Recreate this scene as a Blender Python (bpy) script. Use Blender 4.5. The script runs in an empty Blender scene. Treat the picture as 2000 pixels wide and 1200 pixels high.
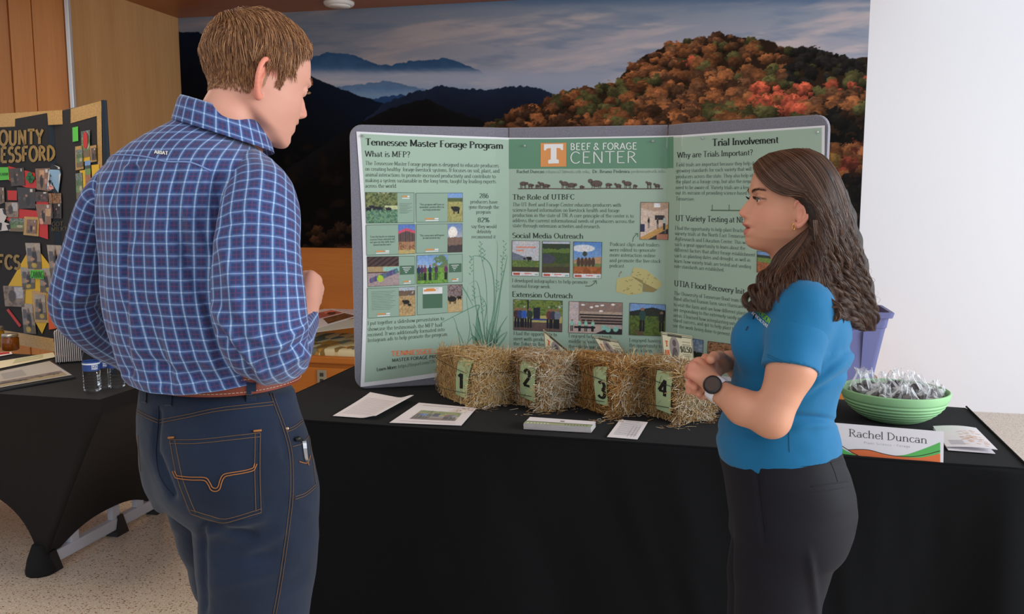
import bpy, bmesh, math, random
import numpy as np
from mathutils import Vector, Matrix, noise as mnoise
from mathutils.bvhtree import BVHTree

# ------------------------------------------------------------------ camera, world, lights, exposure
SC = bpy.context.scene
COL = SC.collection
F_PX = 1700.0
PITCH = math.atan(207.0 / F_PX)
YAW = math.radians(13)
CAM_H = 1.5
cam_d = bpy.data.cameras.new('camera'); cam = bpy.data.objects.new('camera', cam_d); COL.objects.link(cam)
cam.location = (0, 0, CAM_H)
cam.rotation_euler = (math.pi / 2 - PITCH, 0, YAW)
cam_d.sensor_fit = 'HORIZONTAL'; cam_d.sensor_width = 36; cam_d.lens = 36 * F_PX / 2000
cam_d.clip_start = 0.05; cam_d.clip_end = 200
SC.camera = cam

world = bpy.data.worlds.new('world'); SC.world = world; world.use_nodes = True
wb = world.node_tree.nodes['Background']
wb.inputs[0].default_value = (0.86, 0.92, 1.0, 1); wb.inputs[1].default_value = 0.50

def area(name, loc, target, sx, sy, power, color):
    l = bpy.data.lights.new(name, 'AREA'); l.shape = 'RECTANGLE'; l.size = sx; l.size_y = sy
    l.energy = power; l.color = color
    o = bpy.data.objects.new(name, l); COL.objects.link(o); o.location = loc
    o.rotation_euler = (Vector(target) - Vector(loc)).to_track_quat('-Z', 'Y').to_euler()
    return o
area('window_daylight_right', (4.6, 1.9, 2.0), (0, 2.6, 1.1), 4.5, 3.2, 300, (0.90, 0.95, 1.0))
area('window_daylight_back', (-0.6, -4.5, 2.6), (-0.6, 3.0, 1.0), 5.0, 3.0, 62, (0.95, 0.97, 1.0))
area('ceiling_lamp_glow', (-3.0, 3.2, 2.95), (-3.0, 3.2, 0), 1.6, 1.6, 34, (1.0, 0.86, 0.68))
area('lobby_overhead_fill', (-1.2, 0.2, 3.3), (-1.4, 1.0, 0), 2.4, 2.4, 22, (1.0, 0.95, 0.88))  # unseen overhead fill, added to brighten the floor
SC.view_settings.view_transform = 'Standard'; SC.view_settings.look = 'None'
SC.view_settings.gamma = 1; SC.view_settings.exposure = 0.10
try: SC.view_settings.use_curve_mapping = False
except Exception: pass
try:
    SC.cycles.max_bounces = 8; SC.cycles.transparent_max_bounces = 16
except Exception: pass

# ------------------------------------------------------------------ pixel -> point helpers (real positions are taken from known planes)
Fw = np.array([-math.sin(YAW) * math.cos(PITCH), math.cos(YAW) * math.cos(PITCH), -math.sin(PITCH)])
Rt = np.array([math.cos(YAW), math.sin(YAW), 0.0]); Up = np.cross(Rt, Fw); C0 = np.array([0, 0, CAM_H])
HF = np.array([-math.sin(YAW), math.cos(YAW), 0.0])
def ray(x, y):
    x = np.asarray(x, float)[..., None]; y = np.asarray(y, float)[..., None]
    return Rt * (x - 1000) / F_PX - Up * (y - 600) / F_PX + Fw
def onz(x, y, z): d = ray(x, y); return C0 + d * ((z - CAM_H) / d[..., 2:3])
def ony(x, y, Y): d = ray(x, y); return C0 + d * (Y / d[..., 1:2])
def onx(x, y, X): d = ray(x, y); return C0 + d * (X / d[..., 0:1])
def atd(x, y, dist): r = ray(x, y); return C0 + r * (np.asarray(dist, float)[..., None] / (r @ HF)[..., None])
def onplane(x, y, p, n):
    r = ray(x, y); n = np.asarray(n, float); p = np.asarray(p, float)
    return C0 + r * (((p - C0) @ n) / (r @ n))[..., None]
def proj(P):
    v = np.asarray(P, float) - C0; z = v @ Fw
    return 1000 + F_PX * (v @ Rt) / z, 600 - F_PX * (v @ Up) / z

def lin(c):
    if isinstance(c, str):
        c = c.lstrip('#'); c = [int(c[i:i + 2], 16) for i in (0, 2, 4)]
    c = np.asarray(c, float) / 255.0
    return np.where(c <= 0.04045, c / 12.92, ((c + 0.055) / 1.055) ** 2.4)
def rgba(c): c = lin(c); return (float(c[0]), float(c[1]), float(c[2]), 1.0)

# ------------------------------------------------------------------ noise in numpy
def _hash(ix, iy, s):
    h = (ix.astype(np.int64) * 374761393 + iy.astype(np.int64) * 668265263 + s * 974634777) & 0x7fffffff
    h = (h ^ (h >> 13)) * 1274126177 & 0x7fffffff
    return ((h ^ (h >> 16)) & 0xffff) / 65535.0
def vnoise(x, y, s=0):
    x = np.asarray(x, float); y = np.asarray(y, float)
    ix = np.floor(x); iy = np.floor(y); fx = x - ix; fy = y - iy
    fx = fx * fx * (3 - 2 * fx); fy = fy * fy * (3 - 2 * fy)
    a = _hash(ix, iy, s); b = _hash(ix + 1, iy, s); c = _hash(ix, iy + 1, s); d = _hash(ix + 1, iy + 1, s)
    return (a * (1 - fx) + b * fx) * (1 - fy) + (c * (1 - fx) + d * fx) * fy
def fbm(x, y, s=0, n=4):
    t = 0; a = 0.5
    for k in range(n): t = t + a * vnoise(x * 2 ** k, y * 2 ** k, s + k * 17); a *= 0.5
    return t / (1 - 0.5 ** n)
def sstep(a, b, x): t = np.clip((x - a) / (b - a), 0, 1); return t * t * (3 - 2 * t)

# ------------------------------------------------------------------ materials
MATS = {}
def mat(name, color=(128, 128, 128), rough=0.6, metal=0.0, spec=0.5, sheen=0.0, bump=None, vary=None, trans=0.0, alpha=None, sss=0.0, vcol=None, ior=1.45, emit=None, coat=0.0):
    """bump = (scale, strength[, stretch xyz]) noise bump; vary = (scale, amount) colour variation; vcol = colour attribute name"""
    if name in MATS: return MATS[name]
    m = bpy.data.materials.new(name); m.use_nodes = True; MATS[name] = m
    nt = m.node_tree; b = nt.nodes['Principled BSDF']
    b.inputs['Base Color'].default_value = rgba(color); b.inputs['Roughness'].default_value = rough
    b.inputs['Metallic'].default_value = metal; b.inputs['Specular IOR Level'].default_value = spec
    b.inputs['Sheen Weight'].default_value = sheen; b.inputs['IOR'].default_value = ior
    b.inputs['Transmission Weight'].default_value = trans; b.inputs['Coat Weight'].default_value = coat
    if sss:
        b.inputs['Subsurface Weight'].default_value = sss; b.inputs['Subsurface Radius'].default_value = (1, 0.35, 0.2); b.inputs['Subsurface Scale'].default_value = 0.008
    if alpha is not None: b.inputs['Alpha'].default_value = alpha
    src = None
    if vcol:
        a = nt.nodes.new('ShaderNodeAttribute'); a.attribute_name = vcol; src = a.outputs['Color']
    tc = None
    if bump or vary:
        tc = nt.nodes.new('ShaderNodeTexCoord')
    if vary:
        n = nt.nodes.new('ShaderNodeTexNoise'); n.inputs['Scale'].default_value = vary[0]; n.inputs['Detail'].default_value = 5
        nt.links.new(tc.outputs['Object'], n.inputs['Vector'])
        mx = nt.nodes.new('ShaderNodeMix'); mx.data_type = 'RGBA'; mx.blend_type = 'MULTIPLY'
        mr = nt.nodes.new('ShaderNodeMapRange'); mr.inputs[1].default_value = 0.3; mr.inputs[2].default_value = 0.7
        mr.inputs[3].default_value = 1 - vary[1]; mr.inputs[4].default_value = 1 + vary[1]
        nt.links.new(n.outputs[0], mr.inputs[0]); mx.inputs['Factor'].default_value = 1
        if src: nt.links.new(src, mx.inputs['A'])
        else: mx.inputs['A'].default_value = rgba(color)
        cc = nt.nodes.new('ShaderNodeCombineColor')
        for k in range(3): nt.links.new(mr.outputs[0], cc.inputs[k])
        nt.links.new(cc.outputs[0], mx.inputs['B']); src = mx.outputs['Result']
    if src: nt.links.new(src, b.inputs['Base Color'])
    if bump:
        mp = nt.nodes.new('ShaderNodeMapping'); nt.links.new(tc.outputs['Object'], mp.inputs['Vector'])
        if len(bump) > 2: mp.inputs['Scale'].default_value = bump[2]
        n = nt.nodes.new('ShaderNodeTexNoise'); n.inputs['Scale'].default_value = bump[0]; n.inputs['Detail'].default_value = 4
        nt.links.new(mp.outputs[0], n.inputs['Vector'])
        bp = nt.nodes.new('ShaderNodeBump'); bp.inputs['Strength'].default_value = bump[1]; bp.inputs['Distance'].default_value = 0.002
        nt.links.new(n.outputs[0], bp.inputs['Height']); nt.links.new(bp.outputs[0], b.inputs['Normal'])
    if emit: b.inputs['Emission Color'].default_value = rgba(emit[0]); b.inputs['Emission Strength'].default_value = emit[1]
    return m

def wood(name, c1, c2, axis=2, scale=14, rough=0.38):
    if name in MATS: return MATS[name]
    m = mat(name, c1, rough); nt = m.node_tree; b = nt.nodes['Principled BSDF']
    tc = nt.nodes.new('ShaderNodeTexCoord'); mp = nt.nodes.new('ShaderNodeMapping')
    s = [1.0, 1.0, 1.0]; s[axis] = 0.04; mp.inputs['Scale'].default_value = s
    nt.links.new(tc.outputs['Object'], mp.inputs['Vector'])
    n = nt.nodes.new('ShaderNodeTexNoise'); n.inputs['Scale'].default_value = scale * 6; n.inputs['Detail'].default_value = 6; n.inputs['Roughness'].default_value = 0.6
    n2 = nt.nodes.new('ShaderNodeTexNoise'); n2.inputs['Scale'].default_value = scale * 0.35; n2.inputs['Detail'].default_value = 2
    nt.links.new(mp.outputs[0], n.inputs['Vector']); nt.links.new(mp.outputs[0], n2.inputs['Vector'])
    ad = nt.nodes.new('ShaderNodeMath'); ad.operation = 'ADD'; nt.links.new(n.outputs[0], ad.inputs[0]); nt.links.new(n2.outputs[0], ad.inputs[1])
    r = nt.nodes.new('ShaderNodeMapRange'); r.inputs[1].default_value = 0.7; r.inputs[2].default_value = 1.3
    nt.links.new(ad.outputs[0], r.inputs[0])
    mx = nt.nodes.new('ShaderNodeMix'); mx.data_type = 'RGBA'; mx.inputs['A'].default_value = rgba(c1); mx.inputs['B'].default_value = rgba(c2)
    nt.links.new(r.outputs[0], mx.inputs['Factor']); nt.links.new(mx.outputs['Result'], b.inputs['Base Color'])
    return m

# ------------------------------------------------------------------ mesh helpers
def mesh(name, V, Fc, m, parent=None, smooth=False, uv=None, col=None, mi=None, mats=None):
    me = bpy.data.meshes.new(name)
    V = np.asarray(V, float)
    me.from_pydata(V.tolist(), [], [list(map(int, f)) for f in Fc] if not isinstance(Fc, np.ndarray) else Fc.tolist())
    for q in (mats or [m]): me.materials.append(q)
    if mi is not None: me.polygons.foreach_set('material_index', np.asarray(mi, np.int32))
    if smooth: me.polygons.foreach_set('use_smooth', [True] * len(me.polygons))
    if uv is not None:     # per vertex
        l = me.uv_layers.new(name='UVMap'); vi = np.zeros(len(me.loops), np.int32); me.loops.foreach_get('vertex_index', vi)
        l.data.foreach_set('uv', np.asarray(uv, float)[vi].ravel())
    if col is not None:    # per vertex linear rgb
        a = me.color_attributes.new('Col', 'FLOAT_COLOR', 'POINT'); c = np.ones((len(V), 4)); c[:, :3] = col
        a.data.foreach_set('color', c.ravel())
    me.update()
    o = bpy.data.objects.new(name, me); COL.objects.link(o)
    if parent is not None: o.parent = parent; o.matrix_parent_inverse = Matrix.Identity(4)
    return o
def thing(name, label, cat, loc=(0, 0, 0), group=None, rz=0.0):
    o = bpy.data.objects.new(name, None); COL.objects.link(o); o.empty_display_size = 0.05
    o.location = loc; o.rotation_euler = (0, 0, rz); tag(o, label, cat, group); return o
def tag(o, label=None, cat=None, group=None, kind=None):
    if label: o['label'] = label
    if cat: o['category'] = cat
    if group: o['group'] = group
    if kind: o['kind'] = kind
    return o
def origin(o, p):
    """move a mesh object's origin to p without moving it"""
    p = Vector(p); o.data.transform(Matrix.Translation(-p)); o.location = p; return o
def adopt(root, *objs):
    """parent world-space meshes (with their own children) to a thing that stands somewhere"""
    inv = (Matrix.Translation(root.location) @ root.rotation_euler.to_matrix().to_4x4()).inverted()
    for o in objs:
        o.parent = root; o.matrix_parent_inverse = inv
    return root
def copy_tree(o, parent=None):
    c = o.copy(); COL.objects.link(c); c.parent = parent
    for ch in list(o.children): copy_tree(ch, c)
    return c

class MB:
    """collects simple solids and builds one mesh"""
    def __init__(s): s.V = []; s.F = []; s.n = 0; s.mi = []; s.cur = 0
    def add(s, V, F):
        V = np.asarray(V, float); s.V.append(V); s.F += [[i + s.n for i in f] for f in F]; s.mi += [s.cur] * len(F); s.n += len(V); return s
    def box(s, c, size, rot=None, bev=0.0):
        h = np.asarray(size, float) / 2
        if bev <= 0:
            V = np.array([[x, y, z] for z in (-1, 1) for y in (-1, 1) for x in (-1, 1)]) * h
            Fc = [[0, 2, 3, 1], [4, 5, 7, 6], [0, 1, 5, 4], [2, 6, 7, 3], [0, 4, 6, 2], [1, 3, 7, 5]]
        else:
            bm = bmesh.new(); bmesh.ops.create_cube(bm, size=2)
            for v in bm.verts: v.co = Vector([v.co[k] * h[k] for k in range(3)])
            bmesh.ops.bevel(bm, geom=bm.edges[:], offset=min(bev, *(h * 0.98)), segments=2, profile=0.5, affect='EDGES')
            bm.verts.index_update(); V = np.array([v.co[:] for v in bm.verts]); Fc = [[v.index for v in f.verts] for f in bm.faces]; bm.free()
        if rot is not None: V = V @ np.array(rot).T
        return s.add(V + np.asarray(c, float), Fc)
    def quad(s, a, b, c, d): return s.add([a, b, c, d], [[0, 1, 2, 3]])
    def tube(s, P, r, n=8, cap=True, flat=1.0):
        V, Fc = tube(P, r, n, cap); return s.add(V, Fc)
    def lathe(s, prof, c=(0, 0, 0), n=32, cap=True):
        prof = np.asarray(prof, float); a = np.arange(n) * 2 * math.pi / n
        V = np.stack([prof[:, 0][:, None] * np.cos(a), prof[:, 0][:, None] * np.sin(a), np.repeat(prof[:, 1][:, None], n, 1)], -1).reshape(-1, 3)
        Fc = [[i * n + j, i * n + (j + 1) % n, (i + 1) * n + (j + 1) % n, (i + 1) * n + j] for i in range(len(prof) - 1) for j in range(n)]
        if cap: Fc += [list(range(n))[::-1], [(len(prof) - 1) * n + j for j in range(n)]]
        return s.add(V + np.asarray(c, float), Fc)
    def build(s, name, m, parent=None, smooth=False, mats=None, col=None):
        return mesh(name, np.concatenate(s.V), s.F, m, parent, smooth, mi=s.mi if mats else None, mats=mats, col=col)
def rotz(a): c, s = math.cos(a), math.sin(a); return np.array([[c, -s, 0], [s, c, 0], [0, 0, 1.0]])
def frames(P):
    P = np.asarray(P, float); T = np.gradient(P, axis=0); T /= np.linalg.norm(T, axis=1)[:, None] + 1e-12
    up = np.array([0, 0, 1.0]) if abs(T[0][2]) < 0.9 else np.array([0, 1.0, 0])
    N = []; n = np.cross(T[0], up); n /= np.linalg.norm(n)
    for t in T:
        n = n - t * (n @ t); n /= np.linalg.norm(n) + 1e-12; N.append(n)
    N = np.array(N); return T, N, np.cross(T, N)
def tube(P, r, n=8, cap=True):
    P = np.asarray(P, float); r = np.broadcast_to(np.asarray(r, float), (len(P),)); T, N, B = frames(P)
    a = np.arange(n) * 2 * math.pi / n
    V = (P[:, None] + r[:, None, None] * (N[:, None] * np.cos(a)[None, :, None] + B[:, None] * np.sin(a)[None, :, None])).reshape(-1, 3)
    Fc = [[i * n + j, i * n + (j + 1) % n, (i + 1) * n + (j + 1) % n, (i + 1) * n + j] for i in range(len(P) - 1) for j in range(n)]
    if cap: Fc += [list(range(n))[::-1], [(len(P) - 1) * n + j for j in range(n)]]
    return V, Fc
def gridF(nu, nv, wrap=False):
    """faces of a grid with nu rows, nv columns"""
    i, j = np.meshgrid(np.arange(nu - 1), np.arange(nv if wrap else nv - 1), indexing='ij'); j2 = (j + 1) % nv
    return np.stack([i * nv + j, i * nv + j2, (i + 1) * nv + j2, (i + 1) * nv + j], -1).reshape(-1, 4)
def cr(P, n):
    """smooth resample of control points (catmull-rom) to n points, last axis are values"""
    P = np.asarray(P, float); m = len(P); Q = np.vstack([2 * P[0] - P[1], P, 2 * P[-1] - P[-2]])
    t = np.linspace(0, m - 1, n); k = np.minimum(t.astype(int), m - 2); f = (t - k)[:, None]
    a, b, c, d = Q[k], Q[k + 1], Q[k + 2], Q[k + 3]
    return 0.5 * (2 * b + (c - a) * f + (2 * a - 5 * b + 4 * c - d) * f * f + (3 * b - a - 3 * c + d) * f ** 3)

# ------------------------------------------------------------------ pen-drawn lettering (strokes -> flat faces)
GL = {
'a': (.54, 'A .25 .46 .16 .18 20 160|L .41 .46 .41 .03|A .23 .18 .17 .18 20 340|S .45 0 .1'), 'b': (.58, 'L .12 1 .12 .02|A .31 .32 .2 .31 165 -165|S .08 1 .1'),
'c': (.5, 'A .29 .32 .22 .32 42 318'), 'd': (.6, 'L .46 1 .46 0|A .27 .32 .2 .31 15 345|S .42 1 .1|S .5 0 .1'), 'e': (.52, 'A .28 .32 .21 .32 5 320|L .08 .35 .48 .35'),
'f': (.36, 'L .15 0 .15 .8|A .3 .8 .15 .2 180 55|L .03 .62 .32 .62|S .15 0 .24'), 'g': (.56, 'A .27 .36 .2 .27 0 360|L .46 .6 .46 -.1|A .26 -.1 .2 .2 0 -150|L .4 .62 .55 .62'),
'h': (.64, 'L .13 1 .13 0|A .31 .42 .18 .21 180 0|L .49 .42 .49 0|S .13 0 .22|S .49 0 .22|S .09 1 .1'), 'i': (.28, 'L .14 .62 .14 0|D .14 .85|S .14 0 .22|S .1 .62 .1'),
'j': (.28, 'L .16 .62 .16 -.1|A .02 -.1 .14 .2 0 -90|D .16 .85'), 'k': (.58, 'L .13 1 .13 0|L .44 .62 .14 .26|L .22 .36 .48 0|S .13 0 .22|S .47 0 .18|S .42 .62 .18|S .09 1 .1'),
'l': (.28, 'L .14 1 .14 0|S .14 0 .22|S .1 1 .1'), 'm': (.92, 'L .13 .62 .13 0|A .29 .42 .16 .21 180 0|L .45 .42 .45 0|A .61 .42 .16 .21 180 0|L .77 .42 .77 0|S .13 0 .22|S .45 0 .2|S .77 0 .22|S .09 .62 .1'),
'n': (.64, 'L .13 .62 .13 0|A .31 .42 .18 .21 180 0|L .49 .42 .49 0|S .13 0 .22|S .49 0 .22|S .09 .62 .1'), 'o': (.56, 'A .28 .32 .22 .32 0 360'),
'p': (.6, 'L .13 .62 .13 -.3|A .32 .32 .2 .31 165 -165|S .13 -.3 .22|S .09 .62 .1'), 'q': (.58, 'L .45 .62 .45 -.3|A .26 .32 .2 .31 15 345|S .45 -.3 .22'),
'r': (.42, 'L .13 .62 .13 0|A .3 .4 .17 .22 180 70|D .38 .57|S .13 0 .24|S .09 .62 .1'), 's': (.46, 'A .22 .475 .15 .165 35 270|A .23 .16 .17 .16 90 -145'),
't': (.38, 'L .17 .85 .17 .16|A .3 .16 .13 .16 180 290|L .04 .62 .34 .62'), 'u': (.64, 'L .14 .62 .14 .2|A .31 .2 .17 .2 180 360|L .5 .62 .5 0|S .1 .62 .1|S .46 .62 .1|S .54 0 .1'),
'v': (.54, 'L .06 .62 .27 0|L .27 0 .48 .62|S .07 .62 .18|S .47 .62 .18'), 'w': (.8, 'L .05 .62 .23 0|L .23 0 .4 .6|L .4 .6 .57 0|L .57 0 .75 .62|S .06 .62 .18|S .74 .62 .18'),
'x': (.54, 'L .06 .62 .46 0|L .46 .62 .06 0|S .08 0 .18|S .46 0 .18|S .08 .62 .18|S .44 .62 .18'), 'y': (.54, 'L .06 .62 .28 0|L .48 .62 .22 -.18|A .12 -.18 .1 .1 0 -140|S .07 .62 .18|S .47 .62 .18'),
'z': (.5, 'L .06 .62 .42 .62|L .42 .62 .06 0|L .06 0 .44 0'),
'A': (.78, 'L .39 1 .07 0|L .39 1 .7 0|L .18 .35 .6 .35|S .08 0 .24|S .69 0 .24'), 'B': (.68, 'L .15 1 .15 0|A .15 .76 .36 .24 90 -90|A .15 .27 .43 .27 90 -90|S .1 0 .16|S .1 1 .16'),
'C': (.72, 'A .39 .5 .31 .5 40 320'), 'D': (.76, 'L .15 1 .15 0|A .15 .5 .53 .5 90 -90|S .1 0 .16|S .1 1 .16'), 'E': (.66, 'L .15 1 .15 0|L .15 .99 .56 .99|L .15 .53 .46 .53|L .15 .01 .58 .01|S .1 0 .16|S .1 1 .16'),
'F': (.62, 'L .15 1 .15 0|L .15 .99 .56 .99|L .15 .52 .46 .52|S .15 0 .26|S .1 1 .16'), 'G': (.78, 'A .39 .5 .31 .5 45 345|L .68 .45 .68 .12|L .46 .45 .7 .45'),
'H': (.8, 'L .15 1 .15 0|L .65 1 .65 0|L .15 .52 .65 .52|S .15 0 .26|S .65 0 .26|S .15 1 .26|S .65 1 .26'), 'I': (.32, 'L .16 1 .16 0|S .16 0 .28|S .16 1 .28'), 'J': (.5, 'L .34 1 .34 .2|A .18 .2 .16 .2 0 -150|S .34 1 .26'),
'K': (.74, 'L .15 1 .15 0|L .62 1 .16 .4|L .3 .55 .65 0|S .15 0 .26|S .64 0 .2|S .15 1 .26'), 'L': (.62, 'L .15 1 .15 0|L .15 .01 .56 .01|S .15 1 .26'), 'M': (.94, 'L .15 1 .15 0|L .15 1 .46 .1|L .46 .1 .78 1|L .78 1 .78 0|S .15 0 .24|S .78 0 .26|S .1 1 .16|S .82 1 .16'),
'N': (.8, 'L .15 1 .15 0|L .15 1 .65 0|L .65 1 .65 0|S .15 0 .24|S .65 1 .24|S .1 1 .16'), 'O': (.8, 'A .4 .5 .33 .5 0 360'), 'P': (.64, 'L .15 1 .15 0|A .15 .73 .42 .26 90 -90|S .15 0 .26|S .1 1 .16'),
'Q': (.8, 'A .4 .5 .33 .5 0 360|L .45 .2 .72 -.12'), 'R': (.72, 'L .15 1 .15 0|A .15 .74 .4 .25 90 -90|L .35 .48 .64 0|S .15 0 .26|S .65 0 .16|S .1 1 .16'), 'S': (.58, 'A .29 .755 .2 .235 35 265|A .28 .265 .23 .26 85 -145'),
'T': (.7, 'L .35 1 .35 0|L .05 .99 .65 .99|S .35 0 .28|S .05 .93 .03|S .65 .93 .03'), 'U': (.78, 'L .15 1 .15 .3|A .39 .3 .24 .3 180 360|L .63 1 .63 .3|S .15 1 .26|S .63 1 .24'),
'V': (.74, 'L .06 1 .37 0|L .37 0 .68 1|S .07 1 .22|S .67 1 .22'), 'W': (1.04, 'L .06 1 .28 0|L .28 0 .52 .95|L .52 .95 .76 0|L .76 0 .98 1|S .07 1 .22|S .97 1 .22'), 'X': (.72, 'L .08 1 .64 0|L .64 1 .08 0'),
'Y': (.7, 'L .06 1 .35 .48|L .64 1 .35 .48|L .35 .48 .35 0|S .07 1 .2|S .63 1 .2|S .35 0 .26'), 'Z': (.62, 'L .08 1 .54 1|L .54 1 .08 0|L .08 0 .56 0'),
'0': (.6, 'A .3 .5 .22 .5 0 360'), '1': (.46, 'L .26 1 .26 0|L .26 .98 .08 .8|S .26 0 .3'), '2': (.58, 'A .28 .72 .2 .28 160 -30|L .45 .56 .08 .02|L .08 .02 .5 .02'), '3': (.58, 'A .27 .75 .19 .25 150 -80|A .27 .26 .22 .26 85 -150'),
'4': (.62, 'L .42 1 .42 0|L .42 1 .05 .3|L .05 .3 .56 .3'), '5': (.58, 'L .48 .98 .14 .98|L .14 .98 .12 .55|A .27 .31 .22 .31 125 -145'), '6': (.6, 'A .3 .31 .21 .31 0 360|A .42 .31 .33 .69 180 95'), '7': (.56, 'L .06 .98 .5 .98|L .5 .98 .22 0'),
'8': (.6, 'A .3 .74 .18 .24 0 360|A .3 .26 .22 .26 0 360'), '9': (.6, 'A .3 .69 .21 .31 0 360|A .18 .69 .33 .69 0 -85'),
'.': (.24, 'D .12 .04'), ',': (.24, 'D .12 .04|L .14 .04 .08 -.14'), '!': (.3, 'L .15 1 .15 .3|D .15 .04'), '?': (.5, 'A .24 .76 .17 .23 160 -60|L .28 .55 .24 .3|D .24 .04'), "'": (.2, 'L .1 1 .1 .78'),
'-': (.36, 'L .05 .34 .31 .34'), ':': (.26, 'D .13 .04|D .13 .5'), '/': (.4, 'L .05 -.1 .36 1'), '%': (.84, 'A .2 .76 .13 .22 0 360|A .64 .24 .13 .22 0 360|L .2 0 .64 1'), '&': (.78, 'L .66 0 .24 .62|A .33 .79 .15 .2 220 -40|A .28 .24 .22 .24 75 340'),
'@': (.9, 'A .45 .35 .36 .45 -40 290|A .42 .35 .14 .2 0 360|L .58 .55 .6 .2'), '$': (.58, 'A .29 .74 .19 .2 35 265|A .28 .27 .21 .23 85 -145|L .29 1.1 .29 -.1'), '"': (.3, 'L .08 1 .08 .78|L .2 1 .2 .78'),
}
def text2d(s, thin=.05, thick=.11, serif=True, tracking=0.0, seg=24.0):
    """returns verts (n,2) and faces of a string, cap height 1, starting at x=0; and its width"""
    V = []; Fc = []; x = 0.0
    def quad(a, b, c, d):
        k = len(V); V.extend([a, b, c, d]); Fc.append([k, k + 1, k + 2, k + 3])
    def stroke(P):
        P = np.asarray(P, float)
        D = np.gradient(P, axis=0); L = np.hypot(D[:, 0], D[:, 1]) + 1e-9; T = D / L[:, None]
        w = (thin + (thick - thin) * np.abs(T[:, 1]) ** 1.6) / 2
        N = np.stack([-T[:, 1], T[:, 0]], 1) * w[:, None]
        A = P + N; B = P - N; k = len(V)
        for a, b in zip(A, B): V.append(tuple(a)); V.append(tuple(b))
        for i in range(len(P) - 1): Fc.append([k + 2 * i, k + 2 * i + 1, k + 2 * i + 3, k + 2 * i + 2])
    for ch in s:
        if ch == ' ': x += .3 + tracking; continue
        adv, ops = GL.get(ch, (.3, ''))
        for op in ops.split('|'):
            if not op: continue
            q = op.split(); v = [float(t) for t in q[1:]]
            if q[0] == 'L': stroke([(x + v[0], v[1]), (x + v[2], v[3])])
            elif q[0] == 'A':
                n = max(4, int(abs(v[5] - v[4]) / seg)); t = np.radians(np.linspace(v[4], v[5], n + 1))
                stroke(np.stack([x + v[0] + (v[2]) * np.cos(t), v[1] + v[3] * np.sin(t)], 1))
            elif q[0] == 'D':
                r = thick * .62; c = (x + v[0], v[1] + r * .3); k = len(V)
                for j in range(6): V.append((c[0] + r * math.cos(j * 1.047), c[1] + r * math.sin(j * 1.047)))
                Fc.append([k + j for j in range(6)])
            elif q[0] == 'S' and serif:
                h = thin * .9; y = v[1] + (0 if v[1] <= 0.01 else -h); w = v[2] / 2
                quad((x + v[0] - w, y), (x + v[0] + w, y), (x + v[0] + w, y + h), (x + v[0] - w, y + h))
        x += adv + tracking
    return np.array(V) if V else np.zeros((0, 2)), Fc, x
class Print:
    """flat lettering gathered in pixel space and laid onto a surface"""
    def __init__(s): s.V = []; s.F = []; s.n = 0
    def poly(s, P, F=None):
        P = np.asarray(P, float); s.V.append(P)
        for f in (F if F is not None else [list(range(len(P)))]): s.F.append([i + s.n for i in f])
        s.n += len(P)
    def text(s, t, p0, p1, h, up=(0, -1), **k):
        """lettering from p0 to p1 (baseline), cap height h"""
        V, F, w = text2d(t, **k)
        if not len(V): return
        p0 = np.array(p0, float); p1 = np.array(p1, float); ex = (p1 - p0) / w
        s.poly(p0 + V[:, :1] * ex + V[:, 1:] * h * np.asarray(up, float), F)
    def line(s, P, w):
        P = np.asarray(P, float); D = np.gradient(P, axis=0); D /= np.hypot(D[:, 0], D[:, 1])[:, None] + 1e-9
        N = np.stack([-D[:, 1], D[:, 0]], 1) * (np.broadcast_to(w, (len(P),))[:, None] / 2)
        s.poly(np.concatenate([P + N, P - N]), [[i, i + 1, len(P) + i + 1, len(P) + i] for i in range(len(P) - 1)])
    def build(s, name, m, f, parent=None):
        P = np.concatenate(s.V); return mesh(name, f(P[:, 0], P[:, 1]), s.F, m, parent)
def picture(name, img, f, quad, parent, m=None, n=None):
    """a flat printed picture: img (h,w,3) sRGB painted as vertex colours on a grid laid on quad (4 px corners tl,tr,br,bl) through f"""
    h, w = img.shape[:2]; q = np.asarray(quad, float); yy, xx = np.mgrid[0:h, 0:w]; img = img * (.84 + .30 * fbm(xx / 1.9 + q[0, 0], yy / 1.7, 7, 3))[..., None] + 8 * (fbm(xx / 5.0, yy / 4.0 + q[0, 1], 9, 3)[..., None] - .5) * np.array([3, 1, -2])
    v, u = np.meshgrid(np.linspace(0, 1, h), np.linspace(0, 1, w), indexing='ij'); u = u[..., None]; v = v[..., None]
    P = (q[0] * (1 - u) + q[1] * u) * (1 - v) + (q[3] * (1 - u) + q[2] * u) * v; P = P.reshape(-1, 2)
    return mesh(name, f(P[:, 0], P[:, 1]), gridF(h, w)[:, ::-1], m or M_PRINT, parent, col=lin(np.clip(img, 0, 255)).reshape(-1, 3))
M_PRINT = mat('printed_picture', rough=0.5, vcol='Col')
INK = mat('black_ink', (22, 26, 24), 0.6)
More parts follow.
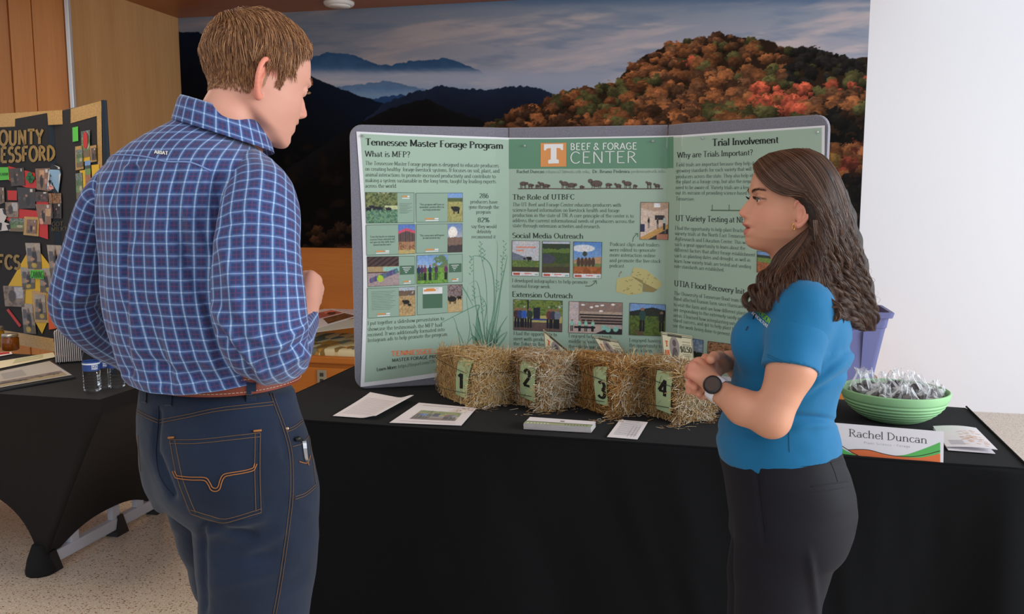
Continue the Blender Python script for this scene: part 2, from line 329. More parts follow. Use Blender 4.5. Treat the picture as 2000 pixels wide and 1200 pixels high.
# ================================================================== THE SETTING
YW = 6.70; XL = -4.413; ZC = 3.02
ZM = 1.116            # lower edge of the mural
W_LEFT = wood('maple_veneer', (196, 150, 100), (178, 132, 84)); W_FRONT = wood('cherry_veneer', (200, 132, 70), (184, 116, 58))
W_BENCH = wood('bench_veneer', (192, 116, 44), (176, 102, 36), axis=0); W_SOFFIT = wood('soffit_veneer', (168, 104, 60), (150, 90, 50), axis=0)
M_WALL = mat('white_wall_paint', (232, 232, 236), 0.7, bump=(60, 0.05))
def terrazzo():
    m = mat('terrazzo', (214, 200, 182), 0.22); nt = m.node_tree; b = nt.nodes['Principled BSDF']; b.inputs['Specular IOR Level'].default_value = 0.35
    tc = nt.nodes.new('ShaderNodeTexCoord'); prev = None
    base = nt.nodes.new('ShaderNodeTexNoise'); base.inputs['Scale'].default_value = 2.2; base.inputs['Detail'].default_value = 3
    nt.links.new(tc.outputs['Object'], base.inputs['Vector'])
    mx0 = nt.nodes.new('ShaderNodeMix'); mx0.data_type = 'RGBA'; mx0.inputs['A'].default_value = rgba((222, 208, 190)); mx0.inputs['B'].default_value = rgba((204, 188, 168))
    nt.links.new(base.outputs[0], mx0.inputs['Factor']); prev = mx0.outputs['Result']
    for sc, th, colr, seed in ((70, .24, (158, 112, 84), 3), (46, .17, (112, 84, 66), 11), (105, .26, (236, 228, 216), 23), (130, .2, (150, 128, 108), 31)):
        mp = nt.nodes.new('ShaderNodeMapping'); mp.inputs['Location'].default_value = (seed, seed * .7, 0); mp.inputs['Rotation'].default_value = (0, 0, seed)
        mp.inputs['Scale'].default_value = (1, 1.7, 1)
        v = nt.nodes.new('ShaderNodeTexVoronoi'); v.inputs['Scale'].default_value = sc; v.voronoi_dimensions = '2D'
        nt.links.new(tc.outputs['Object'], mp.inputs[0]); nt.links.new(mp.outputs[0], v.inputs['Vector'])
        sp = nt.nodes.new('ShaderNodeSeparateColor'); nt.links.new(v.outputs['Color'], sp.inputs[0])
        mu = nt.nodes.new('ShaderNodeMath'); mu.operation = 'MULTIPLY_ADD'; mu.inputs[1].default_value = th * 3.2; mu.inputs[2].default_value = -th * 1.75; nt.links.new(sp.outputs[0], mu.inputs[0])
        lt = nt.nodes.new('ShaderNodeMath'); lt.operation = 'LESS_THAN'; nt.links.new(v.outputs['Distance'], lt.inputs[0]); nt.links.new(mu.outputs[0], lt.inputs[1])
        mx = nt.nodes.new('ShaderNodeMix'); mx.data_type = 'RGBA'; mx.inputs['B'].default_value = rgba(colr)
        nt.links.new(lt.outputs[0], mx.inputs['Factor']); nt.links.new(prev, mx.inputs['A']); prev = mx.outputs['Result']
    nt.links.new(prev, b.inputs['Base Color']); return m
M_TERR = terrazzo()
tag(MB().box((0, 1.5, -.03), (14, 14, .06)).build('floor', M_TERR), kind='structure')
tag(MB().box((0.3, YW + .06, 1.6), (9.6, .12, 3.4)).build('wall_back', M_WALL), kind='structure')
wl = MB().box((XL - .06, (5.38 + YW) / 2, 1.6), (.12, YW - 5.38, 3.4)).build('wall_left', W_LEFT); tag(wl, kind='structure')
ceil = MB().box((-2.0, 4.2, ZC + .05), (6.4, 6.0, .1)).build('ceiling', W_SOFFIT); tag(ceil, kind='structure')
# facing panels left of the side wall, with the metal edge between
for (xa, xb, Yp, lab) in ((66, 127, 5.36, 0), (21, 63.5, 5.36, 1), (-140, 18, 5.40, 2)):
    a = ony(xa, 100, Yp)[0]; b_ = ony(xb, 100, Yp)[0]
    pnl = MB().box(((a + b_) / 2, Yp + .03, 1.5), (b_ - a, .05, 3.04), bev=.002).build('panel', W_FRONT)
    pnl.parent = wl
e0 = ony(133, 100, 5.34)[0]
me_ = MB().box((e0, 5.36, 1.5), (.030, .03, 3.04), bev=.004).build('trim_1', mat('brushed_metal', (225, 222, 220), .35, metal=.6)); tag(me_, kind='structure')
# ---- mural
def smooth_poly(pts, x): p = np.array(pts, float); return np.interp(x, p[:, 0], p[:, 1])
def paint_mural():
    W0, H0 = 1380, 680; xs = np.arange(W0) + 330.0; ys = np.arange(H0) - 60.0
    X, Y = np.meshgrid(xs, ys)
    img = np.zeros((H0, W0, 3))
    def mix(a, b, t): return a * (1 - t[..., None]) + np.array(b, float) * t[..., None]
    t = np.clip((Y + 20) / 200, 0, 1)
    sky = np.stack([np.interp(t, [0, .2, .55, .85, 1], c) for c in ([94, 128, 150, 142, 132], [112, 138, 150, 148, 146], [138, 154, 162, 164, 168])], -1)
    st = fbm(X / 210, Y / 26 + X * .0007 * 8, 3, 5); st2 = fbm(X / 90 + 9, Y / 17, 8, 4)
    sky = mix(sky, (188, 172, 170), sstep(.46, .72, st) * .75)
    sky = mix(sky, (104, 122, 146), sstep(.5, .78, st2) * .55)
    sky = mix(sky, (72, 98, 132), sstep(16, -6, Y + 14 * (st2 - .5)) * .6)
    sky *= (0.80 + 0.20 * sstep(500, 1250, X))[..., None]
    img[:] = sky
    rug = lambda f, s, a: (fbm(X[0] / f, X[0] * 0 + s, s, 5) - .5) * a
    def ridge(pts, top, bot, h, fade=None, rough=(9, 6), seed=1):
        yr = smooth_poly(pts, xs) + rug(rough[0], seed, rough[1]); m = sstep(-.8, .8, Y - yr[None])
        g = np.clip((Y - yr[None]) / h, 0, 1)[..., None]; c = np.array(top) * (1 - g) + np.array(bot) * g
        c = c * (0.92 + .16 * fbm(X / 14, Y / 8, seed + 5, 3))[..., None]
        if fade: m = m * (1 - sstep(fade[0], fade[1], Y))
        img[:] = img * (1 - m[..., None]) + c * m[..., None]; return yr
    ridge([(330, 150), (560, 128), (600, 113), (640, 102), (690, 107), (735, 124), (762, 127), (800, 119), (870, 113), (905, 124), (948, 144), (1000, 190), (1100, 240)], (44, 72, 104), (58, 88, 122), 34, fade=(134, 150), seed=4)
    fog = sstep(128, 150, Y + 5 * (fbm(X / 60, Y / 10, 5) - .5)) * (1 - sstep(1060, 1240, X)); img[:] = mix(img, (146, 152, 170), fog * .9)
    img[:] = mix(img, (172, 164, 168), fog * sstep(.45, .7, fbm(X / 120, Y / 14, 12)) * (1 - sstep(165, 180, Y)) * .6)
    img[:] = mix(img, (92, 124, 156), sstep(160, 196, Y) * .8 * (1 - sstep(1000, 1150, X)))
    ridge([(330, 240), (600, 175), (690, 165), (760, 158), (830, 175), (900, 200)], (84, 108, 138), (78, 110, 146), 20, fade=(170, 190), seed=9)
    ridge([(330, 300), (700, 205), (740, 190), (790, 184), (840, 200), (900, 260)], (36, 62, 100), (30, 54, 90), 30, seed=14)
    ridge([(330, 64), (385, 61), (450, 90), (560, 134), (600, 146), (640, 163), (700, 187), (752, 202), (820, 250), (1000, 330), (1750, 700)], (13, 22, 38), (4, 6, 10), 150, seed=19)
    ridge([(330, 800), (680, 260), (752, 200), (800, 182), (862, 167), (900, 172), (952, 176), (1003, 167), (1052, 171), (1090, 190), (1200, 240), (1700, 400)], (27, 36, 56), (10, 12, 19), 90, seed=25, rough=(7, 8))
    ridge([(330, 420), (560, 330), (690, 245), (760, 212), (830, 192), (880, 215), (960, 240), (1750, 260)], (15, 15, 18), (6, 5, 5), 60, seed=31)
    img[:] = mix(img, (24, 16, 11), sstep(.5, .75, fbm(X / 30, Y / 22, 40)) * sstep(235, 300, Y) * .8)
    # autumn hill built from tree crowns, far ones first
    hill = [(930, 262), (960, 238), (1000, 216), (1040, 204), (1080, 188), (1120, 172), (1160, 168), (1200, 160), (1215, 145), (1240, 119), (1262, 106), (1300, 86), (1340, 74), (1380, 70), (1420, 64), (1455, 70), (1500, 76), (1530, 90), (1580, 90), (1620, 101), (1660, 110), (1710, 106)]
    yh = smooth_poly(hill, xs) + rug(14, 50, 10); m = sstep(-1, 1, Y - yh[None] - 3) * sstep(925, 950, X); img[:] = mix(img, (40, 28, 18), m)
    rng = np.random.RandomState(5); crowns = []
    for k in range(2600):
        x = rng.uniform(935, 1725); y0 = np.interp(x, [p[0] for p in hill], [p[1] for p in hill]); y = y0 + 4 + (rng.rand() ** 1.1) * (560 - y0)
        crowns.append((y, x, y0, 0))
    for k in range(170): crowns.append((rng.uniform(438, 560), rng.uniform(560, 940), 430, 1))
    crowns.sort()
    org, brn, olv, red, drk, yel = [np.array(c, float) for c in ((150, 88, 48), (104, 66, 42), (86, 82, 44), (196, 84, 56), (32, 30, 26), (160, 118, 54))]
    for (y, x, y0, low) in crowns:
        r = (6 + 13 * rng.rand()) * (0.75 + .5 * np.clip((y - y0) / 160, 0, 1)); q = fbm(x / 70, y / 60, 77, 3); p = rng.rand()
        if low: c = brn * .45 if p < .8 else org * .5
        else:
            if x > 1535 and y < 165: c = drk * 1.2 if p < .75 else olv * .6
            elif q > .56: c = olv if p < .6 else org * .9
            elif q > .47: c = brn * 1.05 if p < .55 else org
            else: c = org if p < .6 else (brn * .8)
            if (abs(x - 1530) < 60 and abs(y - 195) < 26 and p < .75) or (abs(x - 1345) < 12 and abs(y - 130) < 12): c = red
            if abs(x - 1665) < 45 and 148 < y < 180: c = red * .9 if p < .4 else olv
            if x > 1590 and y > 225: c = drk * (.7 + .3 * p) if p < .8 else brn * .5
            if x > 1600 and 292 < y < 345: c = org if p < .5 else (yel * .8 if p < .8 else red * .7)
            if y > 250: c = c * .8
            if x < 1010: c = c * .8
        c = (c * .86 + c.mean() * .12) * (.60 + .46 * rng.rand()); x0, x1 = int(max(x - r - 332, 0)), int(min(x + r - 328, W0)); a0, a1 = int(max(y - r + 58, 0)), int(min(y + r + 64, H0))
        if x1 <= x0 or a1 <= a0: continue
        XX = X[a0:a1, x0:x1] - x; YY = Y[a0:a1, x0:x1] - y; n = fbm(X[a0:a1, x0:x1] / 5.0 + k, Y[a0:a1, x0:x1] / 4.0, 3, 3); d = np.hypot(XX, YY * 1.15) / r + (n - .5) * .9
        mk = sstep(1.02, .88, d); sh = np.clip(.78 - .55 * (YY / r) + .30 * (XX / r * -.6), .22, 1.5) * (.55 + .9 * n)
        sub = img[a0:a1, x0:x1]; sub[:] = sub * (1 - mk[..., None]) + c * sh[..., None] * mk[..., None]
    return img
MI = paint_mural()
def mural_mesh():
    xa = XL + .002; xb = ony(1700, 0, YW)[0]; zt = ony(700, 20, YW)[2]
    # photograph rows and columns reached by the sheet
    nx, nz = 860, 420; Xs = np.linspace(xa, xb, nx); zs = np.concatenate([np.linspace(ZC, 1.75, 300), np.linspace(1.75, ZM, 121)[1:]])
    P = np.stack(np.meshgrid(Xs, zs), -1).reshape(-1, 2); P3 = np.stack([P[:, 0], np.full(len(P), YW - .004), P[:, 1]], 1); px, py = proj(P3)
    ix = np.clip((px - 330), 0, MI.shape[1] - 1).astype(int); iy = np.clip(py + 60, 0, MI.shape[0] - 1).astype(int)
    c = MI[iy, ix]
    o = mesh('mural', P3, gridF(nz, nx)[:, ::-1], mat('mural_print', rough=.6, vcol='Col', spec=.08), col=lin(np.clip(c * MURAL_GAIN, 0, 255)))
    origin(o, (xa, YW, ZM)); tag(o, 'wall-wide printed mural of misty blue mountains and an orange autumn hillside', 'mural')
MURAL_GAIN = 1.08
mural_mesh()
# wood panel under the mural, bench, ledge
tag(MB().box(((XL + 1.02) / 2, YW - .012, (ZM + .0) / 2), (1.02 - XL, .024, ZM), bev=.002).build('trim_2', W_BENCH), kind='structure')
BX1 = 1.03
bench = thing('window_bench', 'built-in wooden bench with patterned cushion under the mountain mural', 'bench', (-1.7, 5.95, 0))
parts = [MB().box(((XL + BX1) / 2, 6.12, .20), (BX1 - XL, 1.16, .40), bev=.004).build('base', W_BENCH),
         MB().box(((XL + BX1) / 2, 5.535, .405), (BX1 - XL, .07, .05), bev=.01).build('front_rail', W_BENCH),
         MB().box(((XL + BX1) / 2, 6.48, .50), (BX1 - XL, .42, .20), bev=.004).build('ledge', W_BENCH)]
for k in range(5):
    x = XL + .05 + k * .98
    parts.append(MB().box((x + .47, 5.535, .19), (.92, .012, .31), bev=.003).build('panel', W_BENCH))
adopt(bench, *parts)
def cushion_mat():
    m = mat('cushion_fabric', (200, 180, 120), .85); nt = m.node_tree; b = nt.nodes['Principled BSDF']
    tc = nt.nodes.new('ShaderNodeTexCoord'); mp = nt.nodes.new('ShaderNodeMapping'); mp.inputs['Scale'].default_value = (16, 5, 6); mp.inputs['Rotation'].default_value = (0, .3, .35)
    v = nt.nodes.new('ShaderNodeTexVoronoi'); v.inputs['Scale'].default_value = 1.3; v.inputs['Randomness'].default_value = .6
    r = nt.nodes.new('ShaderNodeValToRGB'); r.color_ramp.interpolation = 'CONSTANT'
    sp = nt.nodes.new('ShaderNodeSeparateColor')
    cols = [(0, (214, 202, 160)), (.3, (190, 140, 60)), (.45, (120, 124, 112)), (.62, (206, 190, 140)), (.75, (140, 112, 60)), (.88, (96, 112, 110))]
    e = r.color_ramp.elements
    e[0].color = rgba(cols[0][1]); e[1].position = cols[1][0]; e[1].color = rgba(cols[1][1])
    for p, c in cols[2:]: q = e.new(p); q.color = rgba(c)
    nt.links.new(tc.outputs['Object'], mp.inputs[0]); nt.links.new(mp.outputs[0], v.inputs['Vector']); nt.links.new(v.outputs['Color'], sp.inputs[0]); nt.links.new(sp.outputs[0], r.inputs[0]); nt.links.new(r.outputs[0], b.inputs['Base Color'])
    return m
cu = MB().box(((XL + .30) / 2, 5.90, .44), (.30 - XL - .02, .72, .075), bev=.02).build('seat_cushion', cushion_mat(), smooth=True)
ol = MB(); oc = ony(629, 738, 5.526)
ol.box((oc[0], 5.524, oc[2]), (.07, .008, .11), bev=.003)
outlet = ol.build('outlet_plate', mat('steel_plate', (160, 150, 130), .4, metal=.3))
hol = MB()
for dz in (-.022, .022): hol.box((oc[0], 5.5195, oc[2] + dz), (.028, .003, .026), bev=.001)
hol = hol.build('socket', mat('dark_socket', (60, 52, 45), .5)); adopt(bench, cu, outlet); hol.parent = outlet
cl = thing('ceiling_light', 'round white ceiling light set in the wooden soffit', 'light', tuple(onz(660, 2, ZC)))
c_ = onz(662, 3, ZC)
adopt(cl, MB().lathe([(.0, 0), (.10, 0), (.115, .012), (.118, .03), (.05, .034), (0, .034)], (c_[0], c_[1], ZC - .034), cap=False).build('housing', mat('white_plastic', (225, 220, 215), .5), smooth=True),
      MB().lathe([(.0, 0), (.085, 0), (.085, .004), (0, .004)], (c_[0], c_[1], ZC - .038), cap=False).build('diffuser', mat('diffuser', (240, 236, 228), .6), smooth=True))
# ---- leaflets on the ledge behind the man
def sheet_on(name, quad, z, label, matr, img=None, cat='leaflet', group=None, lift=None, th=.0012):
    """thin paper on a horizontal plane given by its four photographed corners"""
    q = np.asarray(quad, float); n = 15
    v, u = np.meshgrid(np.linspace(0, 1, n), np.linspace(0, 1, n), indexing='ij')
    P = onz(q[:, 0], q[:, 1], z); uu = u[..., None]; vv = v[..., None]
    G = (P[0] * (1 - uu) + P[1] * uu) * (1 - vv) + (P[3] * (1 - uu) + P[2] * uu) * vv
    if lift is not None: G[..., 2] += lift(u, v)
    V = np.concatenate([G.reshape(-1, 3) + [0, 0, th], G.reshape(-1, 3)]); A = gridF(n, n)[:, ::-1]; B = gridF(n, n) + n * n; Fc = A.tolist() + B.tolist()
    ed = list(range(n)) + [i * n + n - 1 for i in range(1, n)] + [(n - 1) * n + i for i in range(n - 2, -1, -1)] + [i * n for i in range(n - 2, 0, -1)]
    Fc += [[ed[i], ed[(i + 1) % len(ed)], ed[(i + 1) % len(ed)] + n * n, ed[i] + n * n] for i in range(len(ed))]
    o = mesh(name, V, Fc, matr); origin(o, V.mean(0)); tag(o, label, cat, group)
    return o, (lambda a, b: (lambda G2: G2)(interp_grid(G, a, b) + np.array([0, 0, th + .0006])))
def interp_grid(G, a, b):
    n = G.shape[0] - 1; a = np.clip(np.asarray(a, float), 0, 1) * n; b = np.clip(np.asarray(b, float), 0, 1) * n
    i = np.minimum(b.astype(int), n - 1); j = np.minimum(a.astype(int), n - 1); fb = (b - i)[..., None]; fa = (a - j)[..., None]
    return (G[i, j] * (1 - fa) + G[i, j + 1] * fa) * (1 - fb) + (G[i + 1, j] * (1 - fa) + G[i + 1, j + 1] * fa) * fb
PAPER = mat('white_paper', (236, 232, 236), .65); INKG = mat('grey_ink', (150, 150, 158), .7)
def attach(parent, o):
    o.parent = parent; o.matrix_parent_inverse = (Matrix.Translation(parent.location)).inverted(); return o
ZL = .602
# ================================================================== small printed pictures, painted from noise and simple shapes
def canv(w, h): y, x = np.meshgrid(np.linspace(0, 1, h), np.linspace(0, 1, w), indexing='ij'); return x, y, np.zeros((h, w, 3))
def put(img, m, c): m = np.clip(m, 0, 1)[..., None]; img[:] = img * (1 - m) + np.asarray(c, float) * m
def ell(x, y, cx, cy, rx, ry): return sstep(1.12, .9, np.hypot((x - cx) / rx, (y - cy) / ry))
def rct(x, y, a, b, c, d): return ((x >= a) & (x <= c) & (y >= b) & (y <= d)).astype(float)
def cow(img, x, y, cx, cy, s, c=(24, 22, 26), asp=1.0):
    put(img, ell(x, y, cx, cy, s, s * .55 * asp), c); put(img, ell(x, y, cx - s * .95, cy - s * .25 * asp, s * .35, s * .3 * asp), c)
    for k in (-.7, -.45, .5, .75): put(img, rct(x, y, cx + k * s - s * .09, cy, cx + k * s + s * .09, cy + s * 1.05 * asp), c)
def person_(img, x, y, cx, cy, s, top, leg=(28, 30, 40), asp=1.0):
    put(img, ell(x, y, cx, cy - s * .85 * asp, s * .14, s * .14 * asp), (150, 110, 90)); put(img, ell(x, y, cx, cy - s * .35 * asp, s * .24, s * .4 * asp), top)
    put(img, rct(x, y, cx - s * .18, cy, cx - s * .02, cy + s * .9 * asp), leg); put(img, rct(x, y, cx + s * .02, cy, cx + s * .18, cy + s * .9 * asp), leg)
def pic(kind, w=48, h=36, seed=0):
    x, y, im = canv(w, h); r = np.random.RandomState(seed); n1 = fbm(x * 9, y * 9, seed, 4); n2 = fbm(x * 22, y * 22, seed + 9, 3)
    def sky(c0=(120, 160, 215), c1=(205, 222, 240)): im[:] = np.array(c0) * (1 - y[..., None]) + np.array(c1) * y[..., None]
    if kind == 'cows':
        put(im, np.ones_like(x), (205, 200, 170)); put(im, sstep(.2, .5, n1 + .25 - np.abs(y - .25)), (120, 130, 80)); put(im, sstep(.5, .62, n2) * (y < .5), (70, 84, 50))
        put(im, y > .52, (110, 150, 120)); put(im, (y > .52) * sstep(.45, .6, n2), (74, 112, 90)); put(im, rct(x, y, .6, .42, 1, .55), (196, 200, 150))
        for c in (.08, .2, .32, .45, .72): cow(im, x, y, c, .5 + .04 * math.sin(c * 20), .09, (28, 30, 46))
    elif kind == 'bull':
        sky(); put(im, (y > .18) * (y < .34), (86, 100, 60)); put(im, y > .3, (176, 172, 108)); put(im, (y > .3) * sstep(.5, .6, n2), (150, 146, 86)); cow(im, x, y, .55, .55, .26, (26, 22, 24), .62)
    elif kind == 'shed':
        put(im, np.ones_like(x), (96, 130, 200)); put(im, y > .12 + .2 * np.abs(x - .5), (206, 84, 110)); put(im, y > .22 + .2 * np.abs(x - .5), (110, 88, 84)); put(im, (y > .22 + .2 * np.abs(x - .5)) * (np.sin(x * 60) > .2), (70, 54, 52))
        put(im, y > .56 + .06 * n1, (176, 130, 96)); put(im, (y > .56) * sstep(.5, .6, n2), (126, 88, 62)); put(im, y > .86, (190, 170, 110))
    elif kind == 'dusk':
        sky((110, 140, 190), (240, 215, 190)); put(im, ell(x, y, .35, .3, .3, .2), (255, 246, 235)); put(im, y > .45 + .05 * n1, (130, 104, 90)); put(im, y > .7 + .1 * n1, (66, 56, 60))
    elif kind == 'hall':
        put(im, np.ones_like(x), (84, 62, 60)); put(im, (np.sin(x * 30 + y * 40) > .3) * (y < .35), (52, 38, 40)); put(im, rct(x, y, 0, .34, 1, .52), (176, 150, 110)); put(im, rct(x, y, .5, .36, 1, .5), (150, 200, 190))
        put(im, y > .55, (170, 150, 150)); 
        for k in range(16): put(im, ell(x, y, .1 + .055 * k, .8 - .02 * k, .05, .09), (60 + r.randint(60), 70 + r.randint(60), 130))
        put(im, ell(x, y, .4, .74, .1, .12), (170, 200, 60))
    elif kind == 'group':
        sky(); put(im, ell(x, y, .75, .35, .25, .35) * (n1 > .35), (100, 130, 90)); put(im, y > .45, (120, 170, 70)); put(im, (y > .45) * sstep(.5, .6, n2), (84, 136, 52))
        for k, c in enumerate((.06, .16, .26, .42, .62, .93)): person_(im, x, y, c, .62, .24, (30 + 40 * (k % 3), 50, 90), asp=1.2)
    elif kind == 'cowcalf':
        sky((180, 190, 200), (200, 200, 200)); put(im, (y > .12) * (y < .32) * (n1 > .3), (110, 90, 76)); put(im, y > .3, (196, 166, 116)); put(im, (y > .3) * sstep(.5, .62, n2), (170, 138, 92)); cow(im, x, y, .45, .52, .2, (22, 20, 22), .7); cow(im, x, y, .66, .62, .1, (22, 20, 22), .7)
    elif kind == 'cowtrees':
        put(im, np.ones_like(x), (150, 130, 130)); put(im, (y < .45) * (n2 > .5), (104, 84, 82)); put(im, y > .42, (200, 172, 122)); cow(im, x, y, .3, .52, .3, (20, 18, 20), .6); cow(im, x, y, .8, .48, .16, (20, 18, 20), .6)
    elif kind == 'meeting':
        put(im, np.ones_like(x), (222, 200, 184)); put(im, y < .25 - .2 * np.abs(x - .5), (196, 168, 146)); put(im, rct(x, y, .48, .02, .7, .13), (250, 250, 255)); put(im, rct(x, y, .52, .34, .86, .47), (50, 46, 52))
        put(im, (y > .6) * (y > .95 - .4 * x), (206, 160, 92)); put(im, (y > .62) * (y > 1.12 - .42 * x), (54, 48, 50)); put(im, (y > .85) * (x > .6), (190, 130, 104)); put(im, rct(x, y, 0, .58, .16, .8), (46, 52, 84))
        person_(im, x, y, .3, .55, .16, (34, 30, 34)); person_(im, x, y, .62, .57, .15, (30, 30, 34)); person_(im, x, y, .86, .56, .2, (190, 220, 216))
    elif kind in ('green1', 'green2', 'green3'):
        if kind == 'green1':
            sky((206, 206, 212), (190, 196, 206)); put(im, y > .32 + .3 * x, (120, 128, 142)); put(im, y > .55 + .03 * n1, (96, 122, 62)); put(im, (y > .55) * sstep(.5, .6, n2), (120, 146, 74)); cow(im, x, y, .64, .5, .09, (26, 24, 24), 1); cow(im, x, y, .46, .51, .04, (26, 24, 24), 1); put(im, y > .74, (66, 60, 48))
        elif kind == 'green2':
            sky((190, 200, 214), (190, 200, 214)); put(im, y > .07, (52, 66, 48)); put(im, y > .16 + .1 * n1, (98, 124, 60)); put(im, y > .3 + .04 * n1, (62, 84, 44)); put(im, ell(x, y, .1, .5, .38, .14), (74, 78, 96)); put(im, y > .62, (84, 92, 56)); put(im, y > .72, (76, 68, 50))
        else:
            sky((90, 140, 210), (170, 200, 232)); put(im, ell(x, y, .35, .18, .4, .1), (226, 232, 240)); put(im, y > .4 + .1 * (1 - x), (186, 150, 116)); put(im, y > .6, (120, 140, 84)); [put(im, ell(x, y, .18 + .13 * k, .56, .065, .13), (84, 62, 52)) for k in range(5)]
            put(im, ell(x, y, .4, .33, .08, .07), (60, 72, 60)); put(im, y > .68, (176, 104, 56)); put(im, (y > .68) * (n1 > .5), (150, 84, 44))
        put(im, y > .88, (236, 236, 240)); put(im, rct(x, y, .05, .91, .3, .97), (190, 90, 70)); put(im, rct(x, y, .45, .91, .7, .95), (220, 130, 120)); put(im, rct(x, y, .84, .93, .96, .97), (140, 190, 170))
        if kind == 'green1': put(im, rct(x, y, .16, .16, .85, .2) + rct(x, y, .16, .26, .42, .3), (226, 150, 130))
    elif kind == 'outdoor':
        sky((190, 200, 214), (210, 214, 214)); put(im, (y < .62) * sstep(.32, .5, n1 + .12), (120, 140, 66)); put(im, (y < .6) * (n2 > .55), (84, 108, 48)); put(im, y > .5, (186, 176, 110)); put(im, y > .72, (104, 84, 80)); put(im, rct(x, y, .28, 0, .31, .6), (40, 36, 34))
        put(im, rct(x, y, .4, .25, .54, .6), (34, 40, 60)); put(im, rct(x, y, .37, .6, .72, .66), (50, 70, 150))
        for k, (c, t) in enumerate(((.06, (80, 50, 50)), (.13, (50, 70, 120)), (.22, (60, 100, 190)), (.33, (50, 66, 56)), (.73, (110, 60, 60)), (.81, (60, 64, 84)), (.9, (120, 130, 150)))): person_(im, x, y, c, .6, .26, t, asp=1.3)
    elif kind == 'lecture':
        put(im, np.ones_like(x), (150, 126, 116)); put(im, x < .18, (206, 190, 190)); put(im, rct(x, y, .2, .3, 1, .46), (186, 164, 146)); [put(im, rct(x, y, .2 + .02 * k, .38 + .09 * k, 1, .43 + .09 * k), (46, 38, 42)) for k in range(5)]
        put(im, y > .72, (190, 172, 164)); [put(im, ell(x, y, a, b, .035, .03), (250, 248, 244)) for a, b in ((.26, .1), (.42, .17), (.52, .13), (.62, .1), (.82, .07), (.6, .28))]
        put(im, rct(x, y, .1, .78, .5, .85), (36, 32, 40)); put(im, (y > .82) * (y > 1.4 - .8 * x), (40, 36, 44)); [person_(im, x, y, a, .76, .13, (150, 206, 186), asp=1.5) for a in (.06, .2, .32, .45)]; [put(im, ell(x, y, a, b, .05, .08), (140, 200, 184)) for a, b in ((.66, .8), (.74, .86), (.88, .84))]
    elif kind == 'walkers':
        sky((120, 160, 215), (170, 196, 228)); put(im, (y > .1 + .25 * np.abs(x - .65)) * (y < .42) * (n1 + .35 - .3 * np.abs(x - .65) > .4), (36, 44, 34)); put(im, y > .38, (92, 116, 44)); put(im, (y > .38) * sstep(.48, .6, n2), (70, 88, 36)); put(im, (y > .7) * (x < .4) * (n1 > .45), (96, 80, 60))
        person_(im, x, y, .36, .52, .4, (40, 78, 70), (24, 24, 24), 1.0); person_(im, x, y, .9, .56, .34, (30, 32, 34), (22, 22, 24), 1.0)
    elif kind == 'storm':
        sky((96, 124, 160), (160, 172, 184)); put(im, sstep(.45, .7, n1) * .6, (190, 196, 204)); put(im, y > .66 + .1 * n1, (40, 50, 36))
    elif kind == 'soil':
        put(im, np.ones_like(x), (164, 122, 88)); put(im, sstep(.5, .62, n2), (120, 78, 52)); put(im, sstep(.6, .7, n1), (92, 70, 44))
    elif kind == 'plots':
        sky(); put(im, y > .16, (60, 72, 62)); put(im, y > .3, (120, 150, 80)); put(im, y > .48 + .08 * x, (176, 112, 74)); put(im, (y > .5) * (n2 > .55), (150, 90, 60))
    elif kind == 'barn':
        c = np.array([(96, 70, 60), (70, 52, 46), (140, 104, 84), (54, 44, 44), (120, 96, 80)][seed % 5], float); put(im, np.ones_like(x), c)
        for k in range(9):
            a, b = r.rand(2); put(im, rct(x, y, a, b, a + .1 + .25 * r.rand(), b + .08 + .3 * r.rand()) * .8, c * (.4 + 1.3 * r.rand()) + r.rand(3) * 24)
        put(im, ell(x, y, .3 + .4 * r.rand(), .6, .12, .3), (26, 22, 24)); put(im, ell(x, y, .5, .38, .06, .07), (170, 124, 104)); put(im, rct(x, y, .6 + .2 * r.rand(), .04, .86, .2), (214, 206, 200))
    elif kind == 'kitchen':
        put(im, np.ones_like(x), (150, 132, 122)); put(im, rct(x, y, 0, 0, 1, .3), (176, 162, 150)); put(im, rct(x, y, .1, .2, .4, .5), (90, 86, 90)); put(im, rct(x, y, 0, .72, 1, 1), (96, 84, 72)); put(im, ell(x, y, .55, .55, .17, .3), (28, 26, 30)); put(im, ell(x, y, .55, .25, .09, .1), (120, 84, 66))
        put(im, ell(x, y, .4, .62, .16, .05), (190, 140, 112)); put(im, ell(x, y, .35 + .3 * r.rand(), .86, .2, .1), (190, 160, 60))
    elif kind == 'yard':
        sky((140, 150, 150), (170, 170, 150)); put(im, y > .3, (110, 140, 84)); put(im, (n2 > .5) * (y < .5), (70, 90, 56)); put(im, ell(x, y, .7, .6, .2, .1), (196, 176, 150)); put(im, y > .75, (120, 100, 70))
    elif kind == 'stonewall':
        put(im, np.ones_like(x), (150, 128, 110)); put(im, sstep(.5, .6, n1), (112, 92, 78)); put(im, rct(x, y, .5, .05, .9, .6), (190, 186, 190)); put(im, ell(x, y, .4, .5, .18, .3), (70, 56, 50))
    return im
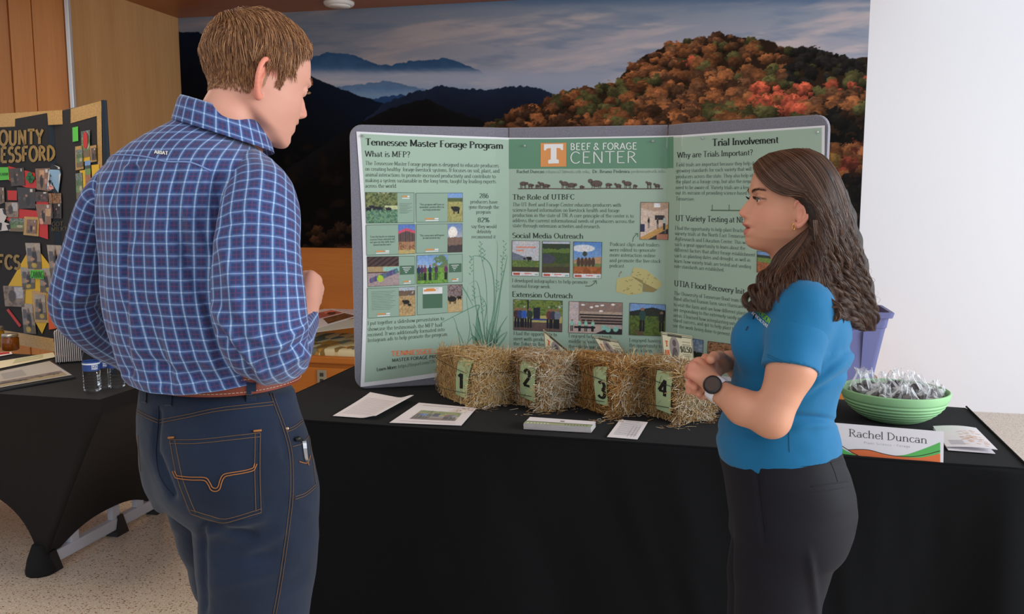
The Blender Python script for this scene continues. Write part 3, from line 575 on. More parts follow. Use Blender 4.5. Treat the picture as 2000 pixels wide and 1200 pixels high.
# ================================================================== MAIN TABLE, BOARD, POSTER
ZT = 0.76
def fabric_black(name, c, rough, bump, sheen=.25): return mat(name, c, rough, sheen=sheen, bump=bump, spec=.18)
M_CLOTH = fabric_black('black_table_cloth', (17, 18, 20), .9, (350, .25), .03)
M_STRETCH = fabric_black('black_stretch_fabric', (26, 24, 23), .62, (500, .15), .03)
def main_table():
    t = thing('exhibit_table', 'long folding table hidden under a black cloth, holding the forage poster board', 'table', (-.33, 3.05, 0))
    tp = MB().box((-.33, 3.06, ZT - .030), (2.38, .76, .035), bev=.008).build('tabletop', mat('table_plastic', (200, 196, 190), .6))
    parts = [tp]
    for sx in (-1.25, .62):
        for y in (2.78, 3.3): parts.append(MB().tube([(sx, y, ZT - .045), (sx, y, .0)], .014, 10).build('leg', mat('grey_steel', (150, 150, 152), .4, metal=.7)))
    adopt(t, *parts)
    # cloth: top quad then drape around front and both ends, with folds
    c = np.array([[-1.56, 2.665], [.872, 2.612], [.905, 3.372], [-1.56, 3.62]])
    def edge(a, b, n): s = np.linspace(0, 1, n)[:, None]; return c[a] * (1 - s) + c[b] * s
    n1, n2 = 170, 60
    loop = np.concatenate([edge(3, 0, n2)[:-1], edge(0, 1, n1)[:-1], edge(1, 2, n2)])      # left end, front, right end
    L = len(loop); d = np.diff(loop, axis=0, prepend=loop[:1]); s = np.cumsum(np.hypot(d[:, 0], d[:, 1]))
    tan = np.gradient(loop, axis=0); tan /= np.hypot(tan[:, 0], tan[:, 1])[:, None]; nrm = np.stack([tan[:, 1], -tan[:, 0]], 1)
    k = np.ones(9) / 9; nrm = np.stack([np.convolve(np.pad(nrm[:, i], 4, 'edge'), k, 'valid') for i in (0, 1)], 1)
    rows = 40; V = []
    for i in range(rows):
        t_ = i / (rows - 1); z = ZT + .002 - (.012 * min(i, 3) / 3) - max(0, (i - 3) / (rows - 4)) * (ZT - .02)
        amp = .002 + .05 * max(0, t_ - .05) ** .8
        f = (np.sin(s * 9 + 1.2 * np.sin(s * 2.3)) * .45 + (fbm(s * 4.2 + t_ * 1.1 * np.sin(s * 2), np.full(L, t_ * .8), 5, 3) - .5) * 1.9) * amp
        cr_ = np.exp(-((s - s[n2 - 1]) / .12) ** 2) + np.exp(-((s - s[n2 + n1 - 2]) / .13) ** 2)
        f = f + cr_ * .09 * t_ ** .7 + .012 * t_ + .007 * min(i, 2) / 2
        V.append(np.concatenate([loop + nrm * f[:, None], np.full((L, 1), z)], 1))
    V = np.concatenate(V); Fc = gridF(rows, L).tolist(); n0 = len(V)
    # top sheet
    nu, nv = 60, 24; v, u = np.meshgrid(np.linspace(0, 1, nv), np.linspace(0, 1, nu), indexing='ij')
    T = (c[0] * (1 - u[..., None]) + c[1] * u[..., None]) * (1 - v[..., None]) + (c[3] * (1 - u[..., None]) + c[2] * u[..., None]) * v[..., None]
    zz = ZT + .0015 * (fbm(T[..., 0] * 5, T[..., 1] * 16, 3, 3) - .6) - .003 * (v > .98)
    V = np.concatenate([V, np.concatenate([T.reshape(-1, 2), zz.reshape(-1, 1)], 1)]); Fc += (gridF(nv, nu) + n0).tolist()
    # hem seam ridge just under the front and right edge
    o = mesh('tablecloth', V, Fc, M_CLOTH, smooth=True); origin(o, (-.33, 3.05, ZT)); tag(o, 'plain black cloth draped to the floor over the exhibit table', 'tablecloth')
    seam = MB(); P = [(x, y - .004, ZT + .0005) for x, y in edge(0, 1, 60)] + [(x + .003, y, ZT + .0015) for x, y in edge(1, 2, 20)]
    seam.tube(P, .0035, 6); sm = seam.build('hem_seam', M_CLOTH, smooth=True); attach(o, sm)
main_table()
# ---- folding display board
ZB = 1.79
BP = onz(np.array([683, 967, 994, 1304, 1333, 1619.]), np.array([243, 249, 249.4, 243.8, 240.6, 222.5]), ZB)[:, :2]
def strip_hit(x, y, P2, eps):
    """where the sight line meets the upright folded surface over plan polyline P2, eps in front of it"""
    x = np.atleast_1d(np.asarray(x, float)); y = np.atleast_1d(np.asarray(y, float)); d = ray(x, y); out = np.zeros(d.shape); best = np.full(x.shape, 1e9)
    for a, b in zip(P2[:-1], P2[1:]):
        e = b - a; n = np.array([e[1], -e[0]]); n /= np.hypot(*n)
        t = (a @ n) / (d[..., :2] @ n); H = C0 + d * t[..., None]; s = (H[..., :2] - a) @ e / (e @ e); miss = np.maximum(0, np.maximum(-s, s - 1)) * np.hypot(*e)
        w = miss < best; best = np.where(w, miss, best); t2 = ((a + n * eps) @ n) / (d[..., :2] @ n)
        out = np.where(w[..., None], C0 + d * t2[..., None], out)
    return out
M_FELT = mat('grey_felt', (126, 126, 138), .95, sheen=.5, bump=(900, .5), vary=(420, .28))
def panel_mesh(a, b, z0, z1, th, r0=0, r1=0):
    """upright slab from plan point a to b; r0 / r1 corner radius at the a / b side"""
    e = b - a; L = np.hypot(*e); e = e / L; n = np.array([e[1], -e[0]]); pts = []
    def arc(cx, cz, r, a0, a1):
        if r <= 0: pts.append((cx, cz)); return
        for t in np.linspace(a0, a1, 7): pts.append((cx + r * math.cos(t), cz + r * math.sin(t)))
    H = math.pi / 2
    arc(r0, z0 + r0, r0, 2 * H, 3 * H); arc(L - r1, z0 + r1, r1, 3 * H, 4 * H); arc(L - r1, z1 - r1, r1, 0, H); arc(r0, z1 - r0, r0, H, 2 * H)
    pts = np.array(pts); k = len(pts); rings = []
    for off, ins in ((0, .004), (.004, 0), (th - .004, 0), (th, .004)):
        c = pts.mean(0); q = pts + (c - pts) / np.linalg.norm(c - pts, axis=1)[:, None] * ins
        P = a + q[:, :1] * e - n * (off); rings.append(np.concatenate([P, q[:, 1:]], 1))
    V = np.concatenate(rings); Fc = [list(range(k)), [3 * k + i for i in range(k)][::-1]]
    for j in range(3): Fc += [[j * k + i, (j + 1) * k + i, (j + 1) * k + (i + 1) % k, j * k + (i + 1) % k] for i in range(k)]
    return V, Fc
board = thing('display_board', 'grey felt folding display board standing on the black table, poster pinned across it', 'board', (-.5, 3.4, ZT))
parts = []
for i, (nm, r0, r1) in enumerate((('panel', .045, 0), ('hinge', 0, 0), ('panel', 0, 0), ('hinge', 0, 0), ('panel', 0, .045))):
    V, Fc = panel_mesh(BP[i], BP[i + 1], ZT + .002, ZB, .022 if nm == 'panel' else .012, r0, r1)
    if nm == 'hinge':
        e = BP[i + 1] - BP[i]; n = np.array([e[1], -e[0]]); n /= np.hypot(*n); V[:, :2] -= n * .004
    parts.append(mesh(nm, V, Fc, M_FELT))
adopt(board, *parts)
# ---- the poster sheet and its print
f_sheet = lambda x, y: strip_hit(x, y, BP, .003)
f_ink = lambda x, y: strip_hit(x, y, BP, .0048)
f_ink2 = lambda x, y: strip_hit(x, y, BP, .0054)
top = np.array([(696, 257), (780, 261), (880, 265), (967, 268), (994, 269), (1060, 269.4), (1200, 267), (1304, 265), (1333, 264), (1450, 255.5), (1611, 245)], float)
xb_ = np.array([704, 780, 880, 967, 994, 1060, 1200, 1304, 1333, 1450, 1606.])
yb_ = np.array([756.5, 747.5, 733, 722, 719.5, 722, 727, 731, 733, 748, 768.])
for _k, _b in ((3, 1), (4, 2), (7, 3), (8, 4)): xb_[_k] = float(proj(np.array([BP[_b][0], BP[_b][1], .82]))[0])
def dense(p): x = np.unique(np.concatenate([np.linspace(0, len(p) - 1, 61), [2.98, 3, 3.02, 3.98, 4, 4.02, 6.98, 7.0, 7.02, 7.98, 8, 8.02]])); return x, np.stack([np.interp(x, np.arange(len(p)), p[:, i]) for i in range(p.shape[1])], 1)
_xi, _pp = dense(np.concatenate([top, xb_[:, None], yb_[:, None]], 1)); top = _pp[:, :2]; xb_ = _pp[:, 2]; yb_ = _pp[:, 3]; NXP = len(_xi)
ny = 30; tt = np.linspace(0, 1, ny)[:, None]
GX = top[:, 0] * (1 - tt) + xb_ * tt; GY = top[:, 1] * (1 - tt) + yb_ * tt
GX += 9.0 * np.sin(tt * math.pi) * np.clip(1 - _xi / 1.0, 0, 1)[None]
sh = mesh('poster', f_sheet(GX.ravel(), GY.ravel()), gridF(ny, NXP)[:, ::-1], mat('poster_white', (234, 236, 240), .42), smooth=False)
origin(sh, f_sheet(np.array([1060]), np.array([720]))[0])
tag(sh, 'large sage green research poster with text and photos pinned to the grey board', 'poster')
ins = 9.0
gx2 = GX + 8 * np.clip(1 - _xi, 0, 1)[None] - 6 * np.clip(_xi - 9, 0, 1)[None]
tt2 = np.linspace(.0085, .982, ny)[:, None]
gy2 = (top[:, 1] * (1 - tt2) + yb_ * tt2)
M_POST = mat('poster_green', (166, 192, 174), .42, vary=(1.2, .05))
attach(sh, mesh('printed_field', strip_hit(gx2.ravel(), gy2.ravel(), BP, .0038), gridF(ny, NXP)[:, ::-1], M_POST))
def quadprint(name, q, m, f=f_ink):
    p = Print(); p.poly(q); return attach(sh, p.build(name, m, f))
M_BAN = mat('banner_green', (98, 146, 118), .42); M_OR = mat('poster_orange', (226, 152, 84), .42); M_WP = mat('print_white', (238, 240, 240), .45); M_DG = mat('print_dark_green', (74, 112, 88), .5); M_FRM = mat('frame_ink', (84, 96, 90), .5)
_bx = np.concatenate([[994], np.linspace(994.6, 1303, 24), np.linspace(1303.4, 1305, 5), [1310, 1315]]); _bt = np.interp(_bx, [994, 1100, 1200, 1304, 1315.4], [272, 271.5, 270, 268, 267.2]); _bb = np.interp(_bx, [994, 1100, 1200, 1304, 1315.4], [330, 329.8, 329.2, 328.6, 328.3])
_bY = _bt + (_bb - _bt) * np.linspace(0, 1, 8)[:, None]; _bX = _bx + 0 * _bY; attach(sh, mesh('title_banner', strip_hit(_bX.ravel(), _bY.ravel(), BP, .0044), gridF(8, len(_bx))[:, ::-1], M_BAN))
quadprint('logo_square', [(1055.8, 279.6), (1106, 279), (1106, 325.5), (1055.8, 326)], M_OR, f_ink2)
T_ = [(380, 285), (553, 283), (553, 338), (536, 338), (526, 322), (494, 319), (494, 420), (515, 428), (515, 458), (418, 460), (418, 430), (441, 422), (441, 321), (407, 324), (397, 341), (380, 341)]
pl = Print(); tq = [(980 + a / 4.615, 220 + b / 4.615) for a, b in T_]
pl.poly(tq, [[0, 1, 2, 3, 4, 5, 12, 13, 14, 15], [12, 5, 6, 11], [11, 6, 7, 8, 9, 10]])
f_ink3 = lambda x, y: strip_hit(x, y, BP, .0062)
attach(sh, pl.build('logo_letter', M_WP, f_ink3))
pw = Print(); pw.text('BEEF & FORAGE', (1113.3, 293), (1244.8, 291.7), 12.8, serif=False, thin=.11, thick=.12); pw.text('CENTER', (1112.6, 319.4), (1244.8, 318), 22.6, serif=False, thin=.06, thick=.065)
attach(sh, pw.build('title_lettering', M_WP, f_ink2))
HD = Print(); BD = Print(); GR = Print()
HD.text('Tennessee Master Forage Program', (713.4, 283.5), (983.5, 291), 13, thin=.075, thick=.17)
HD.text('Trial Involvement', (1390.7, 285.4), (1520.9, 279.3), 13.6, thin=.075, thick=.17)
for t, a, b, h in (('What is MFP?', (712.7, 305.9), (801.4, 307.3), 11.2), ('The Role of UTBFC', (1000.6, 390), (1123, 389.7), 10), ('Social Media Outreach', (1000.6, 464.9), (1139.9, 466.4), 10),
                   ('Extension Outreach', (1000, 579.8), (1119, 583), 10), ('Why are Trials Important?', (1322.3, 308.6), (1470.4, 303), 11), ('UT Variety Testing at NE', (1319.2, 431.5), (1454.7, 435.2), 11), ('UTIA Flood Recovery Init', (1316.5, 558.7), (1454.7, 575), 11)):
    HD.text(t, a, b, h, thin=.06, thick=.12)
for t, x0, y0, x1, y1 in (
    ('The Tennessee Master Forage program is designed to educate producers', 713.4, 322.2, 974.6, 327.4), ('on creating healthy  forage-livestock systems. It focuses on soil, plant, and', 713.4, 333.4, 976, 337.6),
    ('animal interactions to promote increased productivity and contribute to', 713.4, 344.6, 968.5, 348.4), ('making a system sustainable in the long term, taught by leading experts', 713.4, 355.8, 969, 358.2), ('across the world.', 713.4, 366.6, 775.7, 367),
    ('producers have', 918.6, 397.4, 971.8, 398), ('gone through the', 915.8, 407.6, 974.6, 408), ('program', 930, 417.5, 959, 417.5), ('say they would', 920.4, 445.5, 970, 446), ('definitely', 931.6, 455.7, 959.4, 455.7), ('recommend it', 921, 466, 968.3, 466),
    ('I put together a slideshow presentation to', 718, 635.5, 867.5, 625.7), ('showcase the testimonials the MFP had', 718, 647, 863.7, 638), ('received. It was additionally formated into', 718, 658, 868.7, 647), ('Instagram ads to help promote the program.', 718, 668.7, 875.5, 656.2),
    ('The UT Beef and Forage Center educates producers with', 1001, 403, 1213.6, 404), ('science-based information on livestock health and forage', 1001, 413.5, 1210.3, 414.6), ('production in the state of TN. A core principle of the center is to', 1001, 423.7, 1237.9, 425.4),
    ('address the current informational needs of producers across the', 1001, 434, 1239.4, 436), ('state through extension activities and research.', 1001, 444, 1172.9, 446),
    ('I developed infographics to help promote', 1000, 551.4, 1148, 554.8), ('national forage week.', 1000, 561.8, 1076, 563.5),
    ('Podcast clips and trailers', 1191.3, 480.5, 1288.3, 481.8), ('were edited to generate', 1190.6, 491.4, 1280.5, 492.4), ('more interaction online', 1190.6, 501.3, 1280, 502.8), ('and promote the live.stock', 1190.2, 512, 1291, 513.7), ('podcast.', 1190.2, 522.3, 1221, 523),
    ('I had the opportunity to', 1003, 654.5, 1088, 657.3), ('meet with producers', 1003, 665, 1078, 667.2), ('the Tobacco, Beef', 1003, 674.7, 1067, 676.5), ('I enjoyed helping teach', 1110.4, 659.3, 1195, 661.9), ('middle schoolers', 1110.4, 669.7, 1172, 671.5), ('the role forage plays', 1110.4, 680, 1184, 682.2), ('our', 1110.4, 690, 1122, 690.4), ('beef, cu', 1152, 691, 1180, 691.8),
    ('I enjoyed having', 1228.7, 668, 1290.5, 669.5), ('the opportunity to', 1228.7, 677.5, 1293, 680), ('go on a farm', 1228.2, 687, 1274, 688.6),
    ('Field trials are important because they help determine', 1320.6, 325.5, 1502, 321.7), ('growing standards for each variety that will be', 1319.9, 337, 1478, 333), ('producers across the state. They also help identify', 1319.6, 348.5, 1490, 345.6),
    ('the plant as a forage crop, but also the negatives', 1319.6, 358.4, 1482, 357.2), ('need to be aware of. Variety trials are a key', 1319.4, 369.6, 1463, 369.5), ('out its mission of providing science-based i', 1319.1, 380, 1463, 380.4), ('Tennessee.', 1319.4, 391.7, 1356.6, 392.2),
    ('I had the opportunity to help plant Brachia', 1318.1, 448.8, 1455.5, 453.9), ('variety trials at the North East Tennessee', 1318, 459.2, 1456.5, 465.3), ('AgResearch and Education Center. This wa', 1318, 470, 1459, 477.3), ('such a great opportunity to learn about the', 1317.3, 480.5, 1455.5, 488.5),
    ('different factors that affect forage establishment', 1316.8, 491.2, 1474.7, 501.3), ('such as planting dates and drought, as well as', 1316.8, 502.4, 1465.9, 511.5), ('learn how variety trials are tested and seeding', 1316.5, 512.8, 1466.7, 524.5), ('rate standards are established.', 1316.5, 523.2, 1414.7, 530.7),
    ('The University of Tennessee flood team has', 1316, 576, 1456, 591.5), ('flood affected Runion farm since Hurricane Hel', 1315.5, 586.7, 1465.3, 604), ('to visit the farm and see how different planting', 1315.5, 597.9, 1464.8, 616.5), ('are responding to the extremely sandy areas', 1315.2, 608, 1457.3, 626.7),
    ('areas. I learned how interplanting oats with', 1315.2, 618.7, 1453.3, 638), ('stand success, and got to help plant trials', 1314.7, 628.5, 1445.3, 647.2), ('see the work being done to prevent erosion', 1314, 639, 1450.7, 660)):
    BD.text(t, (x0, y0), (x1, y1), 7.2 if x0 > 900 else 7.6, thin=.045, thick=.095, seg=36)
BD.text('Learn More:', (735.5, 725.5), (775, 719.8), 6.4, thin=.1, thick=.18)
GR.text('https://tinyurl.com/TNM', (777.5, 719.4), (856, 708), 6.4, thin=.07, thick=.1, seg=40)
GR.text('286', (936, 387), (954.7, 387), 9, thin=.08, thick=.15); GR.text('82%', (933, 434.3), (956, 434.3), 9, thin=.08, thick=.15)
GR.text('Rachel Duncan', (1009, 338.3), (1063.4, 338.3), 6.4, thin=.08, thick=.13); GR.text('Dr. Bruno Pedreira', (1157, 338.2), (1230.3, 338), 6.4, thin=.08, thick=.13)
LG = Print(); LG.text('rdunca23@vols.utk.edu,', (1066, 338.3), (1153, 338.3), 6.2, thin=.06, thick=.09, seg=40); LG.text('pedreira@utk.edu', (1232.5, 338), (1299.6, 337.6), 6.2, thin=.06, thick=.09, seg=40)
attach(sh, HD.build('heading_lettering', mat('heading_ink', (26, 32, 30), .6), f_ink)); attach(sh, BD.build('body_lettering', mat('body_ink', (66, 82, 75), .6), f_ink))
attach(sh, GR.build('grey_lettering', mat('soft_ink', (78, 104, 92), .6), f_ink)); attach(sh, LG.build('pale_lettering', mat('pale_ink', (126, 150, 136), .6), f_ink))
og = Print(); og.text('TENNESSEE', (763.7, 695.7), (845.5, 690.7), 9, serif=False, thin=.2, thick=.24)
attach(sh, og.build('orange_lettering', mat('salmon_ink', (232, 146, 104), .5), f_ink))
mg = Print(); mg.text('MASTER FORAGE PROGRAM', (765.5, 707.5), (880, 697), 6.2, serif=False, thin=.14, thick=.17); attach(sh, mg.build('dark_lettering', mat('slate_ink', (74, 88, 84), .5), f_ink))
# slides and photographs
M_SL = mat('slide_green', (150, 178, 160), .45)
SL = [((713.8, 376), (809, 376.8), (809, 435.2), (715.5, 436), 'L', .655, 'cows'), ((812.4, 377.6), (903.6, 377), (903.6, 433.6), (813, 434.3), 'R', .68, 'bull'), ((715, 440), (810.3, 438.3), (810.7, 495.4), (716.2, 499), 'R', .66, 'shed'), ((813, 438.3), (903.2, 437), (903, 492.6), (813, 495), 'R', .68, 'dusk'),
      ((717, 502), (810.5, 500.5), (811.2, 555.7), (718.7, 560.5), 'L', .66, 'hall'), ((814.2, 499.5), (903.2, 496.5), (903.2, 551.2), (814.2, 555.5), 'L', .685, 'group'), ((717.5, 563.7), (810.5, 560.5), (811.2, 616.2), (718.7, 622), 'R', .66, 'cowcalf'), ((815, 558.7), (903.2, 555.7), (903.2, 608.7), (815, 615.7), 'R', .675, 'cowtrees')]
qt = {1: ('"This program will have an', 'immediate, positive effect on', 'my forage production."'), 2: ('"Even the hands-on training', 'courses I have attended did', 'not give me the skills that I', 'learned from this course."'), 3: ('"This course went well beyond', 'the "what" and into the "why"."')}
tiny = Print(); om = Print(); wm = Print(); dk = Print(); frame = Print()
for i, (a, b, c, d, side, fr, kind) in enumerate(SL):
    a, b, c, d = [np.array(p, float) for p in (a, b, c, d)]
    L = lambda s, t: (a * (1 - s) + b * s) * (1 - t) + (d * (1 - s) + c * s) * t
    quadprint('slide', [a, b, c, d], M_SL)
    frame.line([a, b, c, d, a], .9)
    q = [L(0, 0), L(fr, 0), L(fr, 1), L(0, 1)] if side == 'L' else [L(fr, 0), L(1, 0), L(1, 1), L(fr, 1)]
    attach(sh, picture('slide_photo', pic(kind, 64 if side == 'L' else 34, 56, i + 1), f_ink2, q, None))
    s0, s1 = (fr + .02, .98) if side == 'L' else (.06, fr - .06); m_ = (s0 + s1) / 2; hw = (s1 - s0) / 2
    if i in qt:
        for k, t in enumerate(qt[i]): w_ = hw * (.95 if k < len(qt[i]) - 1 else .7); yy = .42 + .09 * k; tiny.text(t, L(m_ - w_, yy), L(m_ + w_, yy), 3.6, thin=.08, thick=.12, seg=50)
    if i in (0, 6):
        for k in range(9 if i == 0 else 12): yy = (.36 + .04 * k) if i == 0 else (.12 + .055 * k); tiny.line([L(s0 + .02, yy), L(s1 - (.02 + .05 * (k % 3)), yy)], .45)
    by = .86 if i not in (0, 7) else .1
    om.poly([L(m_ - hw * .5, by), L(m_ + hw * .15, by), L(m_ + hw * .15, by + .045), L(m_ - hw * .5, by + .045)]); wm.poly([L(m_ + hw * .2, by), L(m_ + hw * .5, by), L(m_ + hw * .5, by + .045), L(m_ + hw * .2, by + .045)])
    wm.poly([L(m_ - hw * .5, by + .07), L(m_ + hw * .5, by + .07), L(m_ + hw * .5, by + .1), L(m_ - hw * .5, by + .1)])
    if i in (4, 5):
        dk.poly([L(s0, .33), L(s1, .33), L(s1, .64), L(s0, .64)])
        for k in range(4): wm.poly([L(s0 + .05 + .02 * k, .38 + .06 * k), L(s1 - .06 - .03 * k, .38 + .06 * k), L(s1 - .06 - .03 * k, .40 + .06 * k), L(s0 + .05 + .02 * k, .40 + .06 * k)])
dk.poly([(826, 575), (864, 574), (864, 601.5), (826, 603)]); wm.poly([(826, 562.5), (864, 561), (864, 573.6), (826, 575)]); om.poly([(828, 566), (851, 565), (851, 569), (828, 570)])
attach(sh, frame.build('slide_frames', M_FRM, f_ink2)); attach(sh, tiny.build('slide_lettering', mat('body_ink'), f_ink2)); attach(sh, dk.build('slide_boxes', M_DG, lambda x, y: strip_hit(x, y, BP, .0058)))
attach(sh, om.build('slide_marks', M_OR, f_ink3)); attach(sh, wm.build('slide_bars', M_WP, lambda x, y: strip_hit(x, y, BP, .0060)))
frame2 = Print()
for q, kind, w_, h_ in (([(1251.5, 395.3), (1305.7, 395.7), (1304.4, 468.5), (1250, 468)], 'meeting', 54, 72), ([(1000.2, 470.3), (1053.7, 471), (1053, 539.7), (999.9, 538.6)], 'green1', 54, 66), ([(1059.7, 471.4), (1113.3, 472), (1112.2, 541.8), (1058.9, 541)], 'green2', 54, 66),
                        ([(1120.4, 472.5), (1175.9, 473.2), (1173.9, 544), (1119.8, 543)], 'green3', 54, 66), ([(1003.2, 585.2), (1098.7, 588), (1097.7, 648.7), (1003.2, 644.8)], 'outdoor', 96, 60), ([(1111.7, 588.9), (1216.2, 591.7), (1214.7, 654), (1110.4, 650.2)], 'lecture', 104, 62),
                        ([(1230.3, 592.3), (1299.6, 595.6), (1298.5, 657.3), (1228.5, 654.5)], 'walkers', 70, 62), ([(1352, 662), (1373.6, 664.8), (1372, 700), (1350, 697)], 'storm', 24, 36), ([(1382.7, 666.7), (1428.5, 672.5), (1427, 706), (1381, 700)], 'soil', 46, 34), ([(1437.9, 677), (1480, 683), (1478, 715), (1436, 709)], 'storm', 40, 36), ([(1478.6, 490.4), (1530, 496), (1528, 538), (1477.9, 532)], 'plots', 50, 40)):
    attach(sh, picture('photo_print', pic(kind, w_, h_, 3), f_ink2, q, None)); frame2.line(q + [q[0]], .8)
attach(sh, frame2.build('photo_frames', mat('photo_frame_ink', (70, 60, 56), .5), f_ink3))
# drawn grasses, arrows, cattle frieze, bale drawing
gr = Print(); rs = np.random.RandomState(3)
def blade(P, w): P = cr(np.array(P, float), 18); gr.line(P, np.interp(np.linspace(0, 1, 18), [0, .3, 1], [w, w * .9, w * .2]))
for P, w in (([(948, 690), (938, 640), (930, 600), (926, 566), (925, 500)], 2.2), ([(945, 690), (958, 640), (966, 590), (962, 530), (948, 506), (925, 500), (918, 512)], 3.0), ([(955, 690), (966, 630), (975, 580), (985, 530), (991, 500)], 4), ([(950, 690), (946, 640), (950, 600), (940, 580), (925, 582)], 2),
             ([(928, 690), (930, 650), (933, 610), (931, 597), (860, 632)], 5), ([(935, 690), (936, 640), (934, 620)], 9), ([(960, 690), (972, 650), (991, 618)], 4), ([(955, 690), (975, 660), (991, 648)], 4), ([(950, 690), (935, 560), (915, 555)], 1.6), ([(903, 560), (915, 580), (925, 600)], 2.4),
             ([(900, 680), (896, 655), (888, 625), (880, 618)], 1.3), ([(908, 680), (899, 655), (890, 640)], 1.3), ([(910, 685), (918, 640), (912, 590), (914, 560)], 1.0), ([(962, 680), (975, 600), (981, 520), (985, 480)], 1.0), ([(952, 680), (950, 560), (940, 500), (939, 478)], 1.0), ([(958, 680), (968, 590), (972, 490), (970, 470)], 1.0), ([(940, 690), (925, 660), (912, 672)], 4), ([(960, 690), (980, 668), (991, 650)], 5)):
    blade(P, w * .9)
for (cx, cy, hgt, dr) in ((920, 520, 34, -1), (981, 520, 36, 1), (939, 488, 26, 1), (945, 500, 22, -1), (925, 575, 26, -1), (986, 490, 34, 1), (943, 600, 26, 1), (972, 560, 20, -1)):
    for k in range(7):
        y = cy - hgt / 2 + k * hgt / 6; x = cx + rs.uniform(-1, 1); s = 1 if k % 2 else -1
        gr.line([(x, y), (x + s * 3.2, y - 3.5)], 1.5)
for k in range(16): x0 = 925 + rs.rand() * 45; blade([(x0, 692), (x0 + rs.uniform(-6, 6), 665), (x0 + rs.uniform(-18, 22), 640 + rs.uniform(-15, 15))], 3.2)
attach(sh, gr.build('drawn_grasses', mat('grass_print', (108, 152, 128), .5), f_ink))
ar = Print(); ar.line(cr([(1235.7, 472.5), (1237, 465), (1241, 460), (1245, 457)], 10), 1.3); ar.line([(1240, 456.5), (1246, 456), (1245.5, 463)], 1.3); ar.line(cr([(1143, 559), (1152, 559), (1159, 555), (1164, 549)], 10), 1.5); ar.line([(1158, 550), (1164.5, 548), (1165.5, 555)], 1.5)
attach(sh, ar.build('drawn_arrows', mat('arrow_print', (86, 112, 82), .5), f_ink))
cw = Print()
def ellp(P_, cx, cy, rx, ry, n=12, rot=0): t = np.arange(n) * 2 * math.pi / n; P_.poly(np.stack([cx + rx * np.cos(t) * math.cos(rot) - ry * np.sin(t) * math.sin(rot), cy + rx * np.cos(t) * math.sin(rot) + ry * np.sin(t) * math.cos(rot)], 1))
for cx, cy, s, d in ((1022, 359, 7, 1), (1036, 362, 5, 1), (1049, 363, 3.4, 1), (1058, 360, 5.5, -1), (1067, 363, 5.5, 1), (1103, 359, 7.5, -1), (1116, 362, 8, 1), (1136, 365, 4, 1), (1165, 359, 12, -1), (1188, 361, 5.5, 1), (1208, 363, 6, -1), (1226, 359, 8, -1), (1240, 363, 3.6, 1), (1268, 359, 5, -1), (1284, 363, 5.5, -1)):
    ellp(cw, cx, cy, s, s * .48 + 1); ellp(cw, cx + d * s, cy - s * .35 + (2 if d > 0 else -1), s * .36 + .6, s * .3 + .8)
    for k in (-.7, -.35, .4, .7): cw.line([(cx + k * s, cy), (cx + k * s, 369)], 1.2)
cw.line([(1012, 369), (1060, 368.5), (1120, 369.5), (1190, 368), (1250, 369), (1295, 369)], 2.0)
attach(sh, cw.build('drawn_cattle', mat('cattle_print', (98, 84, 74), .5), f_ink))
bl = Print(); 
for q in ([(1205, 545), (1232, 539), (1256, 548), (1254, 573), (1228, 577), (1203, 570)], [(1232, 539), (1238, 522), (1262, 527), (1290, 550), (1294, 558), (1282, 566), (1256, 556)]): bl.poly(q)
attach(sh, bl.build('drawn_bales', mat('bale_print', (198, 190, 128), .5), f_ink))
bl = Print(); bl.poly([(1256, 552), (1284, 566), (1276, 571), (1256, 570)])
for k in range(40):
    x, y = rs.uniform(1208, 1285), rs.uniform(530, 574)
    if y > 522 + .55 * abs(x - 1240) - 6 and (x < 1254 or y < 560): bl.line([(x, y), (x + rs.uniform(-5, 5), y + rs.uniform(-4, 4))], 1.1)
attach(sh, bl.build('drawn_bale_shading', mat('bale_shade_print', (150, 134, 84), .5), f_ink2))
fence_ = Print(); fence_.line([(1388, 411), (1450, 411.5)], 2.2)
for x in (1391, 1424): fence_.line([(x, 411), (x, 400)], 1.2)
attach(sh, fence_.build('drawn_fence', mat('arrow_print'), f_ink))
# push pins
for x, y in ((1024.5, 285), (1274.7, 276), (1371, 269.5), (1596, 258), (709, 265.5)):
    p = f_sheet(np.array([x]), np.array([y]))[0]; n = (C0 - p) / np.linalg.norm(C0 - p)
    V, Fc = tube([p, p + n * .004, p + n * .005, p + n * .011], [.0025, .0025, .0045, .005], 10)
    attach(sh, mesh('push_pin', V, Fc, mat('clear_plastic', (228, 232, 234), .15, trans=.6, spec=.6), smooth=True))
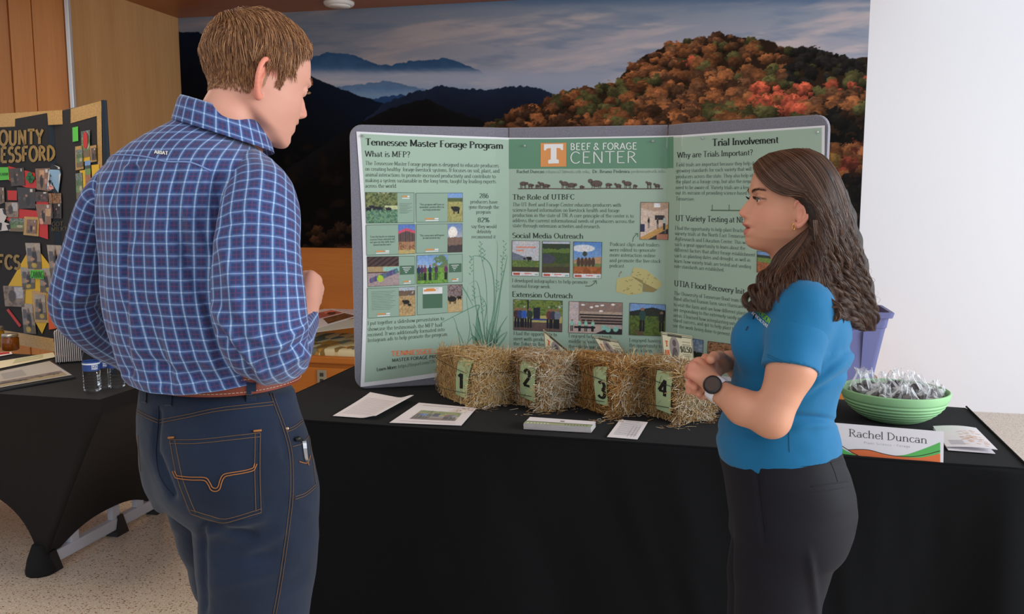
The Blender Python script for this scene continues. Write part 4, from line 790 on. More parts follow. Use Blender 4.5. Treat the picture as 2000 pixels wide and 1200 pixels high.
# ================================================================== STRANDS (straw, hair)
def strand_mat(name, stops, rough=.5, spec=.4, sheen=0.0):
    if name in MATS: return MATS[name]
    m = mat(name, stops[0][1], rough, spec=spec, sheen=sheen); nt = m.node_tree; b = nt.nodes['Principled BSDF']
    h = nt.nodes.new('ShaderNodeHairInfo'); r = nt.nodes.new('ShaderNodeValToRGB'); e = r.color_ramp.elements
    e[0].color = rgba(stops[0][1]); e[0].position = 0; e[1].position = stops[-1][0]; e[1].color = rgba(stops[-1][1])
    for p, c in stops[1:-1]: q = e.new(p); q.color = rgba(c)
    nt.links.new(h.outputs['Random'], r.inputs[0]); nt.links.new(r.outputs[0], b.inputs['Base Color']); return m
def strands(name, P, rad, m, parent=None, tip=.3):
    """P (n,k,3) world points -> one hair curves object"""
    P = np.asarray(P, np.float32); n, k = P.shape[:2]
    hc = bpy.data.hair_curves.new(name); hc.add_curves([k] * n)
    hc.position_data.foreach_set('vector', P.reshape(-1))
    r = np.broadcast_to(np.asarray(rad, float).reshape(-1, 1), (n, 1)) * np.interp(np.linspace(0, 1, k), [0, .6, 1], [1, .9, tip])[None]
    a = hc.attributes.get('radius') or hc.attributes.new('radius', 'FLOAT', 'POINT'); a.data.foreach_set('value', r.astype(np.float32).ravel())
    hc.materials.append(m); o = bpy.data.objects.new(name, hc); COL.objects.link(o)
    if parent is not None: adopt(parent, o)
    return o
# ================================================================== HAY BALES
BA = math.radians(43); axis = np.array([-math.sin(BA), math.cos(BA), 0]); side = np.array([math.cos(BA), math.sin(BA), 0]); upz = np.array([0, 0, 1.0])
M_HAYB = mat('packed_hay', (120, 88, 48), .9, bump=(90, .9), vary=(30, .5))
HAYC = [strand_mat('straw_gold', [(0, (128, 94, 50)), (.25, (198, 160, 100)), (.5, (220, 188, 132)), (.75, (160, 122, 70)), (1, (236, 212, 166))], .55),
        strand_mat('straw_mixed', [(0, (112, 72, 38)), (.25, (190, 148, 92)), (.55, (150, 106, 58)), (.8, (206, 186, 150)), (1, (232, 224, 204))], .55),
        strand_mat('straw_rust', [(0, (112, 70, 32)), (.3, (164, 116, 58)), (.6, (196, 152, 90)), (.85, (140, 96, 46)), (1, (214, 184, 132))], .55),
        strand_mat('straw_brown', [(0, (116, 80, 42)), (.3, (172, 130, 72)), (.6, (190, 156, 102)), (.85, (132, 94, 50)), (1, (224, 206, 172))], .55)]
M_PALE = strand_mat('straw_pale', [(0, (176, 160, 128)), (.4, (224, 214, 190)), (.7, (160, 148, 120)), (1, (238, 232, 220))], .5)
M_TAG = mat('green_card', (170, 192, 146), .7); M_NUM = mat('black_marker', (16, 18, 18), .5); M_TWINE = mat('dark_twine', (58, 56, 44), .8)
HB, WB, LB = .177, .154, .29
FC = {1: (924, 797), 2: (1054, 804), 3: (1196, 815), 4: (1326, 828)}
TAGS = {1: [(893, 698), (918, 706), (911, 780), (889, 771)], 2: [(1015, 705), (1044, 711), (1045, 788), (1016, 774)], 3: [(1156.5, 717), (1181, 717.5), (1187.5, 794), (1164, 788)], 4: [(1280, 724), (1311.5, 728), (1309, 810), (1281, 799)]}
NUMP = {1: ((893, 758.5), (906.5, 760), 29), 2: ((1021, 752), (1036, 756.5), 31), 3: ((1166.5, 775), (1183.5, 780), 31), 4: ((1285.5, 771), (1303.5, 776.5), 31)}
BALES = {}
for k in (1, 2, 3, 4):
    rs = np.random.RandomState(40 + k); Fp = onz(*[np.float64(t) for t in FC[k]], ZT + .004); Fp = np.asarray(Fp).reshape(3)
    ctr = Fp + axis * LB / 2 + side * WB / 2 + upz * (HB / 2 - .004); BALES[k] = (Fp, ctr)
    lab = {1: 'pale golden hay bale with the number 1 card, leftmost in the row', 2: 'hay bale with the number 2 card and wispy white ends', 3: 'rusty brown hay bale with the number 3 card', 4: 'hay bale with the number 4 card next to the clasped hands'}[k]
    bale = thing('hay_bale', lab, 'hay bale', tuple(ctr - upz * HB / 2), 'miniature hay bales in a row on the table')
    R3 = np.stack([side, axis, upz], 1)
    bm = bmesh.new(); bmesh.ops.create_cube(bm, size=2); bmesh.ops.subdivide_edges(bm, edges=bm.edges[:], cuts=9, use_grid_fill=True)
    for v in bm.verts:
        p = np.array(v.co[:]); q = p / max(1e-6, (np.abs(p) ** 4).sum() ** .25)
        q = q * (1 - .05 * (p[2] < -.9)) ; l = q * [WB / 2, LB / 2, HB / 2]; nz = mnoise.noise(Vector(l * 22) + Vector((k, 0, 0))) * .009
        l = l * (1 + nz * 5) * .95; v.co = Vector(ctr + R3 @ l)
    bm.verts.index_update(); V = np.array([v.co[:] for v in bm.verts]); Fc = [[v.index for v in f.verts] for f in bm.faces]; bm.free()
    core = mesh('packed_core', V, Fc, M_HAYB, smooth=True); adopt(bale, core)
    n = 5200; K = 6
    def n3s(P, f): return vnoise(P[:, 0] * f + P[:, 2], P[:, 1] * f, 3) + .5 * vnoise(P[:, 0] * f * 2.3, P[:, 1] * f * 2.3 + P[:, 2], 5) - .75
    def surf(n, faces):
        f = rs.choice(len(faces), n, p=np.array([q[3] for q in faces]) / sum(q[3] for q in faces)); out = np.zeros((n, 3)); N = np.zeros((n, 3)); A = np.zeros((n, 3)); B = np.zeros((n, 3))
        for i, (nn, aa, bb, _, hn, ha, hb) in enumerate(faces):
            w = f == i; u = rs.uniform(-1, 1, w.sum()) * ha; v = rs.uniform(-1, 1, w.sum()) * hb; rr = np.clip(np.hypot(u / ha, v / hb) - .80, 0, .6)
            out[w] = ctr + nn * (hn * (1 - rr[:, None] * .34 + .10 * n3s(np.stack([u, v, u * 0], 1) + hn * 7 + k, 14)[:, None])) + aa * u[:, None] + bb * v[:, None]; N[w] = nn; A[w] = aa; B[w] = bb
        return out, N, A, B, f
    faces = [(-side, axis, upz, 1.5, WB / 2, LB / 2, HB / 2), (-axis, side, upz, 1.6, LB / 2, WB / 2, HB / 2), (upz, side, axis, 1.6, HB / 2, WB / 2, LB / 2), (side, axis, upz, .6, WB / 2, LB / 2, HB / 2), (axis, side, upz, .3, LB / 2, WB / 2, HB / 2)]
    P0, N, A, B, f = surf(n, faces)
    th = rs.uniform(0, math.pi * 2, n); th = np.where(f == 0, rs.normal(math.pi / 2, .55, n), np.where(f == 2, rs.normal(0, .8, n), th))
    D = A * np.cos(th)[:, None] + B * np.sin(th)[:, None]; S_ = np.cross(N, D)
    Lh = rs.uniform(.008, .036, n) * rs.choice([1, 1, 1, 1.5], n); cv = rs.normal(0, .45, n); lift = np.abs(rs.normal(0, .005, n)) + .0005; st = rs.normal(0, .16, n)
    t = np.linspace(-1, 1, K)[None, :, None]
    P = P0[:, None] + D[:, None] * t * Lh[:, None, None] + S_[:, None] * (t ** 2) * (cv * Lh)[:, None, None] + N[:, None] * (lift[:, None, None] + t * (st * Lh)[:, None, None] - .35 * (t ** 2) * Lh[:, None, None] * .25)
    P[..., 2] = np.maximum(P[..., 2], ZT + .004)
    o = strands('straw', P, rs.uniform(.00045, .0011, n), HAYC[k - 1], tip=.7); adopt(bale, o); tag(o, kind='stuff')
    # pale wisps on the end face
    n = {1: 260, 2: 620, 3: 260, 4: 560}[k]
    P0, N, A, B, f = surf(n, [(-axis, side, upz, 1, LB / 2, WB / 2 * .95, HB / 2 * .9), (upz, side, axis, .25 if k != 1 else .6, HB / 2, WB / 2, LB / 2)])
    th = rs.uniform(0, 6.28, n); D = A * np.cos(th)[:, None] + B * np.sin(th)[:, None]; S_ = np.cross(N, D); Lh = rs.uniform(.012, .05, n); cv = rs.normal(0, .4, n); st = rs.normal(.05, .32, n)
    P = P0[:, None] + D[:, None] * t * Lh[:, None, None] + S_[:, None] * (t ** 2) * (cv * Lh)[:, None, None] + N[:, None] * (.003 + np.abs(t * (st * Lh)[:, None, None]))
    P[..., 2] = np.maximum(P[..., 2], ZT + .004)
    o = strands('pale_straw', P, rs.uniform(.0005, .0011, n), M_PALE, tip=.6); adopt(bale, o); tag(o, kind='stuff')
    # card tag on the left face
    tp = Fp - side * .016; f_tag = lambda x, y, e=0.0: onplane(np.asarray(x, float), np.asarray(y, float), tp - side * e, side)
    q = np.array(TAGS[k], float); gq, gu = np.meshgrid(np.linspace(0, 1, 9), np.linspace(0, 1, 4), indexing='ij'); gq = gq[..., None]; gu = gu[..., None]
    G = (q[0] * (1 - gu) + q[1] * gu) * (1 - gq) + (q[3] * (1 - gu) + q[2] * gu) * gq
    bendf = lambda y0, y1: None
    def bend(P3, s): P3 = P3.copy(); P3 += side * (.012 * (np.abs((P3[:, 2:3] - ctr[2]) / (HB / 2)) ** 3)); return P3
    W3 = bend(f_tag(G[..., 0].ravel(), G[..., 1].ravel()), 0)
    tg = mesh('number_card', np.concatenate([W3, W3 + side * .0012]), gridF(9, 4)[:, ::-1].tolist() + (gridF(9, 4) + 36).tolist(), M_TAG); adopt(bale, tg)
    pn = Print(); a, b, h = NUMP[k]; pn.text(str(k), a, b, h, serif=False, thin=.15, thick=.21)
    nm = pn.build('numeral', M_NUM, lambda x, y: bend(f_tag(x, y, .0012), 0)); nm.parent = tg
    # twine around the bale at two heights
    for zf in (.27, -.25):
        zc = ctr[2] + zf * HB; pts = []
        for sx, sy in ((-1, -1), (-1, 0), (-1, 1), (0, 1), (1, 1), (1, 0), (1, -1), (0, -1)):
            off = 1.21 if sx == -1 and abs(sy) < 1 else 1.08; pts.append(ctr + side * sx * (WB / 2 * off + .006 * (sx == -1)) + axis * sy * (LB / 2 * 1.04) + upz * (zf * HB + .012 * sy * (1 if zf > 0 else -1)))
        pts.append(pts[0]); tw = mesh('twine', *tube(cr(np.array(pts), 60), .0011, 5), M_TWINE, smooth=True); adopt(bale, tw)
# loose straw on the cloth
rs = np.random.RandomState(77); n = 260; P0 = np.zeros((n, 3))
for i in range(n):
    k = rs.randint(1, 5); b = BALES[k][0]; d = rs.uniform(-.1, .2); P0[i] = b + side * d - axis * abs(rs.normal(0, .035)) + [0, 0, 0]
P0[:, 2] = ZT + .004; th = rs.uniform(0, 6.28, n); D = np.stack([np.cos(th), np.sin(th), th * 0], 1); S_ = np.stack([-np.sin(th), np.cos(th), th * 0], 1); Lh = rs.uniform(.002, .02, n); t = np.linspace(-1, 1, 5)[None, :, None]
P = P0[:, None] + D[:, None] * t * Lh[:, None, None] + S_[:, None] * t ** 2 * (rs.normal(0, .4, n) * Lh)[:, None, None]; P[..., 2] += .001 + .003 * (t[..., 0] ** 2) * rs.rand(n, 1)
o = strands('loose_straw', P, .0006, HAYC[1]); tag(o, 'loose straw and chaff scattered on the black cloth before the bales', 'straw', kind='stuff')
# ================================================================== PRICE CARDS stuck in the bales
M_BILL = mat('cream_card', (214, 206, 172), .6); M_BILLD = mat('bill_ink', (92, 90, 72), .6); M_RED = mat('orange_red_ink', (214, 106, 58), .6)
def bill(corners, dist, label, price, lean=0.0):
    q = np.array(corners, float); c = q.mean(0); p0 = atd(c[0], c[1], dist); nrm = -HF.copy(); nrm = nrm * math.cos(lean) + upz * math.sin(lean)
    f = lambda x, y, e=0.0: onplane(np.asarray(x, float), np.asarray(y, float), p0 + nrm * e, nrm)
    L = lambda s, t: (q[0] * (1 - s) + q[1] * s) * (1 - t) + (q[3] * (1 - s) + q[2] * s) * t
    W = f(q[:, 0], q[:, 1]); o = mesh('price_card', np.concatenate([W, W - nrm * .001]), [[0, 1, 2, 3], [7, 6, 5, 4], [0, 4, 5, 1], [1, 5, 6, 2], [2, 6, 7, 3], [3, 7, 4, 0]], M_BILL)
    origin(o, W.mean(0)); tag(o, label, 'card', 'printed price cards stuck in the hay bales')
    b = Print(); fr_ = [L(.02, .03), L(.98, .03), L(.98, .97), L(.02, .97), L(.02, .03)]; b.line(fr_, 1.2); b.poly([L(.2, .05), L(.66, .05), L(.66, .14), L(.2, .14)]); b.line([L(.04, .09), L(.96, .09)], 1.6)
    for tt_ in (.27, .37, .42, .74, .8): b.line([L(.66, tt_), L(.92, tt_)], .8)
    ex = np.array(L(1, 0)) - L(0, 0); uy = np.array(L(0, 0)) - L(0, 1); hh = np.hypot(*uy)
    b.text(price, L(.58, .66), L(.96, .66), .2 * hh, up=uy / hh, thin=.12, thick=.26); attach(o, b.build('card_print', M_BILLD, lambda x, y: f(x, y, .0006)))
    pt = np.linspace(0, 2 * math.pi, 25)[:-1]; im = Print(); im.poly([L(.40 + .16 * math.cos(a), .52 + .40 * math.sin(a)) for a in pt]); attach(o, im.build('portrait_oval', mat('portrait_grey', (150, 138, 132), .6), lambda x, y: f(x, y, .0008)))
    im = Print(); im.poly([L(.40 + .06 * math.cos(a), .36 + .13 * math.sin(a)) for a in pt]); im.poly([L(.30, .88), L(.33, .62), L(.37, .52), L(.44, .52), L(.48, .62), L(.5, .88)]); attach(o, im.build('portrait_figure', mat('portrait_dark', (92, 82, 80), .6), lambda x, y: f(x, y, .0011)))
    r = Print(); r.text('T', L(.1, .52), L(.21, .52), .2 * hh, up=uy / hh, thin=.16, thick=.26); r.poly([L(.08, .64), L(.13, .64), L(.13, .84), L(.08, .84)]); r.poly([L(.15, .64), L(.22, .64), L(.22, .84), L(.15, .84)]); attach(o, r.build('card_logo', M_RED, lambda x, y: f(x, y, .0008)))
bill([(1061, 643), (1121, 694), (1130, 738), (1064, 690)], 3.33, 'cream price card tilted steeply in the top of bale 2', '$0.42')
bill([(1157, 656), (1206, 665), (1236, 714), (1186, 703)], 3.36, 'cream price card leaning over in the top of bale 3', '$0.38', .35)
bill([(1291, 648), (1351.7, 657), (1355.5, 708), (1296, 702)], 3.22, 'cream price card reading $0.50 standing upright in bale 4', '$0.50')
# ================================================================== PAPERS ON THE MAIN TABLE
def text_lines(o, f, rows, m=INKG, w=.0009, name='printed_text'):
    """printed lines on a sheet, rows = (u0, u1, v)"""
    V = []; Fc = []
    for (u0, u1, v, *h) in rows:
        h = h[0] if h else .006
        us = np.linspace(u0, u1, 8); A = f(us, np.full(8, v)); B = f(us, np.full(8, v + h)); k = len(V) and sum(len(x) for x in V); k = k or 0
        V += [A, B]; Fc += [[k + i, k + i + 1, k + 9 + i, k + 8 + i] for i in range(7)]
    return attach(o, mesh(name, np.concatenate(V), Fc, m))
def img_on(o, f, img, u0, v0, u1, v1, name='printed_photo'):
    h, w = img.shape[:2]; v, u = np.meshgrid(np.linspace(v0, v1, h), np.linspace(u0, u1, w), indexing='ij'); return attach(o, mesh(name, f(u.ravel(), v.ravel()), gridF(h, w)[:, ::-1], M_PRINT, col=lin(np.clip(img, 0, 255)).reshape(-1, 3)))
ZP = ZT + .0035
o, f = sheet_on('printed_sheet', [(723, 770), (808, 783), (734, 819), (650, 813)], ZP, 'curled white printed sheet, left one of two beside the poster board', PAPER, lift=lambda u, v: .020 * sstep(.62, 1, u) ** 1.3 * (1 - .45 * v) + .006 * (1 - v) ** 4 * (1 - u))
text_lines(o, f, [(.1, .9 - .1 * (i % 3), .2 + .055 * i, .008) for i in range(13)], mat('faint_pink_ink', (206, 190, 196), .7))
o, f = sheet_on('printed_sheet', [(818.4, 787.5), (931, 797.6), (900.8, 832), (760.8, 826.4)], ZP, 'white sheet with a landscape photo at the table edge', PAPER)
img_on(o, f, pic('outdoor', 70, 36, 5) * .6 + 90, .2, .36, .86, .8); text_lines(o, f, [(.12, .9, .1, .02), (.1, .9, .9, .012)], mat('faint_pink_ink'))
M_STK = mat('card_edges', (206, 200, 198), .7, bump=(30, .8, (1, 1, 60)))
q = onz(np.array([1035.2, 1163.2, 1154.5, 1022.5]), np.array([814.8, 823.8, 834.8, 827.7]), ZT + .0215); st = MB(); rs = np.random.RandomState(4)
for k in range(12):
    z0 = ZT + .003 + k * .00154; off = np.array([*(rs.uniform(-.0006, .0006, 2)), 0]); A = q + off; A = A.copy(); A[:, 2] = z0; B = A.copy(); B[:, 2] = z0 + .0013; st.add(np.concatenate([A, B]), [[3, 2, 1, 0], [4, 5, 6, 7], [0, 1, 5, 4], [1, 2, 6, 5], [2, 3, 7, 6], [3, 0, 4, 7]])
o = st.build('postcard_stack', M_STK); origin(o, q.mean(0)); tag(o, 'neat stack of white postcards with a green strip, near the table edge', 'postcards')
Lq = lambda s, t, e: (q[0] * (1 - s) + q[1] * s) * (1 - t) + (q[3] * (1 - s) + q[2] * s) * t + np.array([0, 0, e])
mb = MB().quad(Lq(0, 1, .0002), Lq(1, 1, .0002), Lq(1, 0, .0002), Lq(0, 0, .0002)); attach(o, mb.build('top_card', PAPER))
mb = MB().quad(Lq(0, .98, .0006), Lq(1, .98, .0006), Lq(1, .66, .0006), Lq(0, .66, .0006)); attach(o, mb.build('green_strip', mat('strip_green', (164, 178, 134), .6)))
mb = MB(); mb.quad(Lq(0, .68, .0008), Lq(1, .68, .0008), Lq(1, .6, .0008), Lq(0, .6, .0008))
for s in np.arange(.6, .95, .045): mb.quad(Lq(s, .92, .0009), Lq(s + .02, .92, .0009), Lq(s + .02, .78, .0009), Lq(s, .78, .0009))
mb.quad(Lq(.5, .42, .0008), Lq(.56, .42, .0008), Lq(.56, .3, .0008), Lq(.5, .3, .0008)); attach(o, mb.build('cattle_marks', mat('mark_ink', (110, 108, 100), .6)))
mb = MB(); [mb.quad(Lq(s, .9, .0009), Lq(s + .025, .9, .0009), Lq(s + .025, .8, .0009), Lq(s, .8, .0009)) for s in np.arange(.04, .38, .05)]; attach(o, mb.build('pale_marks', M_WP))
o, f = sheet_on('small_form', [(1210.7, 820.8), (1265.2, 825.5), (1244.8, 859), (1185.7, 854.2)], ZP, 'small white form with a printed table, right of the postcards', PAPER)
text_lines(o, f, [(.14, .9, .16 + .06 * i, .012) for i in range(12)] + [(.25, .75, .07, .014)], mat('form_ink', (176, 178, 186), .7))
mb = [(a, a + .012, .3, .62) for a in (.62, .74, .84)]; text_lines(o, f, mb, mat('form_ink'), name='form_rules')
# name sign, booklet
q = np.array([(1628, 826), (1843.6, 843.5), (1842.4, 905), (1627, 885)], float); sb = onz(1634, 886, ZT + .002); sb = np.asarray(sb).reshape(3); sr = np.asarray(onz(1842.4, 905, ZT + .002)).reshape(3); e = (sr - sb) / np.linalg.norm(sr - sb); nrm = np.cross(e, upz); nrm = nrm * math.cos(.22) + upz * math.sin(.22)
f_sign = lambda x, y, e_=0.0: onplane(np.asarray(x, float), np.asarray(y, float), sb + nrm * e_, nrm)
W = f_sign(q[:, 0], q[:, 1]); back = np.stack([W[0], W[1], W[2] + np.cross(upz, e) * .07, W[3] + np.cross(upz, e) * .07]); back[2:, 2] = ZT + .002
V = np.concatenate([W, W - nrm * .0012, back]); o = mesh('name_sign', V, [[0, 1, 2, 3], [7, 6, 5, 4], [0, 4, 5, 1], [1, 5, 6, 2], [3, 7, 4, 0], [8, 9, 10, 11][::-1]], mat('sign_card', (232, 230, 236), .5)); origin(o, sb); tag(o, 'white folded name card with orange and green waves in front of the bowl', 'sign')
def wave(x, pts): p = np.array(pts, float); xs = np.linspace(p[0, 0], p[-1, 0], 40); return np.stack([xs, np.interp(xs, *cr(p, 60).T)], 1)
def band(P_, top, bot): n = len(top); P_.poly(np.concatenate([top, bot]), [[i, i + 1, n + i + 1, n + i] for i in range(n - 1)])
C4 = lambda a, b: (1600 + a / 3.333, 560 + b / 3.333)
g = Print(); bl_ = wave(0, [C4(*p) for p in ((115, 1086), (180, 1094), (240, 1100))]); tp_ = wave(0, [C4(*p) for p in ((115, 1030), (180, 1072), (240, 1097))]); band(g, tp_, bl_)
tp_ = wave(0, [C4(*p) for p in ((460, 1104), (560, 1096), (650, 1068), (720, 1042), (788, 1014))]); bt_ = wave(0, [C4(*p) for p in ((460, 1106), (560, 1116), (650, 1118), (720, 1108), (788, 1086))]); band(g, tp_, bt_)
attach(o, g.build('green_waves', mat('sign_green', (88, 184, 92), .5), lambda x, y: f_sign(x, y, .0004)))
g = Print(); tp_ = wave(0, [C4(*p) for p in ((186, 1064), (260, 1062), (330, 1068), (420, 1092), (540, 1110), (650, 1114), (720, 1104), (788, 1088))]); bt_ = wave(0, [C4(*p) for p in ((186, 1066), (240, 1098), (330, 1108), (420, 1116), (540, 1126), (650, 1136), (720, 1142), (788, 1147))]); band(g, tp_, bt_)
attach(o, g.build('orange_wave', mat('sign_orange', (226, 112, 56), .5), lambda x, y: f_sign(x, y, .0005)))
g = Print(); g.line(cr([C4(*p) for p in ((188, 1064), (260, 1061), (330, 1066), (420, 1090), (500, 1104), (600, 1108), (690, 1096), (788, 1070))], 40), 1.3); g.line(cr([C4(*p) for p in ((117, 1018), (160, 1046), (210, 1078), (252, 1099))], 20), 1.3)
attach(o, g.build('black_waves', mat('sign_black', (34, 26, 22), .5), lambda x, y: f_sign(x, y, .0008)))
g = Print(); g.text('Rachel Duncan', C4(192, 976), C4(706, 1024), 14.8, up=(-.01, -1), thin=.05, thick=.085); attach(o, g.build('name_lettering', mat('sign_ink', (62, 60, 64), .5), lambda x, y: f_sign(x, y, .0006)))
g = Print(); g.text('Plant Science - Forage', C4(292, 1024), C4(596, 1050), 4.6, serif=False, tracking=.25, thin=.1, thick=.1, seg=45); attach(o, g.build('small_lettering', mat('sign_grey', (178, 178, 186), .5), lambda x, y: f_sign(x, y, .0006)))
for k, dz in ((0, 0), (1, .004)):
    if k == 0: bk, fb = sheet_on('booklet', [(1822, 838), (1905, 846), (1944, 887), (1852, 880)], ZP, 'open white booklet with faint orange drawing, right of the name card', PAPER, cat='booklet')
    else:
        b2, f2 = sheet_on('page', [(1822, 835), (1906, 843.5), (1948, 885), (1848, 875)], ZP + .003, None, PAPER, cat=None, lift=lambda u, v: .003 + .010 * np.sin(u * 2.2) * (1 - .3 * v)); adopt(bk, b2)
        w = b2.location.copy(); b2.matrix_parent_inverse = Matrix.Translation(-Vector(bk.location))
bk2 = text_lines(bk, f2, [(.12, .42, .72 + .035 * i, .01) for i in range(6)], mat('form_ink'), name='printed_text')
rs = np.random.RandomState(8); text_lines(bk, f2, [(a, a + .05 + .06 * rs.rand(), .2 + .7 * rs.rand(), .02) for a in rs.uniform(.4, .85, 46)], mat('peach_ink', (240, 206, 184), .7), name='faint_drawing')
# ================================================================== BOWL WITH WRAPPED TREATS
bc = np.asarray(atd(1746, 790, 2.90)).reshape(3); bc[2] = ZT + .003; RB = .172; HBW = .104
M_BOWL = mat('green_bowl_plastic', (150, 200, 146), .5, spec=.35)
prof = [(0, .0), (.075, .0), (.08, .003)]
for i in range(1, 60):
    t = i / 59; r = .08 + (RB - .08) * (math.sin(t * math.pi / 2) ** .85); z = HBW * t * (.35 + .65 * t) ** .35
    rib = .0016 * math.sin(t * 9 * 2 * math.pi) if t < .80 else .0012; prof.append((r + rib, z))
inner = [(RB - .003, HBW + .002), (RB - .006, HBW)] + [(.08 + (RB - .087) * (math.sin(t * math.pi / 2) ** .85), .005 + (HBW - .005) * t * (.35 + .65 * t) ** .35) for t in np.linspace(.97, 0, 24)] + [(0, .005)]
bowl = MB().lathe(prof + inner, tuple(bc), 72, cap=False).build('bowl', M_BOWL, smooth=True); origin(bowl, bc); tag(bowl, 'ribbed light green plastic bowl full of wrapped dark treats', 'bowl')
M_WRAP = mat('clear_wrap', (250, 252, 255), .08, spec=1.0, bump=(70, .6)); M_DARK = mat('dark_treat', (44, 34, 36), .5, bump=(90, 1.0), spec=.5, vary=(60, .4))
nt = M_WRAP.node_tree; pb = nt.nodes['Principled BSDF']; tr = nt.nodes.new('ShaderNodeBsdfTransparent'); mxs = nt.nodes.new('ShaderNodeMixShader'); lw = nt.nodes.new('ShaderNodeLayerWeight'); lw.inputs[0].default_value = .35
nt.links.new(lw.outputs['Facing'], mxs.inputs[0]); nt.links.new(tr.outputs[0], mxs.inputs[1]); nt.links.new(pb.outputs[0], mxs.inputs[2]); nt.links.new(mxs.outputs[0], nt.nodes['Material Output'].inputs[0])
def wrapped(c, r, tw, seed, big=False):
    rs = np.random.RandomState(seed); root = thing('wrapped_treat', 'tall cellophane twist of dark treats standing above the others at the bowl rim' if big else 'small dark treat in crinkled clear plastic in the green bowl', 'treat', tuple(c - np.array([0, 0, r * .7])), 'plastic wrapped treats in the green bowl')
    V = []; n1, n2 = 14, 20
    def blob(rx, rz, amp, dz=0, sc=40, fac=False):
        V = []
        for i in range(n1 + 1):
            ph = math.pi * i / n1
            for j in range(n2):
                a = 2 * math.pi * j / n2; d = np.array([math.sin(ph) * math.cos(a), math.sin(ph) * math.sin(a), math.cos(ph)]); nz = mnoise.noise(Vector(d * 2.2 + seed)) * amp + (abs(mnoise.noise(Vector(d * 5.5 + seed * 3))) * amp if fac else 0)
                V.append(c + d * [rx, rx, rz] * (1 + nz) + [0, 0, dz])
        return np.array(V), gridF(n1 + 1, n2, True)
    V, Fc = blob(r * .82, r * .7, .35); core = mesh('filling', V, Fc, M_DARK, smooth=True)
    V, Fc = blob(r, r * .95, .55, .003, fac=True); d = V - c; up_ = np.clip(d[:, 2] / r, 0, 1.3)
    pull = sstep(.55, 1.0, up_)[:, None]; V = V + (tw - np.array([0, 0, 1.0]) * 0) * pull * (1 - .0) * r; V[:, :2] += d[:, :2] * (-.45 * pull)
    skirt = MB().add(V, Fc); top = c + tw * r + np.array([0, 0, r * .95])
    for k in range(7 if big else 4):   # crinkled frill at the twist
        a = k * 6.28 / (9 if big else 5) + rs.rand(); w = r * rs.uniform(.35, .6) * (1.3 if big else .8); dr = np.array([math.cos(a) * .6, math.sin(a) * .6, .9]); sd = np.array([-math.sin(a), math.cos(a), 0]); P = []
        for i in range(5):
            for j in range(5): u = j / 4 - .5; v = i / 4; P.append(top + dr * v * w * 1.1 + sd * u * w * (.25 + v) + np.array([0, 0, 1]) * .005 * math.sin(u * 20 + i) + dr * .004 * math.sin(u * 17))
        skirt.add(P, gridF(5, 5).tolist())
    w = skirt.build('plastic_wrap', M_WRAP, smooth=False); adopt(root, core, w)
TR = [((-.112, .0, .100), .040, (0, 0, .5), 1, True), ((-.058, -.070, .088), .040, (.3, 0, .2), 2), ((.012, -.085, .088), .040, (.1, -.1, .3), 4), ((-.025, .012, .098), .042, (-.2, 0, .4), 3), ((.052, -.01, .105), .042, (-.1, 0, .5), 5),
      ((.088, -.062, .086), .038, (.2, 0, .3), 6), ((.122, .012, .092), .036, (.2, .1, .3), 7), ((.02, .088, .098), .042, (0, 0, .4), 8), ((-.07, .082, .094), .040, (0, 0, .4), 9), ((.09, .085, .094), .036, (0, 0, .3), 10)]
for q in TR: wrapped(bc + np.array(q[0]) + np.array([0, 0, -.012]), q[1], np.array(q[2]), q[3], len(q) > 4)
# ================================================================== VIOLET STORAGE BIN ON THE BENCH
M_BIN = mat('violet_bin_plastic', (112, 117, 166), .5, spec=.4)
br = np.asarray(ony(1740, 622, 5.42)).reshape(3); xr = br[0]; zb0 = .402; zb1 = float(np.asarray(ony(1745, 612, 5.42)).reshape(3)[2])
def binring(z, t, inset=0.0):
    x1 = xr - .075 * (1 - t) - inset; x0 = xr - .56 + .05 * (1 - t) + inset; y0 = 5.44 + .035 * (1 - t) + inset; y1 = 5.82 - .035 * (1 - t) - inset; pts = []
    for cx, cy, a0 in ((x1 - .03, y0 + .03, -90), (x1 - .03, y1 - .03, 0), (x0 + .03, y1 - .03, 90), (x0 + .03, y0 + .03, 180)):
        for a in np.radians(np.linspace(a0, a0 + 90, 6)): pts.append((cx + .03 * math.cos(a), cy + .03 * math.sin(a), z))
    return np.array(pts)
hB = zb1 - zb0; rings = [binring(zb0, 0, .01), binring(zb0 + .01, .02), binring(zb0 + hB * .78, .78), binring(zb0 + hB * .79, .8, -.004), binring(zb0 + hB * .92, .92, -.004), binring(zb0 + hB * .925, .92, -.022), binring(zb1 - .004, 1, -.024), binring(zb1, 1, -.02), binring(zb1, 1, .0), binring(zb1 - .02, 1, .006), binring(zb0 + .01, .02, .008)]
V = np.concatenate(rings); k = 24; Fc = gridF(len(rings), k, True).tolist() + [list(range(k))[::-1], [(len(rings) - 1) * k + i for i in range(k)]]
binr = thing('storage_bin', 'tall violet plastic storage tote standing on the bench end', 'bin', (xr - .28, 5.63, zb0)); adopt(binr, mesh('bin_body', V, Fc, M_BIN))
mb = MB()
for x in (xr - .14, xr - .40): 
    T0 = zb0 + hB * .74
    mb.add(np.array([(x - .005, 5.475, zb0 + .02), (x + .005, 5.475, zb0 + .02), (x + .005, 5.43, T0), (x - .005, 5.43, T0), (x - .005, 5.50, zb0 + .02), (x + .005, 5.50, zb0 + .02), (x + .005, 5.47, T0), (x - .005, 5.47, T0)]), [[0, 1, 2, 3], [4, 7, 6, 5], [0, 3, 7, 4], [1, 5, 6, 2], [3, 2, 6, 7], [0, 4, 5, 1]])
adopt(binr, mb.build('rib', M_BIN))
